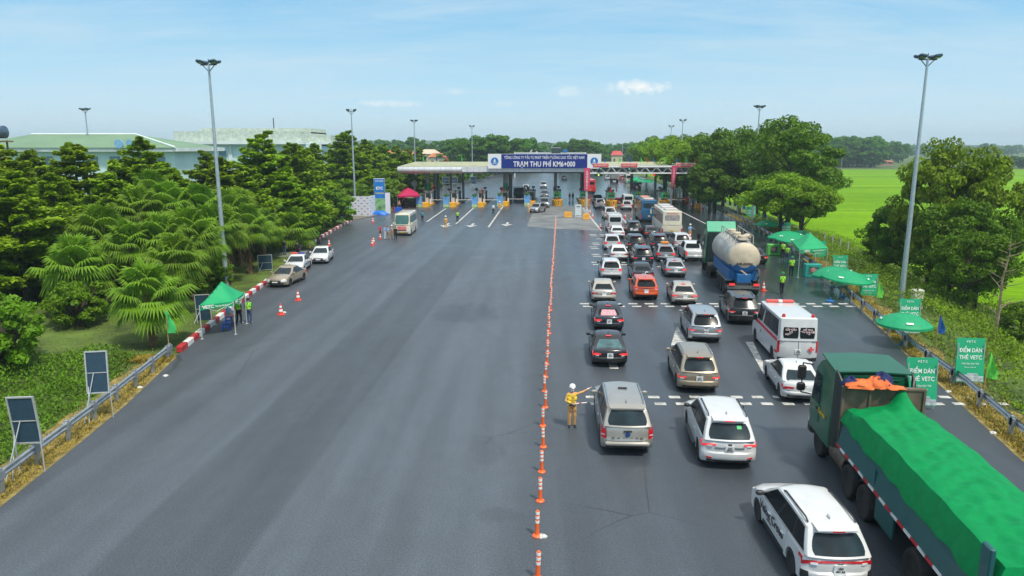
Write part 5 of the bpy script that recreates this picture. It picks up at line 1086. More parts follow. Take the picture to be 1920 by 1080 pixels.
# the pointing officer
pr_, hands = person(G(1072, 800), R(8), 'tan', 'tan', 'traffic officer in tan uniform, yellow vest and white helmet pointing with a raised arm', arms=[((-.10, -.06, -.25), (.12, -.25, -.30)), ((.24, -.04, .09), (.47, -.06, .22))], head='helmet', vest='officer', vox=.0085, fine=True, s=1.0)
hw = pr_.matrix_basis @ Vector(hands[0][0] + hands[0][1] * .06)
b = empty('traffic_baton', hw, R(8), 'white and red traffic baton held across the officer’s waist', 'baton'); m = MB(); d = Vector((.95, -.12, .09)).normalized()
m.tube(-d * .08, d * .06, .018, .018, 10); h_ = m.build('handle', trim, b); m = MB()
for k, (a, c_) in enumerate(((.06, .22), (.22, .32), (.32, .52))): m.tube(d * a, d * c_, .021, .021, 10, k % 2)
m.build('tube', [plate, M('baton red', (.7, .03, .04), .4)], b)
V = 'vest'
PEOPLE = [  # px, py, rz, top, bottom, label, options
 (1465, 552, 180, 'green', 'navy', 'attendant in green hat and yellow green vest walking alone near the orange cone', dict(vest=V, head='green', legs=.12, shoes=shoe_w, vox=.02)),
 (1483, 519, 170, 'green', 'black', 'attendant in green hat and vest with dark bag, nearest to the right tent', dict(vest=V, head='green', legs=.08, shoes=shoe_w, vox=.02)),
 (1475, 491, 150, 'green', 'jeans', 'attendant in vest and blue jeans under the right umbrellas', dict(vest=V, shoes=shoe_w)),
 (1467, 485, 150, 'green', 'black', 'attendant in vest and black trousers beside the green picture board', dict(vest=V, shoes=shoe_w)),
 (449, 607, 165, 'green', 'black', 'attendant in vest under the left tent, standing next to the stool', dict(vest=V, legs=.1, shoes=shoe_w, vox=.02)),
 (468, 606, 180, 'green', 'jeans', 'attendant in vest just outside the left tent pole', dict(vest=V, shoes=shoe_w, vox=.02)),
 (597, 457, 180, 'green', 'black', 'attendant in green vest standing on the curved striped kerb', dict(vest=V)),
 (858, 416, 200, 'green', 'navy', 'attendant in bright vest between the left lane lines', dict(vest=V, shoes=shoe_w)),
 (559, 484, 170, 'black', 'black', 'person in black standing behind the white police sedan', dict()),
 (534, 478, 160, 'black', 'jeans', 'person in dark clothes beside the straw shelter', dict()),
 (713, 447, 60, 'red', 'black', 'person in red shirt and dark shorts left of the minibus', dict(shorts=True)),
 (722, 449, 70, 'blue', 'white', 'person in pale blue shirt beside the red shirted one', dict()),
 (728, 449, 80, 'blue', 'olive', 'person in pale blue shirt and ochre shorts near the minibus', dict(shorts=True)),
 (735, 449, 120, 'tan', 'tan', 'officer in tan uniform and white helmet at the minibus nose', dict(head='helmet')),
 (742, 450, 190, 'black', 'black', 'person dressed in black standing before the minibus nose', dict()),
 (779, 412, 150, 'white', 'black', 'person in white shirt at the far side of the minibus', dict()),
 (792, 416, 170, 'teal', 'navy', 'person in teal shirt and dark trousers right of the minibus', dict()),
 (836, 429, 190, 'tan', 'tan', 'officer in tan uniform standing on the leftmost lane arrow', dict(head='helmet')),
 (925, 401, 10, 'white', 'navy', 'person in white shirt and dark trousers on the lanes before the third island', dict()),
 (937, 396, -10, 'tan', 'tan', 'officer in tan uniform by the white lane line beside the green column', dict(head='helmet')),
 (991, 402, 10, 'tan', 'tan', 'officer with both arms spread in front of the silver hatchback', dict(arms=[((-.27, 0, -.02), (-.5, -.05, 0)), ((.27, 0, -.02), (.5, -.05, 0))], head='helmet')),
 (955, 377, 0, 'tan', 'tan', 'officer in tan uniform against the booth of the green column island', dict()),
 (1068, 376, 180, 'tan', 'tan', 'officer seen from behind in the empty toll lane', dict(head='helmet')),
 (1074, 376, 180, 'teal', 'navy', 'person in teal jacket in the empty toll lane', dict()),
 (731, 397, 90, 'white', 'white', 'person in white at the end of the backdrop', dict()),
 (738, 398, 150, 'black', 'red', 'person in black top and red trousers by the blue covered heap', dict()),
 (749, 393, 60, 'pink', 'navy', 'person in salmon shirt bending at the blue crates', dict()),
 (763, 390, 190, 'black', 'black', 'person in black in front of the crimson tent', dict()),
 (757, 386, 190, 'pink', 'black', 'person in salmon shirt under the crimson tent', dict()),
 (1293, 447, 180, 'blue', 'tan', 'officer in pale blue and tan beside the cream coach', dict(head='helmet', arms=[((-.2, -.05, -.15), (-.42, -.1, -.25)), None])),
 (1267, 377, 0, 'tan', 'tan', 'officer by the yellow bar on the wet lane at far right', dict(head='helmet')),
]
for px, py, rz, t_, b_, lab, opt in PEOPLE: person(G(px, py), R(rz), t_, b_, lab, s=random.uniform(.95, 1.03), **opt)
# ------------------------------------------------------------------ posts, cones, barriers
post_o = M('delineator orange', (.85, .14, .03), .45, var=.1); refl = M('reflective white', (.8, .8, .78), .4, var=.05)
pr0 = empty('delineator_post', (0, 0, 0)); m = MB()
m.lathe([(.135, 0), (.135, .02), (.11, .05), (.07, .07)], 16); m.build('base', post_o, pr0); m = MB()
m.lathe([(.062, .06), (.055, .42), (.055, .74), (.04, .765), (0, .77)], 12); m.build('stem', post_o, pr0)
for z in (.40, .53, .66): m = MB(); m.lathe([(.060, z), (.060, z + .075)], 12); m.build('reflective_band', refl, pr0)
line_px = [(1005, 1085), (1008, 1014), (1011, 950), (1017, 845), (1021, 768), (1030, 600), (1042, 415)]; LP = [G(*p) for p in line_px]
Pp = polyline(LP, 1.98)
for i, p in enumerate(Pp):
    o = pr0 if i == 0 else copy_tree(pr0); o.location = p + Vector((random.uniform(-.04, .04), 0, 0)); o.rotation_euler = (R(random.uniform(-2.5, 2.5)), R(random.uniform(-2.5, 2.5)), random.random() * 6)
    tag(o, 'orange delineator post with white bands in the long line down the road', 'traffic post', 'orange posts in the centre line')
    if i == 0: tag(o, 'nearest orange delineator post, cut by the bottom edge of the photo')
    if i == 1: tag(o, 'orange delineator post second from the bottom edge, with litter at its foot')
    if i == len(Pp) - 1: tag(o, 'farthest orange delineator post, next to the pale concrete pad')
cone_m = M('cone red', (.78, .07, .04), .5, var=.12)
def cone(p, label, s=1.0):
    r = empty('traffic_cone', p, random.random(), label, 'traffic cone', 'traffic cones'); r.scale = (s,) * 3
    m = MB(); m.box((0, 0, .02), (.42, .42, .04), bev=.01); m.build('base', cone_m, r); m = MB(); m.lathe([(.16, .04), (.03, .74), (.0, .75)], 14); b = m.build('cone', cone_m, r)
    m = MB(); m.lathe([(.136, .22), (.108, .37)], 14); m.lathe([(.088, .48), (.064, .60)], 14); m.build('reflective_band', refl, b)
for px, py, lab in ((527, 590, 'red and white cone nearest to the left tent, with litter beside it'), (559, 563, 'red and white cone in the road right of the beige sedan'), (617, 461, 'red and white cone behind the farthest parked white sedan'), (699, 417, 'red and white cone alone before the printed backdrop'),
    (698, 460, 'front one of two close red cones left of the minibus group'), (700.5, 456, 'rear one of two close red cones left of the minibus group'), (713, 448, 'red and white cone at the feet of the red shirted person'), (581, 463, 'red and white cone at the mouth of the side road'), (1431, 545, 'red and white cone beside the walking green hatted attendant'),
    (1293, 453, 'red cone in front of the pale blue officer'), (1296, 386, 'red and white cone left of the small orange barrier at right'), (1318, 391, 'small red and white cone right of the small orange barrier'), (1126, 428, 'red and white cone at the end of the white lane line by the van'), (1111, 408, 'red and white cone halfway along the left lane line'), (1106, 400, 'red and white cone near the foot of the pink banner post'), (1101, 396, 'red and white cone closest to the pink banner post'),
    (1172, 408, 'red and white cone on the lane line left of the blue bus'), (1183, 417, 'red and white cone at the end of the lane line by the blue bus'), (1151, 391, 'red and white cone in front of the yellow chevron nose')):
    cone(G(px, py), lab, 1.0 if px != 1293 else 1.5)
yb = M('barrier yellow', (.75, .38, .03), .5, var=.12)
for px, py, lab, w_ in ((1065, 407, 'yellow barrier block left of the white notice board', 1.15), (1099, 411, 'yellow barrier block right of the white notice board', 1.0), (1308, 390, 'orange yellow barrier block on the wet lane at right', 1.1)):
    r = empty('road_barrier', G(px, py), 0, lab, 'barrier', 'yellow barrier blocks'); m = MB()
    m.slab([[(-w_ / 2, -.25, 0), (w_ / 2, -.25, 0)], [(-w_ / 2 * .95, -.1, .85), (w_ / 2 * .95, -.1, .85)]], (0, .2, 0)); m.box((0, 0, .06), (w_, .55, .12), bev=.02); m.build('block', yb, r)
    m = MB(); m.slab([[(-w_ * .36, -.215, .28), (w_ * .36, -.215, .28)], [(-w_ * .35, -.15, .62), (w_ * .35, -.15, .62)]], (0, .02, 0)); m.build('panel', M('panel orange', (.7, .28, .03), .5), r)
r = empty('notice_board', G(1084, 407), 0, 'tall white notice board between two yellow barrier blocks', 'notice board'); m = MB(); m.box((0, 0, 1.0), (.95, .08, 1.9)); m.box((0, .3, .05), (.9, .6, .08)); m.build('board', M('board pale blue white', (.62, .70, .72), .5), r)
m = MB(); m.box((0, -.05, 1.62), (.6, .02, .12)); m.box((0, -.05, .25), (.7, .02, .05)); m.build('printed_lines', trim, r)
r = empty('barrier_beam', G(1275, 376), R(-8), 'long yellow and red barrier beam lying across the right lane', 'barrier'); m = MB(); m.box((-.6, 0, .35), (2.2, .3, .5), bev=.05); m.box((1.2, 0, .35), (1.2, .3, .5), mi=1, bev=.05); m.box((-1.2, 0, .05), (.5, .6, .1)); m.box((1.2, 0, .05), (.5, .6, .1)); m.build('beam', [M('beam ochre', (.5, .3, .03), .5), cone_m], r)
# ------------------------------------------------------------------ green sign boards, flags, umbrellas, tents on the right
bg_m = M('board green', (.015, .38, .18), .45, var=.12, scale=.8); bt_m = M('board lettering', (.78, .84, .80), .5, var=.03); pole_m = M('frame steel pale', (.55, .57, .58), .4, .4); car_w = M('printed pale car', (.45, .52, .56), .5, var=.4, scale=6)
def board(px, py_top, d, w_, h_, label, rz=0.0, tilt=-8, pic=True, txt=True, z0=None):
    zt = ZAT(py_top, d); p = D(px, d, zt); gz = max(ground_z(p.x, p.y), -1.2); r = empty('sign_board', (p.x, p.y, gz), rz, label, 'sign board', 'green sign boards along the right guardrail')
    top = zt - gz; c0 = top - h_
    m = MB(); m.box((0, 0, top - h_ / 2), (w_, .05, h_), rot=Matrix.Rotation(R(tilt), 3, 'X').to_euler()); b = m.build('panel', bg_m, r)
    f = Matrix.Translation((0, 0, top - h_ / 2)) @ Matrix.Rotation(R(tilt), 4, 'X')
    def on(s, size, zz, width, **k):
        o = text('lettering', s, size, bt_m, b, f @ Vector((0, -.032, zz)), (R(90 + tilt), 0, 0), width=width, ext=.003, **k); return o
    if txt:
        on('ĐIỂM DÁN', .25 * w_ / 1.2, h_ * .22, w_ * .80, bold=.015); on('THẺ VETC', .25 * w_ / 1.2, h_ * .06, w_ * .80, bold=.015)
        on('V E T C', .13, h_ * .42, w_ * .32, bold=.02); on('Thời Gian Dán Thẻ', .1, -h_ * .08, w_ * .62, bold=.012); on('Nhanh, tiện lợi', .07, -h_ * .16, w_ * .4, bold=.005)
    if pic:
        m = MB(); m.x = f @ Matrix.Translation((0, -.034, -h_ * .36)); m.box((0, 0, -h_ * .06), (w_ * .96, .012, h_ * .12)); m.box((0, -.004, .0), (w_ * .6, .014, h_ * .06)); m.box((.1, -.004, h_ * .04), (w_ * .36, .014, h_ * .05)); m.build('printed_picture', car_w, b)
    m = MB()
    for s in (-1, 1): m.tube((s * w_ * .47, 0, 0), (s * w_ * .47, .0, top * .9), .022); m.tube((s * w_ * .4, .75, 0), (s * w_ * .42, .02 , top * .8), .018)
    m.build('legs', pole_m, r)
for a in ((1733, 672, 27.6, 1.22, 2.0, 'green board with white lettering standing on the road beside the tipper truck cab'), (1824, 635, 30.5, 1.22, 2.0, 'green board with a printed car, nearest one behind the right guardrail'), (1709, 561, 39.5, 1.2, 2.0, 'green board behind the single low green umbrella'),
    (1631, 514, 50.5, 1.25, 2.1, 'green board with lime flag left of the tall right lamp mast'), (1577, 479, 60, 1.25, 2.1, 'green board right behind the umbrella pair'), (1538, 452, 69, 1.25, 2.1, 'green board behind the right green tent'),
    (1502, 432, 79, 1.3, 2.1, 'green board between the tent and the big umbrellas'), (1474, 417, 89, 1.3, 2.1, 'green board behind the far end of the big umbrellas'), (1409, 387.5, 113, 1.5, 2.4, 'green board under the spreading light green tree'), (1340, 366, 141, 1.6, 2.4, 'farthest green board, under the dark tree row')):
    board(*a, rz=R(-4), pic=a[0] in (1733, 1824, 1709, 1631, 1409))
def rflag(px, py, k, label, hgt=1.0, group='flags along the right guardrail'):
    p = G(px, py); p.z = ground_z(p.x, p.y); flag(p, k, FC[k], label, group, hgt, R(random.uniform(-30, 50)), int(px))
rflag(1842, 752, 'lime', 'lime green flag beside the nearest green board', .98); rflag(1641, 588, 'lime', 'lime green flag in front of the board by the tall lamp mast', 1.0); rflag(1754, 0 + 655, 'blue', 'small blue flag behind the low umbrella', .85)
fl = [(1296, 362, 'lime'), (1304, 366, 'blue'), (1309, 370, 'blue'), (1313, 372, 'lime'), (1319, 375, 'blue'), (1325, 378, 'lime'), (1332, 380, 'blue'), (1337, 383, 'lime'), (1350, 388, 'lime'), (1358, 391, 'blue'), (1366, 396, 'lime'), (1375, 398, 'blue'), (1384, 402, 'lime'), (1392, 404, 'blue'), (1420, 418, 'lime'), (1431, 422, 'blue'), (1457, 436, 'lime'), (1464, 440, 'blue')]
for i, (px, py, k) in enumerate(fl): rflag(px, py, k, '%s flag, %s counted from the left in the row before the dark trees' % ('lime green' if k == 'lime' else 'blue', ordn[i]), .95)
umb_m = M('umbrella green', (.012, .40, .17), .5, var=.1, trans=.25)
def umbrella(px, py, d, rad, label, tilt=(0, 0), low=0.0):
    z = ZAT(py, d); p = D(px, d, z); r = empty('umbrella', (p.x, p.y, max(-.05, ground_z(p.x, p.y))), random.random(), label, 'umbrella', 'green umbrellas along the right edge'); H_ = z - r.location.z
    m = MB(); n = 8; rings = []
    for rr__, hh_ in ((0.02, 0), (rad * .3, -.06), (rad * .6, -.20), (rad * .85, -.40), (rad, -.56), (rad * 1.005, -.68)):
        rings.append([(rr__ * math.cos(2 * math.pi * k / (n * 3)) * (1 - (.035 if k % 3 else 0) * (rr__ / rad)), rr__ * math.sin(2 * math.pi * k / (n * 3)) * (1 - (.035 if k % 3 else 0) * (rr__ / rad)), H_ + hh_ - (.0 if k % 3 == 0 else .02)) for k in range(n * 3)])
    nn = n * 3; m.add([q for g_ in rings for q in g_], [(j * nn + i, j * nn + (i + 1) % nn, (j + 1) * nn + (i + 1) % nn, (j + 1) * nn + i) for j in range(5) for i in range(nn)]); c_ = m.build('canopy', umb_m, r, smooth=25, fix=False)
    c_.rotation_euler = (R(tilt[0]), R(tilt[1]), 0)
    for k in range(0, 8, 2):
        m = MB(); a = 2 * math.pi * (k + .5) / 8; m.x = Matrix.Rotation(a, 4, 'Z') @ Matrix.Translation((rad * .80, 0, H_ - .335)) @ Matrix.Rotation(R(47), 4, 'Y'); m.box((0, 0, .015), (.10, .34, .012)); m.build('white_print', bt_m, c_)
    m = MB(); m.tube((0, 0, 0), (0, 0, H_ - .02), .022, .02, 8); m.build('pole', pole_m, r); m = MB(); m.lathe([(.28, 0), (.28, .04), (.08, .12), (.04, .3)], 14); m.build('base', M('umbrella base blue', (.01, .12, .35), .5), r)
umbrella(1697, 587, 37.2, 1.42, 'single low green umbrella on the road edge by the guardrail'); umbrella(1586, 507, 50.0, 1.75, 'green umbrella, nearer of the pair before the board', (4, 3)); umbrella(1566, 499, 53.5, 1.55, 'green umbrella, farther of the pair before the board', (-3, -4))
umbrella(1494, 441, 69.5, 2.05, 'big green umbrella next to the right tent', (3, 3)); umbrella(1476, 433, 75, 1.9, 'big green umbrella at the far end, above the picture board', (-2, -3)); umbrella(1440, 413, 92, 1.7, 'small looking green umbrella beyond the big ones')
umbrella(1212, 336, 172, 2.4, 'green umbrella beyond the truss gate')
tent_w = M('tent leg white', (.6, .62, .63), .4, .3)
def tent(corners, h_, peak, mat, label, writing=None):      # corners: front-left, front-right, back-right, back-left on the ground
    c0 = sum(corners, Vector()) / 4; r = empty('canopy_tent', c0, 0, label, 'tent'); Q = [p - c0 for p in corners]; m = MB(); n = 6; V_ = []
    def P(u, v):
        a = Q[0].lerp(Q[1], u); b = Q[3].lerp(Q[2], u); q = a.lerp(b, v); e = max(abs(u - .5), abs(v - .5)) * 2; return (q.x, q.y, h_ + (peak - h_) * (1 - e) ** 1.25)
    N_ = 12; V_ = [P(i / N_, j / N_) for j in range(N_ + 1) for i in range(N_ + 1)]; m.add(V_, [(j * (N_ + 1) + i, j * (N_ + 1) + i + 1, (j + 1) * (N_ + 1) + i + 1, (j + 1) * (N_ + 1) + i) for j in range(N_) for i in range(N_)])
    for k in range(4):
        a, b = Q[k] * 1.004, Q[(k + 1) % 4] * 1.004; W_ = 9
        m.add([tuple(a.lerp(b, t / W_)[:2]) + (h_,) for t in range(W_ + 1)] + [tuple(a.lerp(b, t / W_)[:2]) + (h_ - .27 - (.03 if t % 2 else 0),) for t in range(W_ + 1)], [(t, t + 1, W_ + 2 + t, W_ + 1 + t) for t in range(W_)])
    cv = m.build('canopy', mat, r, smooth=30); 
    for k in range(4): m = MB(); m.tube((Q[k].x, Q[k].y, 0), (Q[k].x, Q[k].y, h_), .028, .024, 8); m.box((Q[k].x, Q[k].y, .015), (.14, .14, .03)); m.build('leg', tent_w, r)
    m = MB()
    for k in range(4):
        a, b = Q[k], Q[(k + 1) % 4]; mid = (a + b) / 2
        m.tube((a.x, a.y, h_ - .05), (mid.x, mid.y, h_ - .45), .014); m.tube((b.x, b.y, h_ - .05), (mid.x, mid.y, h_ - .45), .014)
    m.build('frame', tent_w, r)
    if writing:
        for k in (0, 1):
            a, b = Q[k], Q[(k + 1) % 4]; d = (b - a); an = math.atan2(d.y, d.x); q = a.lerp(b, .25) ; nrm = Vector((math.sin(an), -math.cos(an), 0)) * .03
            text('lettering', writing, .25, bt_m, cv, (q.x + nrm.x, q.y + nrm.y, h_ - .14), (R(90), 0, an), bold=.05, ext=.003); q = a.lerp(b, .66); text('lettering', 'Trạm dán thẻ thu phí', .13, bt_m, cv, (q.x + nrm.x, q.y + nrm.y, h_ - .15), (R(90), 0, an), width=d.length * .42, bold=.03, ext=.003)
    return r
tgm = M('tent green', (.012, .42, .16), .55, var=.1, trans=.2, scale=1.5)
tent([G(379, 636), G(442, 627), G(463, 607), G(404, 609)], 1.95, 2.95, tgm, 'green pop up tent with white lettering over the left striped kerb', 'VETC')
tent([G(1496, 520), G(1548, 515), G(1528, 492), G(1480, 497)], 2.3, 3.35, tgm, 'green pop up tent with white lettering by the right guardrail', 'VETC')
tent([G(746, 392), G(788, 390), G(782, 381), G(748, 382)], 2.3, 3.4, M('tent crimson', (.58, .01, .10), .55, var=.1, trans=.2), 'crimson pop up tent beside the leftmost toll island')
tent([D(1374, 112) + Vector((1.2, 1.5, 0)), D(1412, 112) + Vector((1.5, 1.5, 0)), D(1408, 117) + Vector((1.2, 1, 0)), D(1376, 117) + Vector((1.2, 1, 0))], 2.6, 3.6, M('tent dull green', (.02, .30, .15), .55, trans=.2), 'long dull green tent under the trees behind the flag row')
tent([D(1176, 178), D(1208, 178), D(1206, 184), D(1177, 184)], 2.4, 3.4, tgm, 'green tent beyond the truss gate')
for px, py, w_, lab in ((1522, 519, 1.35, 'teal box board with a picture below the right tent'), (1449, 478, 1.2, 'green box board with a picture before the big umbrellas')):
    r = empty('picture_board', G(px, py), R(-3), lab, 'board'); m = MB(); m.box((0, 0, .55), (w_, .6, 1.1), bev=.03); b = m.build('box', M('box teal', (.02, .33, .27), .5, var=.15) if px > 1500 else M('box lime', (.12, .48, .08), .5, var=.15), r); m = MB(); m.box((0, -.315, .58), (w_ * .6, .02, .62)); q = m.build('picture', M('picture dark', (.06, .12, .08), .5, var=.6, scale=5), b); m = MB(); m.ball((-.05, -.33, .62), (.2, .02, .2), 10); m.build('printed_face', M('print pink', (.5, .22, .2), .6, var=.5, scale=8), b)
r = empty('plastic_chair', G(1538, 517), 0, 'red plastic chair behind the teal picture board', 'chair'); m = MB(); m.box((0, 0, .42), (.42, .42, .04)); m.build('seat', cone_m, r); m = MB(); m.box((0, .2, .68), (.42, .04, .5)); m.build('backrest', cone_m, r)
for sx in (-1, 1):
    for sy in (-1, 1): m = MB(); m.tube((sx * .19, sy * .19, 0), (sx * .17, sy * .17, .42), .02); m.build('leg', cone_m, r)
# folding table heap under the umbrella pair, loose umbrella bases
r = empty('folding_table', G(1572, 553), R(20), 'white framed folding table leaning beneath the umbrella pair', 'table'); m = MB()
for k in range(5): m.tube((-.6, -.3 + .15 * k, .72 + .05 * k), (.6, -.25 + .15 * k, .62 + .05 * k), .02)
m.box((0, 0, .75), (1.2, .7, .03)); m.build('tabletop', M('table pale', (.5, .47, .42), .5, var=.2), r)
for sx in (-1, 1): m = MB(); m.tube((sx * .5, -.3, 0), (-sx * .1 + sx * .5, .3, .72), .018); m.tube((sx * .5, .3, 0), (sx * .5, -.3, .72), .018); m.build('leg', pole_m, r)
r = empty('parasol_weight', G(1556, 565), 0, 'loose blue umbrella base on the road left of the umbrella pair', 'parasol weight'); m = MB(); m.lathe([(.3, 0), (.3, .05), (.08, .12), (.04, .3), (.03, .3)], 14); m.build('base', M('umbrella base blue', (.01, .12, .35), .5), r)
# stool and sitter below the left tent
bs = M('stool blue', (.01, .10, .55), .4, var=.1)
st = empty('plastic_stool', G(424, 619), R(15), 'blue plastic stool under the left green tent, nearest the front leg', 'stool', 'blue plastic stools'); m = MB(); m.box((0, 0, .45), (.36, .36, .05), bev=.02); m.build('seat', bs, st)
for sx in (-1, 1):
    for sy in (-1, 1): m = MB(); m.tube((sx * .2, sy * .2, 0), (sx * .14, sy * .14, .44), .028, .022); m.build('leg', bs, st)
for z, ofs in ((.2, 0),): m = MB(); m.box((0, 0, z), (.36, .36, .03)); m.build('stretcher', bs, st)
s2 = copy_tree(st); s2.location = G(429, 607); s2['label'] = 'blue plastic stool the seated person sits on'
person(G(429, 606), R(75), 'blue', 'pink', 'person in pale blue shirt seated on a blue stool under the left tent', sit=True, shorts=True, vox=.02, arms=[((-.03, -.15, -.22), (0, -.38, -.22)), ((.03, -.15, -.22), (0, -.38, -.24))])
# ------------------------------------------------------------------ left side boards (seen from behind), flags, backdrop
slate = M('board back slate', (.022, .058, .095), .6, var=.15); 
def back_board(px, py0, py1, d, w_, label, rz, lean=6, green=False):
    z1, z0 = ZAT(py0, d), ZAT(py1, d); p = D(px, d, (z0 + z1) / 2); gz = ground_z(p.x, p.y); r = empty('sign_board', (p.x, p.y, gz), rz, label, 'sign board', 'boards seen from behind on the left'); h_ = z1 - z0; zc = (z0 + z1) / 2 - gz; rot = Matrix.Rotation(R(lean), 3, 'X').to_euler(); f = Matrix.Translation((0, 0, zc)) @ Matrix.Rotation(R(lean), 4, 'X')
    m = MB(); m.box((0, 0, zc), (w_, .03, h_), rot=rot); m.build('panel', slate if not green else bg_m, r); m = MB(); m.x = f
    for a, b, c_, d_ in ((-w_ / 2, 0, .05, h_ + .05), (w_ / 2, 0, .05, h_ + .05)): m.box((a, -.01, 0), (c_, .06, d_))
    for z in (-h_ / 2, h_ / 2, -.02): m.box((0, -.012, z), (w_, .058, .05 if abs(z) > .1 else .03))
    m.build('frame', pole_m, r); m = MB()
    for s in (-1, 1): m.tube((s * w_ * .5, .02, -.05), (s * w_ * .5, .0, zc), .022)
    m.tube((-w_ * .15, -.03, zc), (-w_ * .55, -.75, -.05), .018); m.tube((-w_ * .45, -.03, zc - h_ * .3), (-w_ * .3, -.7, -.05), .016); m.build('legs', pole_m, r)
back_board(46, 743, 832, 21.8, .80, 'dark board back in white frame, nearest on the left verge', R(6)); back_board(182, 660, 735, 26.6, .78, 'dark board back in white frame just behind the left guardrail', R(10), -6)
back_board(381, 552, 605, 43.0, .85, 'dark board back behind the left green tent', R(12)); back_board(497, 478, 506, 61, 1.15, 'dark board back by the palms beside the beige sedan', R(20)); back_board(568, 416, 446, 82, 1.2, 'dark board back on the grass before the curved kerb', R(14)); back_board(601, 402, 430, 92, 1.2, 'dark board back with green edge flag further along the curved kerb', R(14)); back_board(647, 387, 409, 107, 1.3, 'dark board back left of the printed backdrop', R(14))
for px, d, lab in ((887, 190, 'far board left of the yard poles, seen under the canopy'), (836, 165, 'far board in the shrubs seen under the canopy'), (852, 175, 'far dark board beside lime flag seen under the canopy')): back_board(px, 331 if px > 880 else 332, 345 if px > 880 else 344, d, 1.6, lab, R(10))
def lflag(px, py, k, label, hgt=1.0): p = G(px, py); p.z = ground_z(p.x, p.y); flag(p, k, FC[k], label, 'flags on the left verge', hgt, R(random.uniform(-10, 20)), int(px))
lflag(318, 662, 'green', 'pale green flag at the end of the left guardrail', 1.02); lflag(607, 434, 'lime', 'lime flag by the board along the curved kerb'); lflag(654, 409, 'lime', 'lime flag left of the printed backdrop', 1.1); lflag(810, 366, 'orange', 'orange flag in the shrubs under the left canopy end', 1.2); lflag(848, 346, 'lime', 'lime flag at the far guardrail under the canopy', 1.3); lflag(882, 340, 'lime', 'lime flag above the distant red sedan', 1.3)
bw = M('backdrop white', (.66, .67, .74), .55, var=.05); prn = M('print grey blue', (.12, .15, .28), .6, var=.3)
r = empty('backdrop_wall', G(665, 405), 0, 'white folding backdrop printed with rows of small dark emblems', 'backdrop'); o_ = G(665, 405)
A = [G(659, 405), G(693, 405), G(704, 402)]; h_ = 3.1
for k in range(2):
    a, b = A[k] - o_, A[k + 1] - o_; d = b - a; an = math.atan2(d.y, d.x); m = MB(); m.box(((a.x + b.x) / 2, (a.y + b.y) / 2, h_ / 2), (d.length, .08, h_), an); pn = m.build('panel', bw, r); m = MB(); rj = random.Random(k)
    nc = 6 if k == 0 else 3
    for i in range(nc):
        for j in range(7):
            if (i + j) % 2 == 0: continue
            c_ = a.lerp(b, (i + .5) / nc); nrm = Vector((math.sin(an), -math.cos(an), 0)) * .05; m.box((c_.x + nrm.x, c_.y + nrm.y, .3 + j * .42), (.26, .02, .13), an)
    m.build('emblem_print', prn, pn)
pb = G(713, 401); r = empty('event_banner', pb, R(14), 'tall blue banner tower with landscape print beside the white backdrop', 'banner')
m = MB(); m.box((0, 0, 2.85), (1.75, .5, 5.7), bev=.02); tb = m.build('tower', M('tower white', (.7, .72, .75), .5), r)
m = MB(); m.box((0, -.265, 4.1), (1.7, .02, 3.1)); m.build('blue_print', M('print blue', (.01, .16, .50), .5, var=.2, scale=1.2), tb); m = MB(); m.box((0, -.265, 1.35), (1.7, .02, 2.3)); m.build('landscape_print', M('print landscape', (.18, .36, .16), .6, var=.65, scale=1.3), tb)
text('lettering', 'ETC', .62, tw, tb, (0, -.29, 4.15), UP, bold=.03); text('lettering', 'THU PHÍ KHÔNG DỪNG', .3, M('print gold', (.75, .68, .25), .5), tb, (0, -.29, 3.35), UP, width=1.4, bold=.03); text('lettering', 'CHÀO MỪNG', .3, tw, tb, (0, -.29, 5.3), UP, width=1.3)
m = MB(); q = Vector((1.15, -.15, 0)); m.box((1.25, .3, 1.7), (.9, .08, 3.4)); m.build('side_panel', bw, tb)
hp = empty('covered_heap', G(716, 402) - rd * .8, 0, 'heap under a bright blue sheet in front of the banner tower', 'heap'); m = MB(); m.add(*heap(0, 0, 0, 1.35, .7, .62, 9)); m.build('sheet', M('sheet blue', (.01, .16, .6), .5, var=.15, bump=.3), hp, smooth=60)
for i, (px, py) in enumerate(((744, 396), (749, 395))):
    r = empty('plastic_crate', G(px, py), R(15), 'blue plastic crate, %s of the pair by the crimson tent' % ('left' if i == 0 else 'right'), 'crate', 'blue crates'); m = MB(); m.box((0, 0, .3), (.8, .6, .6), taper=1.1); m.build('crate_body', bs, r)
r = empty('event_stand', G(638, 409), R(12), 'blue and green printed stand at the end of the curved kerb', 'stand'); m = MB(); m.box((0, 0, 1.2), (1.3, .1, 2.0)); m.build('panel', M('print blue', (.01, .16, .5)), r); m = MB(); m.box((0, -.06, .5), (1.3, .02, .7)); m.build('lower_print', M('print landscape', (.18, .36, .16)), r)
r = empty('speaker_cabinet', G(780, 387), 0, 'black equipment cabinet beside the leftmost blue poster stand', 'cabinet'); m = MB(); m.box((0, 0, .75), (.85, .7, 1.5), bev=.04); c_ = m.build('case', black_plastic, r); m = MB(); m.box((0, -.36, .75), (.7, .02, 1.3)); m.build('grille', trim, c_)
r = empty('shrine_house', D(778, 140), 0, 'small white spirit house in the shrubs above the crimson tent', 'shrine'); m = MB(); m.box((0, 0, 1.6), (.3, .3, 3.2)); m.box((0, 0, 3.5), (.9, .7, .6)); m.build('wall', M('shrine white', (.65, .66, .6), .6), r); m = MB(); m.box((0, 0, 4.05), (1.3, 1.0, .5), taper=.3); m.build('roof', M('shrine roof', (.5, .48, .4), .6), r)
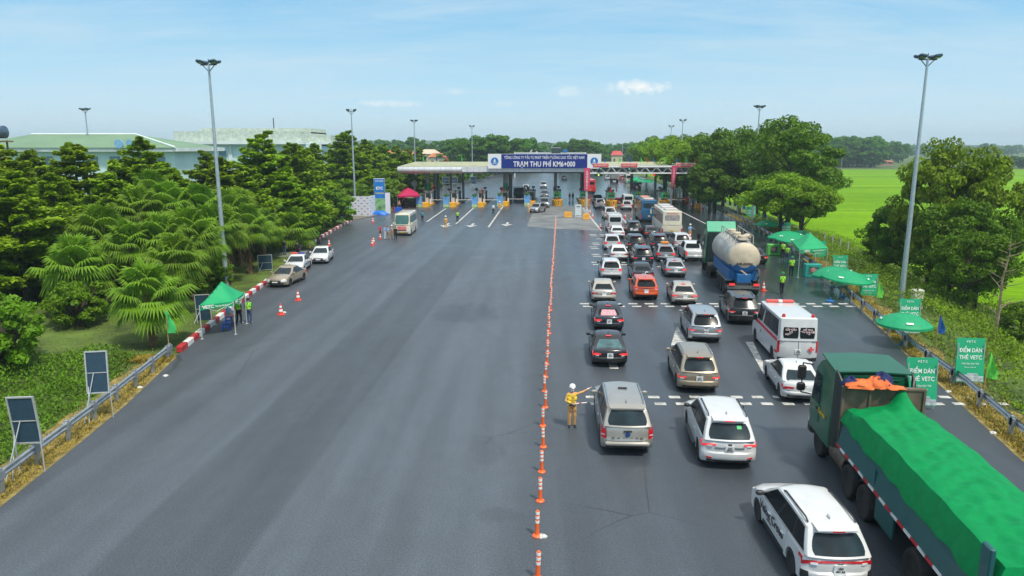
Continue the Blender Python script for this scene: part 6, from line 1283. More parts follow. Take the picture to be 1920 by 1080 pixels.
ug = empty('control_cabinet', G(419, 541) + Vector((-.3, .2, 0)), 0, 'grey control cabinet at the foot of the left lamp mast', 'cabinet'); m = MB(); m.box((0, 0, .6), (.6, .4, 1.2), bev=.03); c_ = m.build('case', M('cabinet grey', (.42, .47, .48), .5), ug); m = MB(); m.box((0, -.21, .6), (.5, .02, 1.0)); m.build('door', M('cabinet grey', (.4, .4, .4)), c_)
ug = empty('control_cabinet', D(1699, 49, 0) + Vector((.4, -.6, -.5)), 0, 'pale control cabinet at the foot of the right lamp mast', 'cabinet'); m = MB(); m.box((0, 0, .6), (.7, .5, 1.5), bev=.03); c_ = m.build('case', M('cabinet pale', (.6, .6, .52), .5), ug); m = MB(); m.box((0, -.26, .6), (.6, .02, 1.2)); m.build('door', M('cabinet pale', (.6, .6, .52)), c_)
# litter
lt = M('litter white', (.6, .6, .57), .6, var=.2); rl = random.Random(11)
for i, (px, py, lab) in enumerate(((533, 586, 'crumpled white litter beside the nearest left cone'), (1017, 1006, 'crumpled white litter at the foot of an orange post'), (1779, 735, 'white litter scrap on the right verge below the green board'), (1862, 812, 'white litter scrap on the right verge near the photo edge'), (311, 705, 'white litter scrap at the left road edge'), (262, 727, 'pale litter scrap on the left verge by the guardrail'))):
    p = G(px, py); r = MB(); P, fcs = heap(0, 0, 0, .13, .1, .07, i); r.add(P, fcs); o = r.build('litter', lt); o.location = p; tag(o, lab, 'litter', 'litter')
# ------------------------------------------------------------------ lamp masts
mastm = M('mast galvanised', (.40, .47, .50), .4, .5, var=.12); lampb = M('floodlight housing', (.025, .06, .09), .4, .3)
def mast(p, top, label, rz=0.0):
    r = empty('lamp_mast', p, rz, label, 'lamp mast', 'tall lamp masts'); h_ = top - p.z; m = MB(); m.lathe([(.21, 0), (.19, 1.0), (.08, h_ - .5), (.07, h_)], 14); m.box((0, 0, .03), (.6, .6, .06)); pl_ = m.build('pole', mastm, r)
    m = MB(); m.tube((-.62, 0, h_ - .05), (.62, 0, h_ - .05), .05); m.tube((-.5, 0, h_ - .05), (0, 0, h_ - .55), .03); m.tube((.5, 0, h_ - .05), (0, 0, h_ - .55), .03); m.tube((0, 0, h_ - .1), (0, 0, h_ + .35), .03); m.build('crossbar', dark_metal, r)
    for sx in (-1, 1):
        for sy in (-1, 1):
            rt_ = (Matrix.Rotation(R(-9 * sx), 3, 'Y') @ Matrix.Rotation(R(14 * sy), 3, 'X')).to_euler(); m = MB(); m.box((sx * .52, sy * .24, h_ + .14), (.50, .42, .20), rot=rt_, bev=.05); f = m.build('floodlight', lampb, r); m = MB(); m.box((sx * .52, sy * .24, h_ + .035), (.42, .34, .03), rot=rt_); m.build('lens', M('flood lens', (.3, .34, .3), .15), f)
MASTS = [(G(425, 541), None, 120, 'tall grey lamp mast among the left fan palms'), (D(1689, 49.5, -.4), None, 110, 'tall grey lamp mast at right behind the guardrail'), (D(667, 112), None, 208, 'lamp mast behind the white printed backdrop'), (D(1410, 105, -.4), None, 201, 'lamp mast rising through the dark tree row on the right'), (D(182, 112), None, 206, 'lamp mast before the green roof at far left'), (D(780, 157), None, 227, 'lamp mast just behind the left end of the canopy'), (D(886, 198), None, 237, 'lamp mast left of the blue sign board'), (D(1274, 157), None, 226, 'lamp mast above the right tree row, right of the pair'), (D(1254, 198), None, 237, 'lamp mast above the right tree row, left of the pair')]
for p, _, py, lab in MASTS: mast(p, ZAT(py, p.y), lab, R(random.uniform(-20, 20)))
for px, d, ptop, lab in ((1166, 330, 269, 'thin street lamp beyond the gate on the right'), (931, 300, 266, 'thin street lamp over the centre trees'), (970, 420, 272, 'thin far street lamp left of the gantry')):
    p = D(px, d); r = empty('street_lamp', p, 0, lab, 'street lamp', 'street lamps beyond the gate'); h_ = ZAT(ptop, d); m = MB(); m.path([(0, 0, 0), (0, 0, h_ - .6), (-.8, 0, h_), (-2.2, 0, h_ + .1)], .11, 8); m.build('pole', mastm, r); m = MB(); m.box((-2.4, 0, h_ + .08), (.8, .3, .15)); m.build('lamp_head', lampb, r)
r = empty('sign_gantry', D(1040, 260), 0, 'distant overhead gantry with dark message screen beyond the gate', 'gantry'); p = r.location; zt = ZAT(279, 260); x0, x1 = D(965, 260, 8).x - p.x, D(1098, 260, 8).x - p.x; m = MB()
for x in (x0, x1): m.tube((x, 0, 0), (x, 0, zt - 1.2), .25)
m.box(((x0 + x1) / 2, 0, zt - 1.5), (x1 - x0, .5, .4)); m.build('frame', white_steel, r); m = MB(); a, b = D(1034, 260, 9).x - p.x, D(1051, 260, 9).x - p.x; m.box(((a + b) / 2, -.35, zt - .7), (b - a, .3, 2.0)); m.build('screen', M('screen dark', (.03, .05, .05), .4), r); m = MB()
for z in (zt + .35, zt - 1.75): m.box(((a + b) / 2, -.4, z), (b - a + .3, .3, .14))
m.build('screen_frame', white_steel, r); m = MB(); m.box((b + 1.6, -.35, zt - .7), (1.6, .1, 1.0)); m.build('small_sign', lb, r)
# ------------------------------------------------------------------ vegetation
def leaf_mat(n, col, rough=.6, var=.35, trans=.3, scale=1.2, rand=.12): return M('leaves ' + n, col, rough, var=var, scale=scale, trans=trans, rand=rand, spec=.25)
def leaf_mesh(name, ctr, nrm, size, asp, mat, seed=0):
    rg = np.random.default_rng(seed); n = len(ctr)
    nrm = nrm / np.maximum(1e-6, np.linalg.norm(nrm, axis=1))[:, None]; t = rg.normal(size=(n, 3)); t -= (t * nrm).sum(1)[:, None] * nrm; t /= np.maximum(1e-6, np.linalg.norm(t, axis=1))[:, None]; b = np.cross(nrm, t)
    s = (size * rg.uniform(.65, 1.3, n))[:, None] if np.isscalar(size) else size[:, None]
    v = np.empty((n, 4, 3)); v[:, 0] = ctr - t * s; v[:, 1] = ctr + b * s * asp + nrm * s * .12; v[:, 2] = ctr + t * s; v[:, 3] = ctr - b * s * asp + nrm * s * .12
    me = bpy.data.meshes.new(name); me.vertices.add(4 * n); me.vertices.foreach_set('co', v.reshape(-1).astype('f')); me.loops.add(4 * n); me.loops.foreach_set('vertex_index', np.arange(4 * n, dtype='i')); me.polygons.add(n); me.polygons.foreach_set('loop_start', np.arange(0, 4 * n, 4, dtype='i')); me.materials.append(mat); me.update(calc_edges=True); me.validate(); return me
def obj(name, me, parent=None, loc=None):
    o = bpy.data.objects.new(name, me); COL.objects.link(o)
    if parent is not None: o.parent = parent
    if loc is not None: o.location = loc
    return o
bark = M('bark', (.06, .05, .035), .9, var=.4, scale=4)
def trunk_mesh(name, segs, mat=bark):
    m = MB()
    for p0, p1, r0, r1 in segs: m.tube(p0, p1, r0, r1, 7)
    o = m.build(name, mat); me = o.data; bpy.data.objects.remove(o); return me
def broad_tree(seed, H_=10.0, Rr=4.5, base=.28, nclump=62, nleaf=210, leaf=.20, mat=None, squash=1.0):
    rg = np.random.default_rng(seed); zc = H_ * (base + 1) / 2; hz = H_ * (1 - base) / 2; C_, N_ = [], []; segs = [((0, 0, 0), (.1, .05, H_ * .3), .26, .2), ((.1, .05, H_ * .3), (-.05, 0, H_ * .75), .2, .07)]
    for i in range(nclump):
        while True:
            d = rg.normal(size=3); d /= np.linalg.norm(d); k = rg.uniform(.45, 1) ** .6
            wob = 1 + .22 * math.sin(3 * math.atan2(d[1], d[0]) + seed) + .12 * math.sin(5 * d[2] * 2 + seed * 2)
            c = np.array([d[0] * Rr * k * wob, d[1] * Rr * k * wob, zc + d[2] * hz * k * squash])
            if c[2] > H_ * base * .7: break
        r = rg.uniform(.55, 1.05) * Rr * .27; n = int(nleaf * rg.uniform(.6, 1.3)); q = rg.normal(size=(n, 3)); q /= np.linalg.norm(q, axis=1)[:, None]; q *= (rg.uniform(.35, 1, n) ** .5)[:, None]; q[:, 2] = q[:, 2] * .62 + .1
        C_.append(c + q * r); nn = q + rg.normal(size=(n, 3)) * .75 + np.array([0, 0, .5]); N_.append(nn)
        if i % 3 == 0: segs.append(((0, 0, max(H_ * .18, c[2] - 2.2)), tuple(c), .08, .025))
    me = leaf_mesh('crown', np.concatenate(C_), np.concatenate(N_), leaf, .55, mat, seed); return me, trunk_mesh('trunk', segs)
def tier_tree(seed, H_=10.0, Rr=4.2, mat=None, leaf=.17):     # layered crown: flat sprays in storeys
    rg = np.random.default_rng(seed); C_, N_ = [], []; segs = [((0, 0, 0), (.06, 0, H_ * .5), .2, .13), ((.06, 0, H_ * .5), (0, 0, H_ * .985), .13, .03)]; z = H_ * .14; k = 0
    while z < H_ * .985:
        t = z / H_; rad = Rr * (1.0 - .16 * (1 - t)) * (1 - (max(0, t - .28) / .72) ** 1.25 * .93) * rg.uniform(.82, 1.12) + .2; nb = int(rg.integers(5, 8)); a0 = rg.uniform(0, 6.28)
        for b in range(nb):
            a = a0 + 6.283 * b / nb + rg.uniform(-.25, .25); L = rad * rg.uniform(.55, 1.25); rise = rg.uniform(.02, .26) * L; n = int(80 + 150 * L); s = rg.uniform(.12, 1, n) ** .75; w_ = (rg.uniform(-1, 1, n)) * (.16 + .30 * s) * np.minimum(1, (1.12 - s) * 4) * L * .62
            x = s * L; z_b = z + rg.uniform(-.32, .32); zz = z_b + rise * s ** 1.4 + rg.normal(size=n) * (.045 + .02 * L) - np.abs(w_) * .10
            C_.append(np.stack([x * math.cos(a) - w_ * math.sin(a), x * math.sin(a) + w_ * math.cos(a), zz], 1)); N_.append(np.stack([rg.normal(size=n) * .45, rg.normal(size=n) * .45, np.ones(n)], 1))
            segs.append(((0, 0, z_b - .1), (L * .85 * math.cos(a), L * .85 * math.sin(a), z_b + rise * .8), .03, .008))
        z += rg.uniform(.42, .62) * (H_ / 10); k += 1
    return leaf_mesh('crown', np.concatenate(C_), np.concatenate(N_), leaf, .6, mat, seed), trunk_mesh('trunk', segs)
DEAD = []
def fan_palm(seed, trunk_h=2.2, leaves=34, mat=None):
    rg = np.random.default_rng(seed); m = MB(); pet = MB()
    for i in range(leaves):
        t = i / leaves; el = lerp(R(88), R(-32), t ** 1.15) + rg.normal() * .08; az = i * 2.39996 + rg.normal() * .1; L = rg.uniform(.85, 1.5) * (1.0 if t < .8 else .85)
        d = Vector((math.cos(az) * math.cos(el), math.sin(az) * math.cos(el), math.sin(el))); o = Vector((0, 0, trunk_h)); tip = o + d * L + Vector((0, 0, -.12 * L * math.cos(el)))
        pet.tube(o, tip, .022, .013, 5)
        side = d.cross(Vector((0, 0, 1))); side = side.normalized() if side.length > .1 else Vector((math.sin(az), -math.cos(az), 0)); up = side.cross(d).normalized()
        fr = rg.uniform(.85, 1.12); ns = 25; bend = .35 + .35 * math.cos(el)
        for k in range(ns):
            a = R(lerp(-128, 128, k / (ns - 1))); a1, a2 = a - R(5.2), a + R(5.2); ln = fr * (1 - .28 * abs(a) / R(128)) * rg.uniform(.92, 1.05)
            def P(ang, r, drop): return tip + (d * math.cos(ang) + side * math.sin(ang)) * r - up * (bend * r * r * .30) + Vector((0, 0, -drop))
            z_ = .02 if k % 2 else -.02
            q0, q1, q2, q3 = P(a, .03, 0), P(a1, ln * .72, 0) + up * z_, P(a, ln * .74, 0) + up * .035, P(a2, ln * .72, 0) - up * z_
            e = P(a, ln * 1.10, .10 + .24 * math.cos(el) + rg.uniform(0, .10))
            m.add([q0, q1, q2, q3, e], [(0, 1, 2), (0, 2, 3), (1, 4, 2), (2, 4, 3)])
    dm = MB()
    for i in range(9):
        az = i * 2.39996 + 1; el = R(rg.uniform(-78, -48)); d = Vector((math.cos(az) * math.cos(el), math.sin(az) * math.cos(el), math.sin(el))); o = Vector((0, 0, trunk_h - .1)); tip = o + d * rg.uniform(.5, .8); side = Vector((math.sin(az), -math.cos(az), 0))
        for k in range(13):
            a = R(lerp(-60, 60, k / 12)); ln = rg.uniform(.45, .75); q = tip + (d * math.cos(a) + side * math.sin(a)) * ln + Vector((0, 0, -rg.uniform(.05, .25))); s_ = side * .035; dm.add([tip, tip.lerp(q, .6) + s_, q, tip.lerp(q, .6) - s_], [(0, 1, 2, 3)])
    do = dm.build('dead_fronds', M('dead fronds brown', (.26, .17, .07), .9, var=.4, scale=3), smooth=0, fix=False); DEAD.append(do.data); bpy.data.objects.remove(do)
    fo = m.build('fronds', mat, smooth=0, fix=False); fm = fo.data; bpy.data.objects.remove(fo); po = pet.build('stalks', M('leaf stalk', (.14, .2, .03), .6), smooth=40, fix=False); pm = po.data; bpy.data.objects.remove(po)
    tm = MB(); tm.lathe([(.24, 0), (.19, .3), (.16, trunk_h * .6), (.2, trunk_h)], 10); rr_ = random.Random(seed)
    for k in range(60):
        a = rr_.random() * 6.28; z = rr_.uniform(.25, .98) * trunk_h; d = Vector((math.cos(a), math.sin(a), -.8)); s = d.cross(Vector((0, 0, 1))).normalized() * .06; b = Vector((0, 0, z)) + d * .12; tm.add([b - s, b + s, b + s * .5 + d * rr_.uniform(.25, .5), b - s * .5 + d * rr_.uniform(.25, .45)], [(0, 1, 2, 3)])
    to = tm.build('trunk', M('palm trunk fibres', (.17, .10, .05), .9, var=.45, scale=8), smooth=0, fix=False); t_ = to.data; bpy.data.objects.remove(to); return fm, pm, t_
LM_tier = leaf_mat('layered', (.215, .35, .009)); LM_palm = leaf_mat('fan palm', (.165, .30, .014), .5, .3, .35, .8); LM_dark = leaf_mat('dark', (.10, .20, .006)); LM_yel = leaf_mat('olive', (.165, .265, .007)); LM_light = leaf_mat('light', (.18, .33, .008)); LM_far = leaf_mat('far', (.09, .225, .012), var=.4, scale=.25); LM_bush = leaf_mat('bush', (.13, .26, .008))
TIER = [tier_tree(i, 10, 4.3, LM_tier, .19) for i in (1, 2, 3, 4)]
BR_D = [broad_tree(11, 10, 4.0, .22, 78, 230, .17, LM_yel), broad_tree(12, 10, 4.2, .2, 80, 230, .17, LM_dark), broad_tree(13, 10, 4.4, .2, 80, 230, .17, LM_dark)]
BR_L = [broad_tree(21, 10, 5.0, .25, 70, 220, .19, LM_light, .8)]
FAR = [broad_tree(31, 10, 3.6, .08, 50, 110, .30, LM_far), broad_tree(32, 10, 3.0, .05, 50, 110, .30, LM_far), broad_tree(33, 10, 4.2, .06, 54, 110, .32, LM_far)]
PALM = [fan_palm(i, 2.2, 46, LM_palm) for i in (1, 2, 3)]
BUSH = [broad_tree(41, 2, 1.15, .02, 60, 150, .075, LM_bush), broad_tree(42, 2, 1.2, .02, 60, 150, .08, LM_dark)]
def plant(kind, p, H_, label, cat, group, name, k=None, wid=1.0, h0=10.0, rz=None):
    s = H_ / h0; r = empty(name, p, random.random() * 6.28 if rz is None else rz, label, cat, group); r.scale = (s * wid, s * wid, s); v = kind[(k if k is not None else random.randrange(len(kind))) % len(kind)]
    obj('crown', v[0], r); obj('trunk', v[-1], r)
    if len(v) == 3: obj('stalks', v[1], r)
    return r
def gp(px, d): p = D(px, d); p.z = ground_z(p.x, p.y); return D(px, d, p.z)
row_names = lambda i, n: (ordn[i] if i < len(ordn) else 'number %d' % (i + 1))
# left layered trees
LT = [(52, 47, 9.0, 1.15), (8, 56, 11.0, 1.1), (165, 60, 10.6, 1.1), (-40, 47, 8.8, 1.1), (225, 55, 8.6, 1.15), (288, 64, 11.0, 1.1), (120, 52, 8.4, 1.1), (345, 62, 8.2, 1.1), (430, 68, 9.8, 1.15), (505, 78, 12.0, 1.15), (470, 70, 8.8, 1.15), (555, 88, 11.0, 1.1), (572, 97, 11.0, 1.05), (536, 76, 8.4, 1.1), (655, 122, 13.2, 1.1), (596, 113, 11.0, 1.0), (690, 133, 12.2, 1.1), (562, 93, 7.8, 1.0), (720, 144, 11.2, 1.1), (745, 158, 10.8, 1.1), (765, 170, 10.6, 1), (400, 80, 9.8, 1.1), (788, 196, 10.6, 1), (80, 66, 10.0, 1.1), (640, 128, 11.0, 1.1)]
LT_order = sorted(range(len(LT)), key=lambda i: LT[i][0])
for rank, i in enumerate(LT_order):
    px, d, h_, w_ = LT[i]; where_ = ('before the green roofed building' if px < 330 else 'before the pale blue building' if px < 600 else 'behind the printed backdrop' if px < 715 else 'beside the left end of the toll canopy')
    plant(TIER, gp(px, d), h_, 'layered tree %s, %s from the left' % (where_, row_names(rank, 0)), 'tree', 'layered trees on the left', 'layered_tree', k=i, wid=w_)
# fan palms: px, distance, crown height above ground
PL = [(288, 37.4, 2.5), (152, 43.5, 2.9), (205, 49, 4.2), (255, 46, 4.0), (310, 47, 4.3), (360, 49, 4.2), (385, 50, 3.7), (428, 55, 4.2), (470, 60, 3.8), (275, 54, 5.6), (330, 56, 5.7), (385, 58, 5.4), (230, 57, 5.2), (435, 60, 5.0), (120, 50, 4.0), (340, 44.5, 3.4), (452, 64, 4.8), (300, 61, 6.2), (496, 67, 3.2), (180, 54, 4.6), (405, 54, 4.4), (486, 70, 4.4)]
for rank, i in enumerate(sorted(range(len(PL)), key=lambda i: PL[i][0])):
    px, d, h_ = PL[i]; p = gp(px, d); lab = 'fan palm in the left clump, %s counted from the left' % row_names(rank, 0)
    if i == 0: lab = 'low fan palm with brown leaf skirt, nearest, beside the pale green flag'
    if i == 1: lab = 'low spreading fan palm on the lawn behind the round shrub'
    r = empty('fan_palm', p, random.random() * 6.28, lab, 'palm', 'fan palms on the left'); v = PALM[i % 3]; s = random.uniform(.95, 1.2); r.scale = (s,) * 3
    obj('fronds', v[0], r, (0, 0, h_ / s - 2.2)); obj('stalks', v[1], r, (0, 0, h_ / s - 2.2)); obj('dead_fronds', DEAD[i % 3], r, (0, 0, h_ / s - 2.2)); t = obj('trunk', v[2], r); t.scale = (1, 1, h_ / s / 2.2)
FP = [(548, 80, 1.6), (572, 88, 1.7), (598, 97, 2.0), (612, 100, 2.0), (545, 74, 1.9), (585, 92, 2.4), (690, 121, 3.0), (735, 134, 3.2), (760, 146, 3.4), (712, 127, 3.6), (628, 108, 2.2)]
for i, (px, d, h_) in enumerate(FP):
    r = empty('fan_palm', gp(px, d), random.random() * 6, 'small fan palm along the far kerb, %s counted outward from the straw shelter' % ordn[i], 'palm', 'small fan palms along the far kerb'); v = PALM[i % 3]; r.scale = (1.35,) * 3; h2 = h_ / 1.35
    obj('fronds', v[0], r, (0, 0, h2 - 2.2)); obj('stalks', v[1], r, (0, 0, h2 - 2.2)); t = obj('trunk', v[2], r); t.scale = (1, 1, h2 / 2.2)
# shrubs
SH = [(148, 575 + 38, 2.7, 'round clipped looking shrub standing on the left lawn', 0, 1.0), (8, 690, 3.6, 'dense leafy shrub column at the left photo edge', 0, .95), (28, 560, 3.2, 'dark shrub behind the left edge column', 1, 1.3), (395, 542, 2.4, 'shrub under the palms behind the left tent', 0, 1.1), (350, 560, 2.2, 'low shrub between the palms left of the left tent', 1, 1.2), (632, 409, 3.2, 'round dark shrub beside the blue printed stand', 0, 1.0), (560, 436, 2.6, 'shrub behind the first curved kerb board', 1, 1.3), (85, 548, 3.0, 'dark shrub in the shade left of the lawn palms', 1, 1.5), (215, 552, 2.6, 'dark shrub in the shade between the lawn palms', 1, 1.4)]
for px, py, h_, lab, k, w_ in SH: p = G(px, py); p.z = ground_z(p.x, p.y); plant(BUSH, p, h_, lab, 'shrub', 'shrubs on the left', 'shrub', k=k, wid=w_, h0=2.0)
for i, (px, d, h_) in enumerate(((650, 116, 5.5), (680, 124, 5), (700, 128, 6), (722, 136, 6), (748, 148, 6), (772, 160, 5.5), (796, 172, 5), (816, 186, 5), (610, 96, 5), (838, 205, 5.5), (860, 222, 5.5), (890, 235, 5), (905, 255, 5))): plant(BUSH, gp(px, d), h_, 'dark shrub mass below the left tree belt, %s from the backdrop towards the gate' % ordn[i], 'shrub', 'shrub masses below the left trees', 'shrub', k=i, wid=1.2, h0=2.0)
# right side trees
RT = [(1806, 57, 11.5, .74, BR_D, 0, 'tall olive topped tree, right crown of the pair behind the lamp mast'), (1736, 60, 11.9, .66, BR_D, 0, 'tall tree, left crown of the pair behind the lamp mast'), (1826, 55, 7.6, .72, BR_D, 1, 'dark tree at the right flank of the big pair'), (1690, 64, 6.6, .9, BR_D, 2, 'lower spreading dark tree left of the big pair'), (1775, 54, 7.6, .9, BR_D, 1, 'dark inner tree below the big pair'), (1655, 68, 3.8, 1.1, BR_D, 2, 'low dark tree furthest left of the big pair'), (1800, 49, 5.8, .85, BR_D, 2, 'dark tree leaning over the slope below the big pair'), (1908, 43, 2.2, 1.1, BR_D, 1, 'shrubby dark tree at the right photo edge'),
      (1475, 93, 13.6, 1.0, BR_D, 1, 'tallest tree at the near end of the right roadside row'), (1432, 117, 14.0, .9, BR_D, 1, 'second tall tree of the right roadside row'), (1385, 119, 13.4, .9, BR_D, 2, 'third tree of the right roadside row beside the lamp mast'), (1500, 100, 11.0, .8, BR_D, 2, 'dark tree at the outer side of the row end'), (1340, 122, 12.6, 1.0, BR_D, 1, 'fourth tree of the right roadside row'), (1310, 138, 12.8, 1.0, BR_L, 0, 'light crowned tree in the right roadside row'), (1282, 152, 13.0, 1.0, BR_L, 0, 'light crowned tree behind the right canopy end'), (1262, 172, 13.0, 1.0, BR_D, 2, 'dark tree of the right row above the truss'), (1245, 195, 13.2, 1.0, BR_L, 0, 'light tree of the right row further along'), (1228, 225, 13, 1.0, BR_D, 1, 'small looking dark tree at the far end of the right row'), (1212, 260, 13, 1.0, BR_L, 0, 'farthest tree of the right roadside row'), (1355, 132, 9, 1.3, BR_D, 2, 'dark low tree behind the flag row'), (1300, 150, 8.5, 1.3, BR_D, 1, 'dark low tree behind the right canopy column'), (1418, 118, 9.0, 1.3, BR_D, 2, 'dark low tree behind the dull green tent'), (1330, 118, 7.4, 1.2, BR_D, 1, 'dark low tree left of the dull green tent'),
      (1288, 158, 8.2, 1.3, BR_D, 2, 'dark low tree just beyond the right canopy end'), (1268, 180, 9, 1.3, BR_D, 1, 'dark low tree seen between truss and road on the right'), (1248, 208, 9.4, 1.3, BR_D, 2, 'dark low tree beyond the truss above the far tents'),
      (1462, 84, 7.4, 1.15, BR_L, 0, 'spreading light green tree over the far umbrella'), (1502, 80, 6.6, 1.0, BR_L, 0, 'light green tree right of the spreading one')]
for px, d, h_, w_, kd, k, lab in RT: plant(kd, gp(px, d), h_ + .8, lab, 'tree', 'trees on the right', 'broadleaf_tree', k=k, wid=w_)
# bare tree
r = empty('bare_tree', gp(1862, 42), 0, 'bare pale tree with thin leafless branches on the right slope', 'tree'); m = MB(); rb_ = random.Random(4); m.path([(0, 0, 0), (.1, 0, 2.2), (.05, .05, 4.0), (.25, 0, 5.6), (.2, 0, 6.6)], [.10, .08, .06, .035, .012], 7); m.build('trunk', M('bare bark', (.30, .22, .15), .9, var=.3), r); m = MB()
for k in range(20):
    z = 1.8 + k * .23; a = rb_.random() * 6.28; L = rb_.uniform(.8, 1.9) * (1 - k / 30); b = Vector((.1, 0, z)); q = b + Vector((math.cos(a), math.sin(a), .35)) * L * .6; e = q + Vector((math.cos(a + .3), math.sin(a + .3), .6)) * L * .5; m.path([b, q, e], [.03, .018, .006], 5); m.tube(q, q + Vector((math.cos(a - .8), math.sin(a - .8), .3)) * L * .4, .014, .004, 5)
m.build('branches', M('bare bark', (.3, .22, .15)), r)
# background trees beyond the gate and across the fields (individual trees)
rb2 = random.Random(21); BGT = []
for px in range(856, 992, 9): BGT.append((px + rb2.uniform(-3, 3), rb2.uniform(285, 350), rb2.uniform(11.5, 15.5), 'tree in the clump left of the blue sign board'))
for px in range(1052, 1120, 11): BGT.append((px + rb2.uniform(-3, 3), rb2.uniform(330, 380), 15.5 - abs(px - 1085) * .10 + rb2.uniform(-.8, .8), 'tree in the rounded clump above the right end of the sign board'))
for px in range(1115, 1260, 10): BGT.append((px + rb2.uniform(-3, 3), rb2.uniform(430, 560), rb2.uniform(12, 16), 'tree in the bluish belt above the truss'))
for px in range(690, 870, 8): BGT.append((px + rb2.uniform(-3, 3), rb2.uniform(380, 620), rb2.uniform(11, 18), 'tree on the wooded rise above the left canopy'))
for px in range(985, 1060, 10): BGT.append((px + rb2.uniform(-3, 3), rb2.uniform(620, 800), rb2.uniform(12, 17), 'far tree at the end of the road'))
for px in range(1508, 1642, 6): BGT.append((px + rb2.uniform(-2, 2), rb2.uniform(455, 500), rb2.uniform(16, 19.5), 'tree in the dark wood beyond the rice field'))
for px in range(1640, 1700, 9): BGT.append((px + rb2.uniform(-2, 2), rb2.uniform(560, 640), rb2.uniform(14, 17), 'tree in the thinner wood right of the dark one'))
for px in range(1700, 1990, 10): BGT.append((px + rb2.uniform(-4, 4), rb2.uniform(850, 1150), rb2.uniform(10, 17), 'distant hazy tree on the right skyline'))
for px in range(1845, 1960, 8): BGT.append((px + rb2.uniform(-4, 4), rb2.uniform(430, 470), rb2.uniform(6, 8.5), 'low dark tree beyond the field at the right edge'))
cnt = {}
for px, d, h_, lab in BGT:
    p = gp(px, d); v = FAR[rb2.randrange(3)]; r = empty('distant_tree', p, rb2.random() * 6.28, lab, 'tree', lab.replace('tree', 'trees', 1)); s = h_ / 10; r.scale = (s * rb2.uniform(1.0, 1.35),) * 2 + (s,); obj('crown', v[0], r); obj('trunk', v[1], r)
fw = []; rw = np.random.default_rng(9)
def wood(name, spots, label_mat, leaf, n, seed):       # a far-off wood that reads as one mass
    rg = np.random.default_rng(seed); C_ = []; N_ = []
    for x, y, rx, hz in spots: q = rg.normal(size=(n, 3)); q /= np.linalg.norm(q, axis=1)[:, None]; q[:, 2] = np.abs(q[:, 2]); C_.append(np.array([x, y, ground_z(x, y)]) + q * np.array([rx, rx, hz]) * rg.uniform(.75, 1, n)[:, None]); N_.append(q + rg.normal(size=(n, 3)) * .5)
    return obj(name, leaf_mesh(name, np.concatenate(C_), np.concatenate(N_), leaf, .7, label_mat, seed))
sp_ = [(x + rb2.uniform(-14, 14), y + rb2.uniform(-60, 60), rb2.uniform(16, 30), rb2.uniform(9, 17)) for y, x0, x1, st in ((760, -420, 60, 22), (980, -640, 160, 30), (1300, -900, 1200, 42), (800, 90, 330, 26), (1250, -1400, 1900, 60)) for x in range(x0, x1, st)]
tag(wood('distant_woods', sp_, LM_far, 2.6, 130, 5), kind='stuff')
# undergrowth and grass
def scatter(name, n, rule, mat, leaf, zr, seed, label=None, asp=.6, up=.8):
    rg = np.random.default_rng(seed); C_ = []; rnd = random.Random(seed)
    while len(C_) < n:
        q = rule(rnd)
        if q is None: continue
        x, y, h_ = q; z = ground_z(x, y); C_.append((x, y, z + h_ * rnd.uniform(zr, 1) + .02))
    C_ = np.array(C_); N_ = rg.normal(size=(n, 3)) * .6 + np.array([0, 0, up]); return tag(obj(name, leaf_mesh(name, C_, N_, leaf, asp, mat, seed)), kind='stuff')
def mound(x, y, s=1.0): return .55 + .45 * math.sin(x * .9 * s + 1.7 * math.sin(y * .43 * s)) * math.cos(y * .63 * s + x * .31)
def slope_rule(r):
    y = 14 + (r.random() ** 1.5) * 95; x = edge_x(RE, y) + r.uniform(2.0, 13.5); k = x - edge_x(RE, y); h_ = (.35 + 1.25 * max(0, mound(x, y))) * sstep((k - 1.6) / 2.2) * (1 if y < 70 else .7); return x, y, max(.1, h_)
scatter('undergrowth', 60000, slope_rule, leaf_mat('undergrowth', (.16, .265, .008), var=.55, scale=.7), .085, .35, 71)
def left_rule(r):
    y = 13 + r.random() ** .8 * 24; x = edge_x(LE, y) - r.uniform(1.8, 17); k = edge_x(LE, y) - x
    if y > 35.5 - .12 * k: return None
    return x, y, max(.1, (.25 + .75 * max(0, mound(x, y, 1.2))) * sstep((k - 1.4) / 1.8))
scatter('creeping_vines', 42000, left_rule, leaf_mat('vines', (.12, .275, .012), var=.4, scale=.6), .075, .3, 72)
def lawn_rule(r):
    y = r.uniform(35, 100); x = edge_x(LE, y) - r.uniform(.9, 16) * (1 if y < 60 else .5); return x, y, .10
scatter('lawn_grass', 26000, lawn_rule, leaf_mat('lawn', (.22, .28, .008), var=.35, scale=.35), .06, .2, 73, asp=.25, up=.3)
def verge_rule(r):
    y = 12 + r.random() ** 1.4 * 100
    if r.random() < .6: x = edge_x(RE, y) + abs(r.gauss(0, .75)) + .02
    else:
        y = min(y, 34 + r.random()); x = edge_x(LE, y) - abs(r.gauss(0, .75)) - .02
    return x, y, .22 * r.random()
scatter('verge_grass', 52000, verge_rule, leaf_mat('dry verge', (.36, .27, .05), var=.5, scale=1.2), .075, .1, 74, asp=.28, up=.1)
def road_rough(r):
    y = 12 + r.random() ** 1.3 * 100; x = edge_x(RE, y) + r.uniform(.3, 2.8); return x, y, .4 * r.random()
scatter('weeds', 12000, road_rough, leaf_mat('weeds', (.13, .18, .02), var=.5, scale=1.0), .06, .2, 75, asp=.35, up=.4)
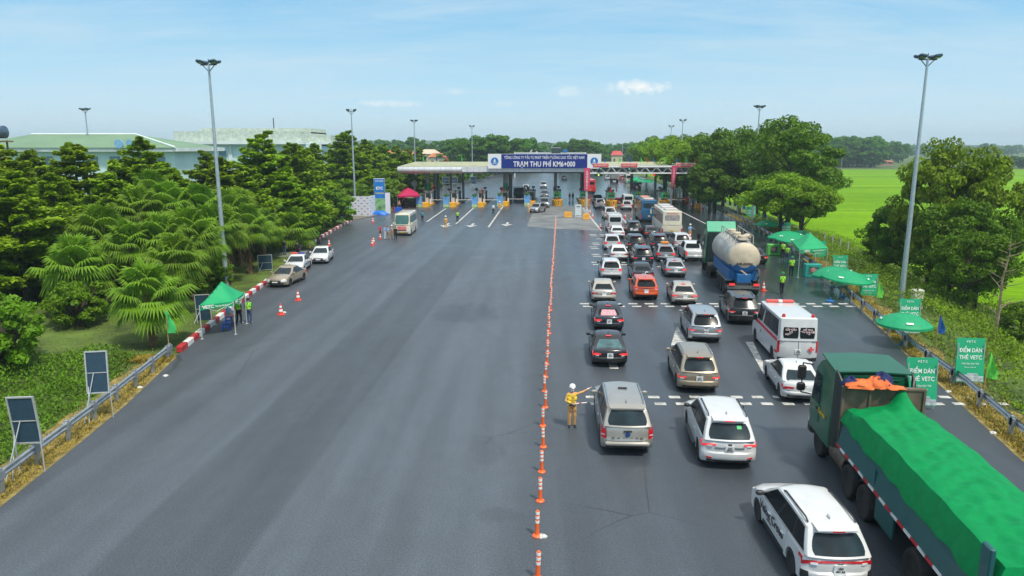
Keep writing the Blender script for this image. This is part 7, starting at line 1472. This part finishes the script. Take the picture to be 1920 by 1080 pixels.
# straw shelter
r = empty('straw_shelter', G(534, 466), 0, 'straw thatch shelter at the mouth of the side road', 'shelter'); m = MB(); m.lathe([(1.7, 1.4), (1.6, 1.9), (1.0, 2.9), (.2, 3.3), (0, 3.32)], 14); m.build('thatch', M('thatch', (.42, .30, .14), .9, var=.4, scale=6, bump=.5), r); m = MB()
for a in range(4): m.tube((1.3 * math.cos(a * 1.57), 1.3 * math.sin(a * 1.57), 0), (1.3 * math.cos(a * 1.57), 1.3 * math.sin(a * 1.57), 1.7), .06)
m.build('post', bark, r)
# ------------------------------------------------------------------ buildings
pb_ = M('wall pale turquoise', (.60, .80, .82), .7, var=.06, scale=.4); pw = M('wall pale white', (.66, .74, .74), .7, var=.15, scale=.5); stain = M('parapet stained', (.46, .53, .46), .8, var=.2, scale=1.6, bump=.1); rg_ = M('roof green sheet', (.16, .27, .14), .5, var=.1, scale=.3); wing = M('window pale glass', (.14, .25, .29), .15, var=.3)
def pz_(py, d): return ZAT(py, d)
d0 = 105; b = empty('green_roof_building', D(160, d0), 0, 'low building with green hipped roof behind the left trees', 'building'); q = D(160, d0)
x0, x1 = D(-80, d0, 9).x - q.x, D(335, d0, 9).x - q.x; ze, zr_ = pz_(283, d0), pz_(252, d0 + 8)
m = MB(); m.box(((x0 + x1) / 2, 8, ze / 2), (x1 - x0 - 1.6, 15, ze)); wl = m.build('wall', pb_, b)
m = MB(); m.box(((x0 + x1) / 2, 8, ze + .2), (x1 - x0 + .4, 17.2, .55)); m.build('eaves_band', pw, b)
m = MB(); xr1 = D(255, d0 + 8, zr_).x - q.x; zz = ze + .47
m.add([(x0, -.8, zz), (x1, -.8, zz), (x1, 16.8, zz), (x0, 16.8, zz), (x0 + 6, 8, zr_), (xr1, 8, zr_)], [(0, 1, 5, 4), (1, 2, 5), (2, 3, 4, 5), (3, 0, 4), (3, 2, 1, 0)]); rf = m.build('roof', rg_, b)
m = MB(); m.tube((xr1, 8, zr_), (x1, -.8, zz + .05), .16); m.tube((x0 + 6, 8, zr_ + .02), (xr1, 8, zr_ + .02), .16); m.build('ridge_cap', pw, rf)
m = MB()
for px in (234, 255, 277): xx = D(px, d0, ze).x - q.x; m.lathe([(.62, -.1), (.62, .1)], 16, c=(xx, -1.4, pz_(271, d0) + .1), axis='Y'); m.tube((xx, -1.3, pz_(271, d0) + .1), (xx, .4, pz_(276, d0)), .06)
m.build('roof_sign', M('sign disc blue', (.20, .42, .65), .5, var=.2), rf)
for i in range(9): m = MB(); xx = x0 + 3 + i * (x1 - x0 - 6) / 8; m.box((xx, .45, ze - 1.6), (1.5, .1, 1.6)); m.build('window', wing, wl)
d1 = 140; b = empty('pale_blue_building', D(460, d1), 0, 'pale blue flat roofed building with stained parapets behind the left trees', 'building'); q = D(460, d1); X = lambda px: D(px, d1, 10).x - q.x
m = MB(); zt = pz_(270, d1); m.box(((X(325) + X(578)) / 2, 10, zt / 2), (X(578) - X(325), 20, zt)); m.box(((X(578) + X(612)) / 2, 12, zt / 2 - .2), (X(612) - X(578) + .3, 17, zt - .4)); wl = m.build('wall', pb_, b)
m = MB(); m.box(((X(318) + X(575)) / 2, 9.6, zt + .2), (X(575) - X(318), 21.6, .5)); m.box(((X(575) + X(614)) / 2, 12, zt + .15), (X(614) - X(575), 18.6, .4)); m.build('cornice', pw, b)
m = MB(); za = pz_(248, d1); m.box(((X(325) + X(566)) / 2, 10.2, (zt + za) / 2 + .2), (X(566) - X(325), 19.0, za - zt)); m.box(((X(350) + X(566)) / 2, 13, za + .45), (X(566) - X(350), 12, 1.0)); m.box(((X(566) + X(610)) / 2, 12.5, (zt + pz_(253, d1)) / 2), (X(610) - X(566), 16, pz_(253, d1) - zt)); m.build('parapet', stain, b)
m = MB()
for px in (352, 380, 402, 432, 528, 546, 566, 585, 600): m.box((X(px), -.12, zt - 2.6), (.7, .3, 5.0))
m.box(((X(325) + X(578)) / 2, -.1, zt - 5.2), (X(578) - X(325), .4, .4)); m.build('pilaster', pw, wl)
for i, px in enumerate((338, 366, 391, 417, 536, 556, 574, 592)): m = MB(); m.box((X(px), -.06 if px < 578 else 3.4, zt - 2.3), (1.4, .14, 2.0)); w_ = m.build('window', wing, wl); m = MB(); m.box((X(px), -.1 if px < 578 else 3.36, zt - 3.4), (1.7, .25, .14)); m.build('sill', pw, w_)
m = MB(); m.box((X(573), -.35, zt - 1.2), (1.1, .5, .9), bev=.05); m.build('air_conditioner', pw, wl); m = MB(); m.tube((X(491), 8, za), (X(491), 8, pz_(221, d1 + 8)), .1); m.build('roof_mast', dark_metal, b)
rb_ = M('roof orange tiles', (.45, .15, .07), .7, var=.3, scale=.4); wm = M('house wall cream', (.6, .52, .38), .8, var=.1)
def house(px, d, w_, h_, py_t, label, wallm=wm, roofmat=rb_):
    p = gp(px, d); b = empty('house', p, R(random.uniform(-20, 20)), label, 'house', 'distant houses'); zt = max(3.5, ZAT(py_t, d) - p.z) if py_t else h_; m = MB(); m.box((0, 0, zt * .38), (w_, w_ * .8, zt * .76)); wl = m.build('wall', wallm, b); m = MB(); a = w_ / 2 + .5; c_ = w_ * .4 + .5; z = zt * .76
    m.add([(-a, -c_, z), (a, -c_, z), (a, c_, z), (-a, c_, z), (-a * .6, 0, zt), (a * .6, 0, zt)], [(0, 1, 5, 4), (1, 2, 5), (2, 3, 4, 5), (3, 0, 4), (3, 2, 1, 0)]); m.build('roof', roofmat, b); m = MB()
    for k in (-1, 1): m.box((k * w_ * .25, -w_ * .4 - .03, zt * .45), (w_ * .15, .08, zt * .2))
    m.build('window', dark_metal, wl)
house(735, 360, 8, 0, 282, 'orange roofed house on the left skyline'); house(768, 375, 9, 0, 283, 'small orange roofed house right of the wide one'); house(806, 370, 9, 0, 280, 'cream gabled house among the left background trees', roofmat=wm); house(822, 350, 8, 0, 287, 'orange roofed house in front of the cream gabled one'); house(848, 372, 8, 0, 285, 'orange roofed house beside the tree clump'); house(1156, 400, 6, 0, 283, 'cream house with red front above the truss', roofmat=M('roof red', (.5, .06, .06), .6)); house(990, 440, 12, 0, 281, 'grey blocky house behind the sign board', wallm=M('house wall grey', (.45, .47, .46), .8), roofmat=M('roof grey', (.4, .42, .42), .7)); house(1660, 505, 9, 0, 304, 'small pink house at the far field edge', wallm=M('house wall pink', (.55, .3, .25), .8)); house(1640, 510, 6, 0, 306, 'tiny grey hut at the far field edge'); house(1893, 620, 18, 0, 293, 'long cream house beyond the low dark trees at right')
hr_ = empty('high_rise', gp(1256, 900), R(10), 'hazy blue high rise tower above the right tree row', 'building'); zt = ZAT(255, 900); m = MB(); m.box((-2, 0, zt / 2), (9, 14, zt)); m.box((6, 2, zt * .46), (8, 14, zt * .92)); wl = m.build('wall', M('tower blue grey', (.25, .38, .5), .6), hr_); m = MB()
for k in range(9): m.box((-2, -7.1, zt - 2 - k * 3.2), (7.5, .2, 1.4)); m.box((6, -5.1, zt * .92 - 2 - k * 3.2), (6.5, .2, 1.4))
m.build('window', M('tower windows', (.1, .16, .22), .2), wl)
wt = empty('water_tank', D(14, 62), 0, 'steel water tanks on a rooftop stand at the far left edge', 'water tank'); zt = ZAT(236, 62); m = MB(); m.lathe([(.05, -.7), (.6, -.6), (.6, .6), (.05, .7)], 16, c=(-.6, 0, zt - .6), axis='X'); m.lathe([(.05, -.7), (.55, -.6), (.55, .6), (.05, .7)], 16, c=(.2, .9, zt - .5), axis='X'); m.build('tank', M('tank steel dark', (.15, .2, .26), .3, .7), wt); m = MB()
for sx in (-1.2, .8): m.tube((sx, 0, 0), (sx, 0, zt - 1.2), .08); m.tube((sx, 1, 0), (sx, 1, zt - 1.2), .08)
m.box((-.2, .5, zt - 1.3), (2.6, 1.8, .12)); m.build('stand', M('stand brown', (.2, .12, .08), .7), wt)
# field fence posts on the right
for i in range(4):
    p = D(1546 + i * 15, 84 - i * 1.2); p.z = ground_z(p.x, p.y); m = MB(); m.box((0, 0, .8), (.14, .14, 1.6)); o = m.build('fence_post', M('fence concrete', (.35, .34, .3), .8)); o.location = p; tag(o, 'grey concrete fence post at the edge of the rice field', 'fence post', 'fence posts at the rice field')
for i, (px, d) in enumerate(((1577, 430), (1868, 480))):
    p = gp(px, d); r = empty('utility_pole', p, 0, 'thin utility pole at the far field, %s one' % ('left' if i == 0 else 'right'), 'utility pole', 'utility poles in the fields'); m = MB(); m.tube((0, 0, 0), (0, 0, 8.5), .16, .1); m.build('pole', M('fence concrete', (.35, .34, .3)), r); m = MB(); m.box((0, 0, 8), (1.6, .12, .12)); m.build('crossarm', dark_metal, r)
# ------------------------------------------------------------------ haze
hz_ = bpy.data.materials.new('haze air'); hz_.use_nodes = True; t = hz_.node_tree; t.nodes.remove(t.nodes['Principled BSDF']); v = t.nodes.new('ShaderNodeVolumePrincipled'); v.inputs['Color'].default_value = (.72, .92, 1.0, 1); v.inputs['Density'].default_value = .00034; v.inputs['Anisotropy'].default_value = .2; t.links.new(v.outputs[0], t.nodes['Material Output'].inputs['Volume'])
m = MB(); m.add([(x, y, z) for x in (-2320, 2320) for y in (-75, 2720) for z in (-9, 60)], [(0, 1, 3, 2), (4, 6, 7, 5), (0, 4, 5, 1), (2, 3, 7, 6), (0, 2, 6, 4), (1, 5, 7, 3)]); HZ = m.build('haze', hz_, smooth=0); tag(HZ, kind='stuff')
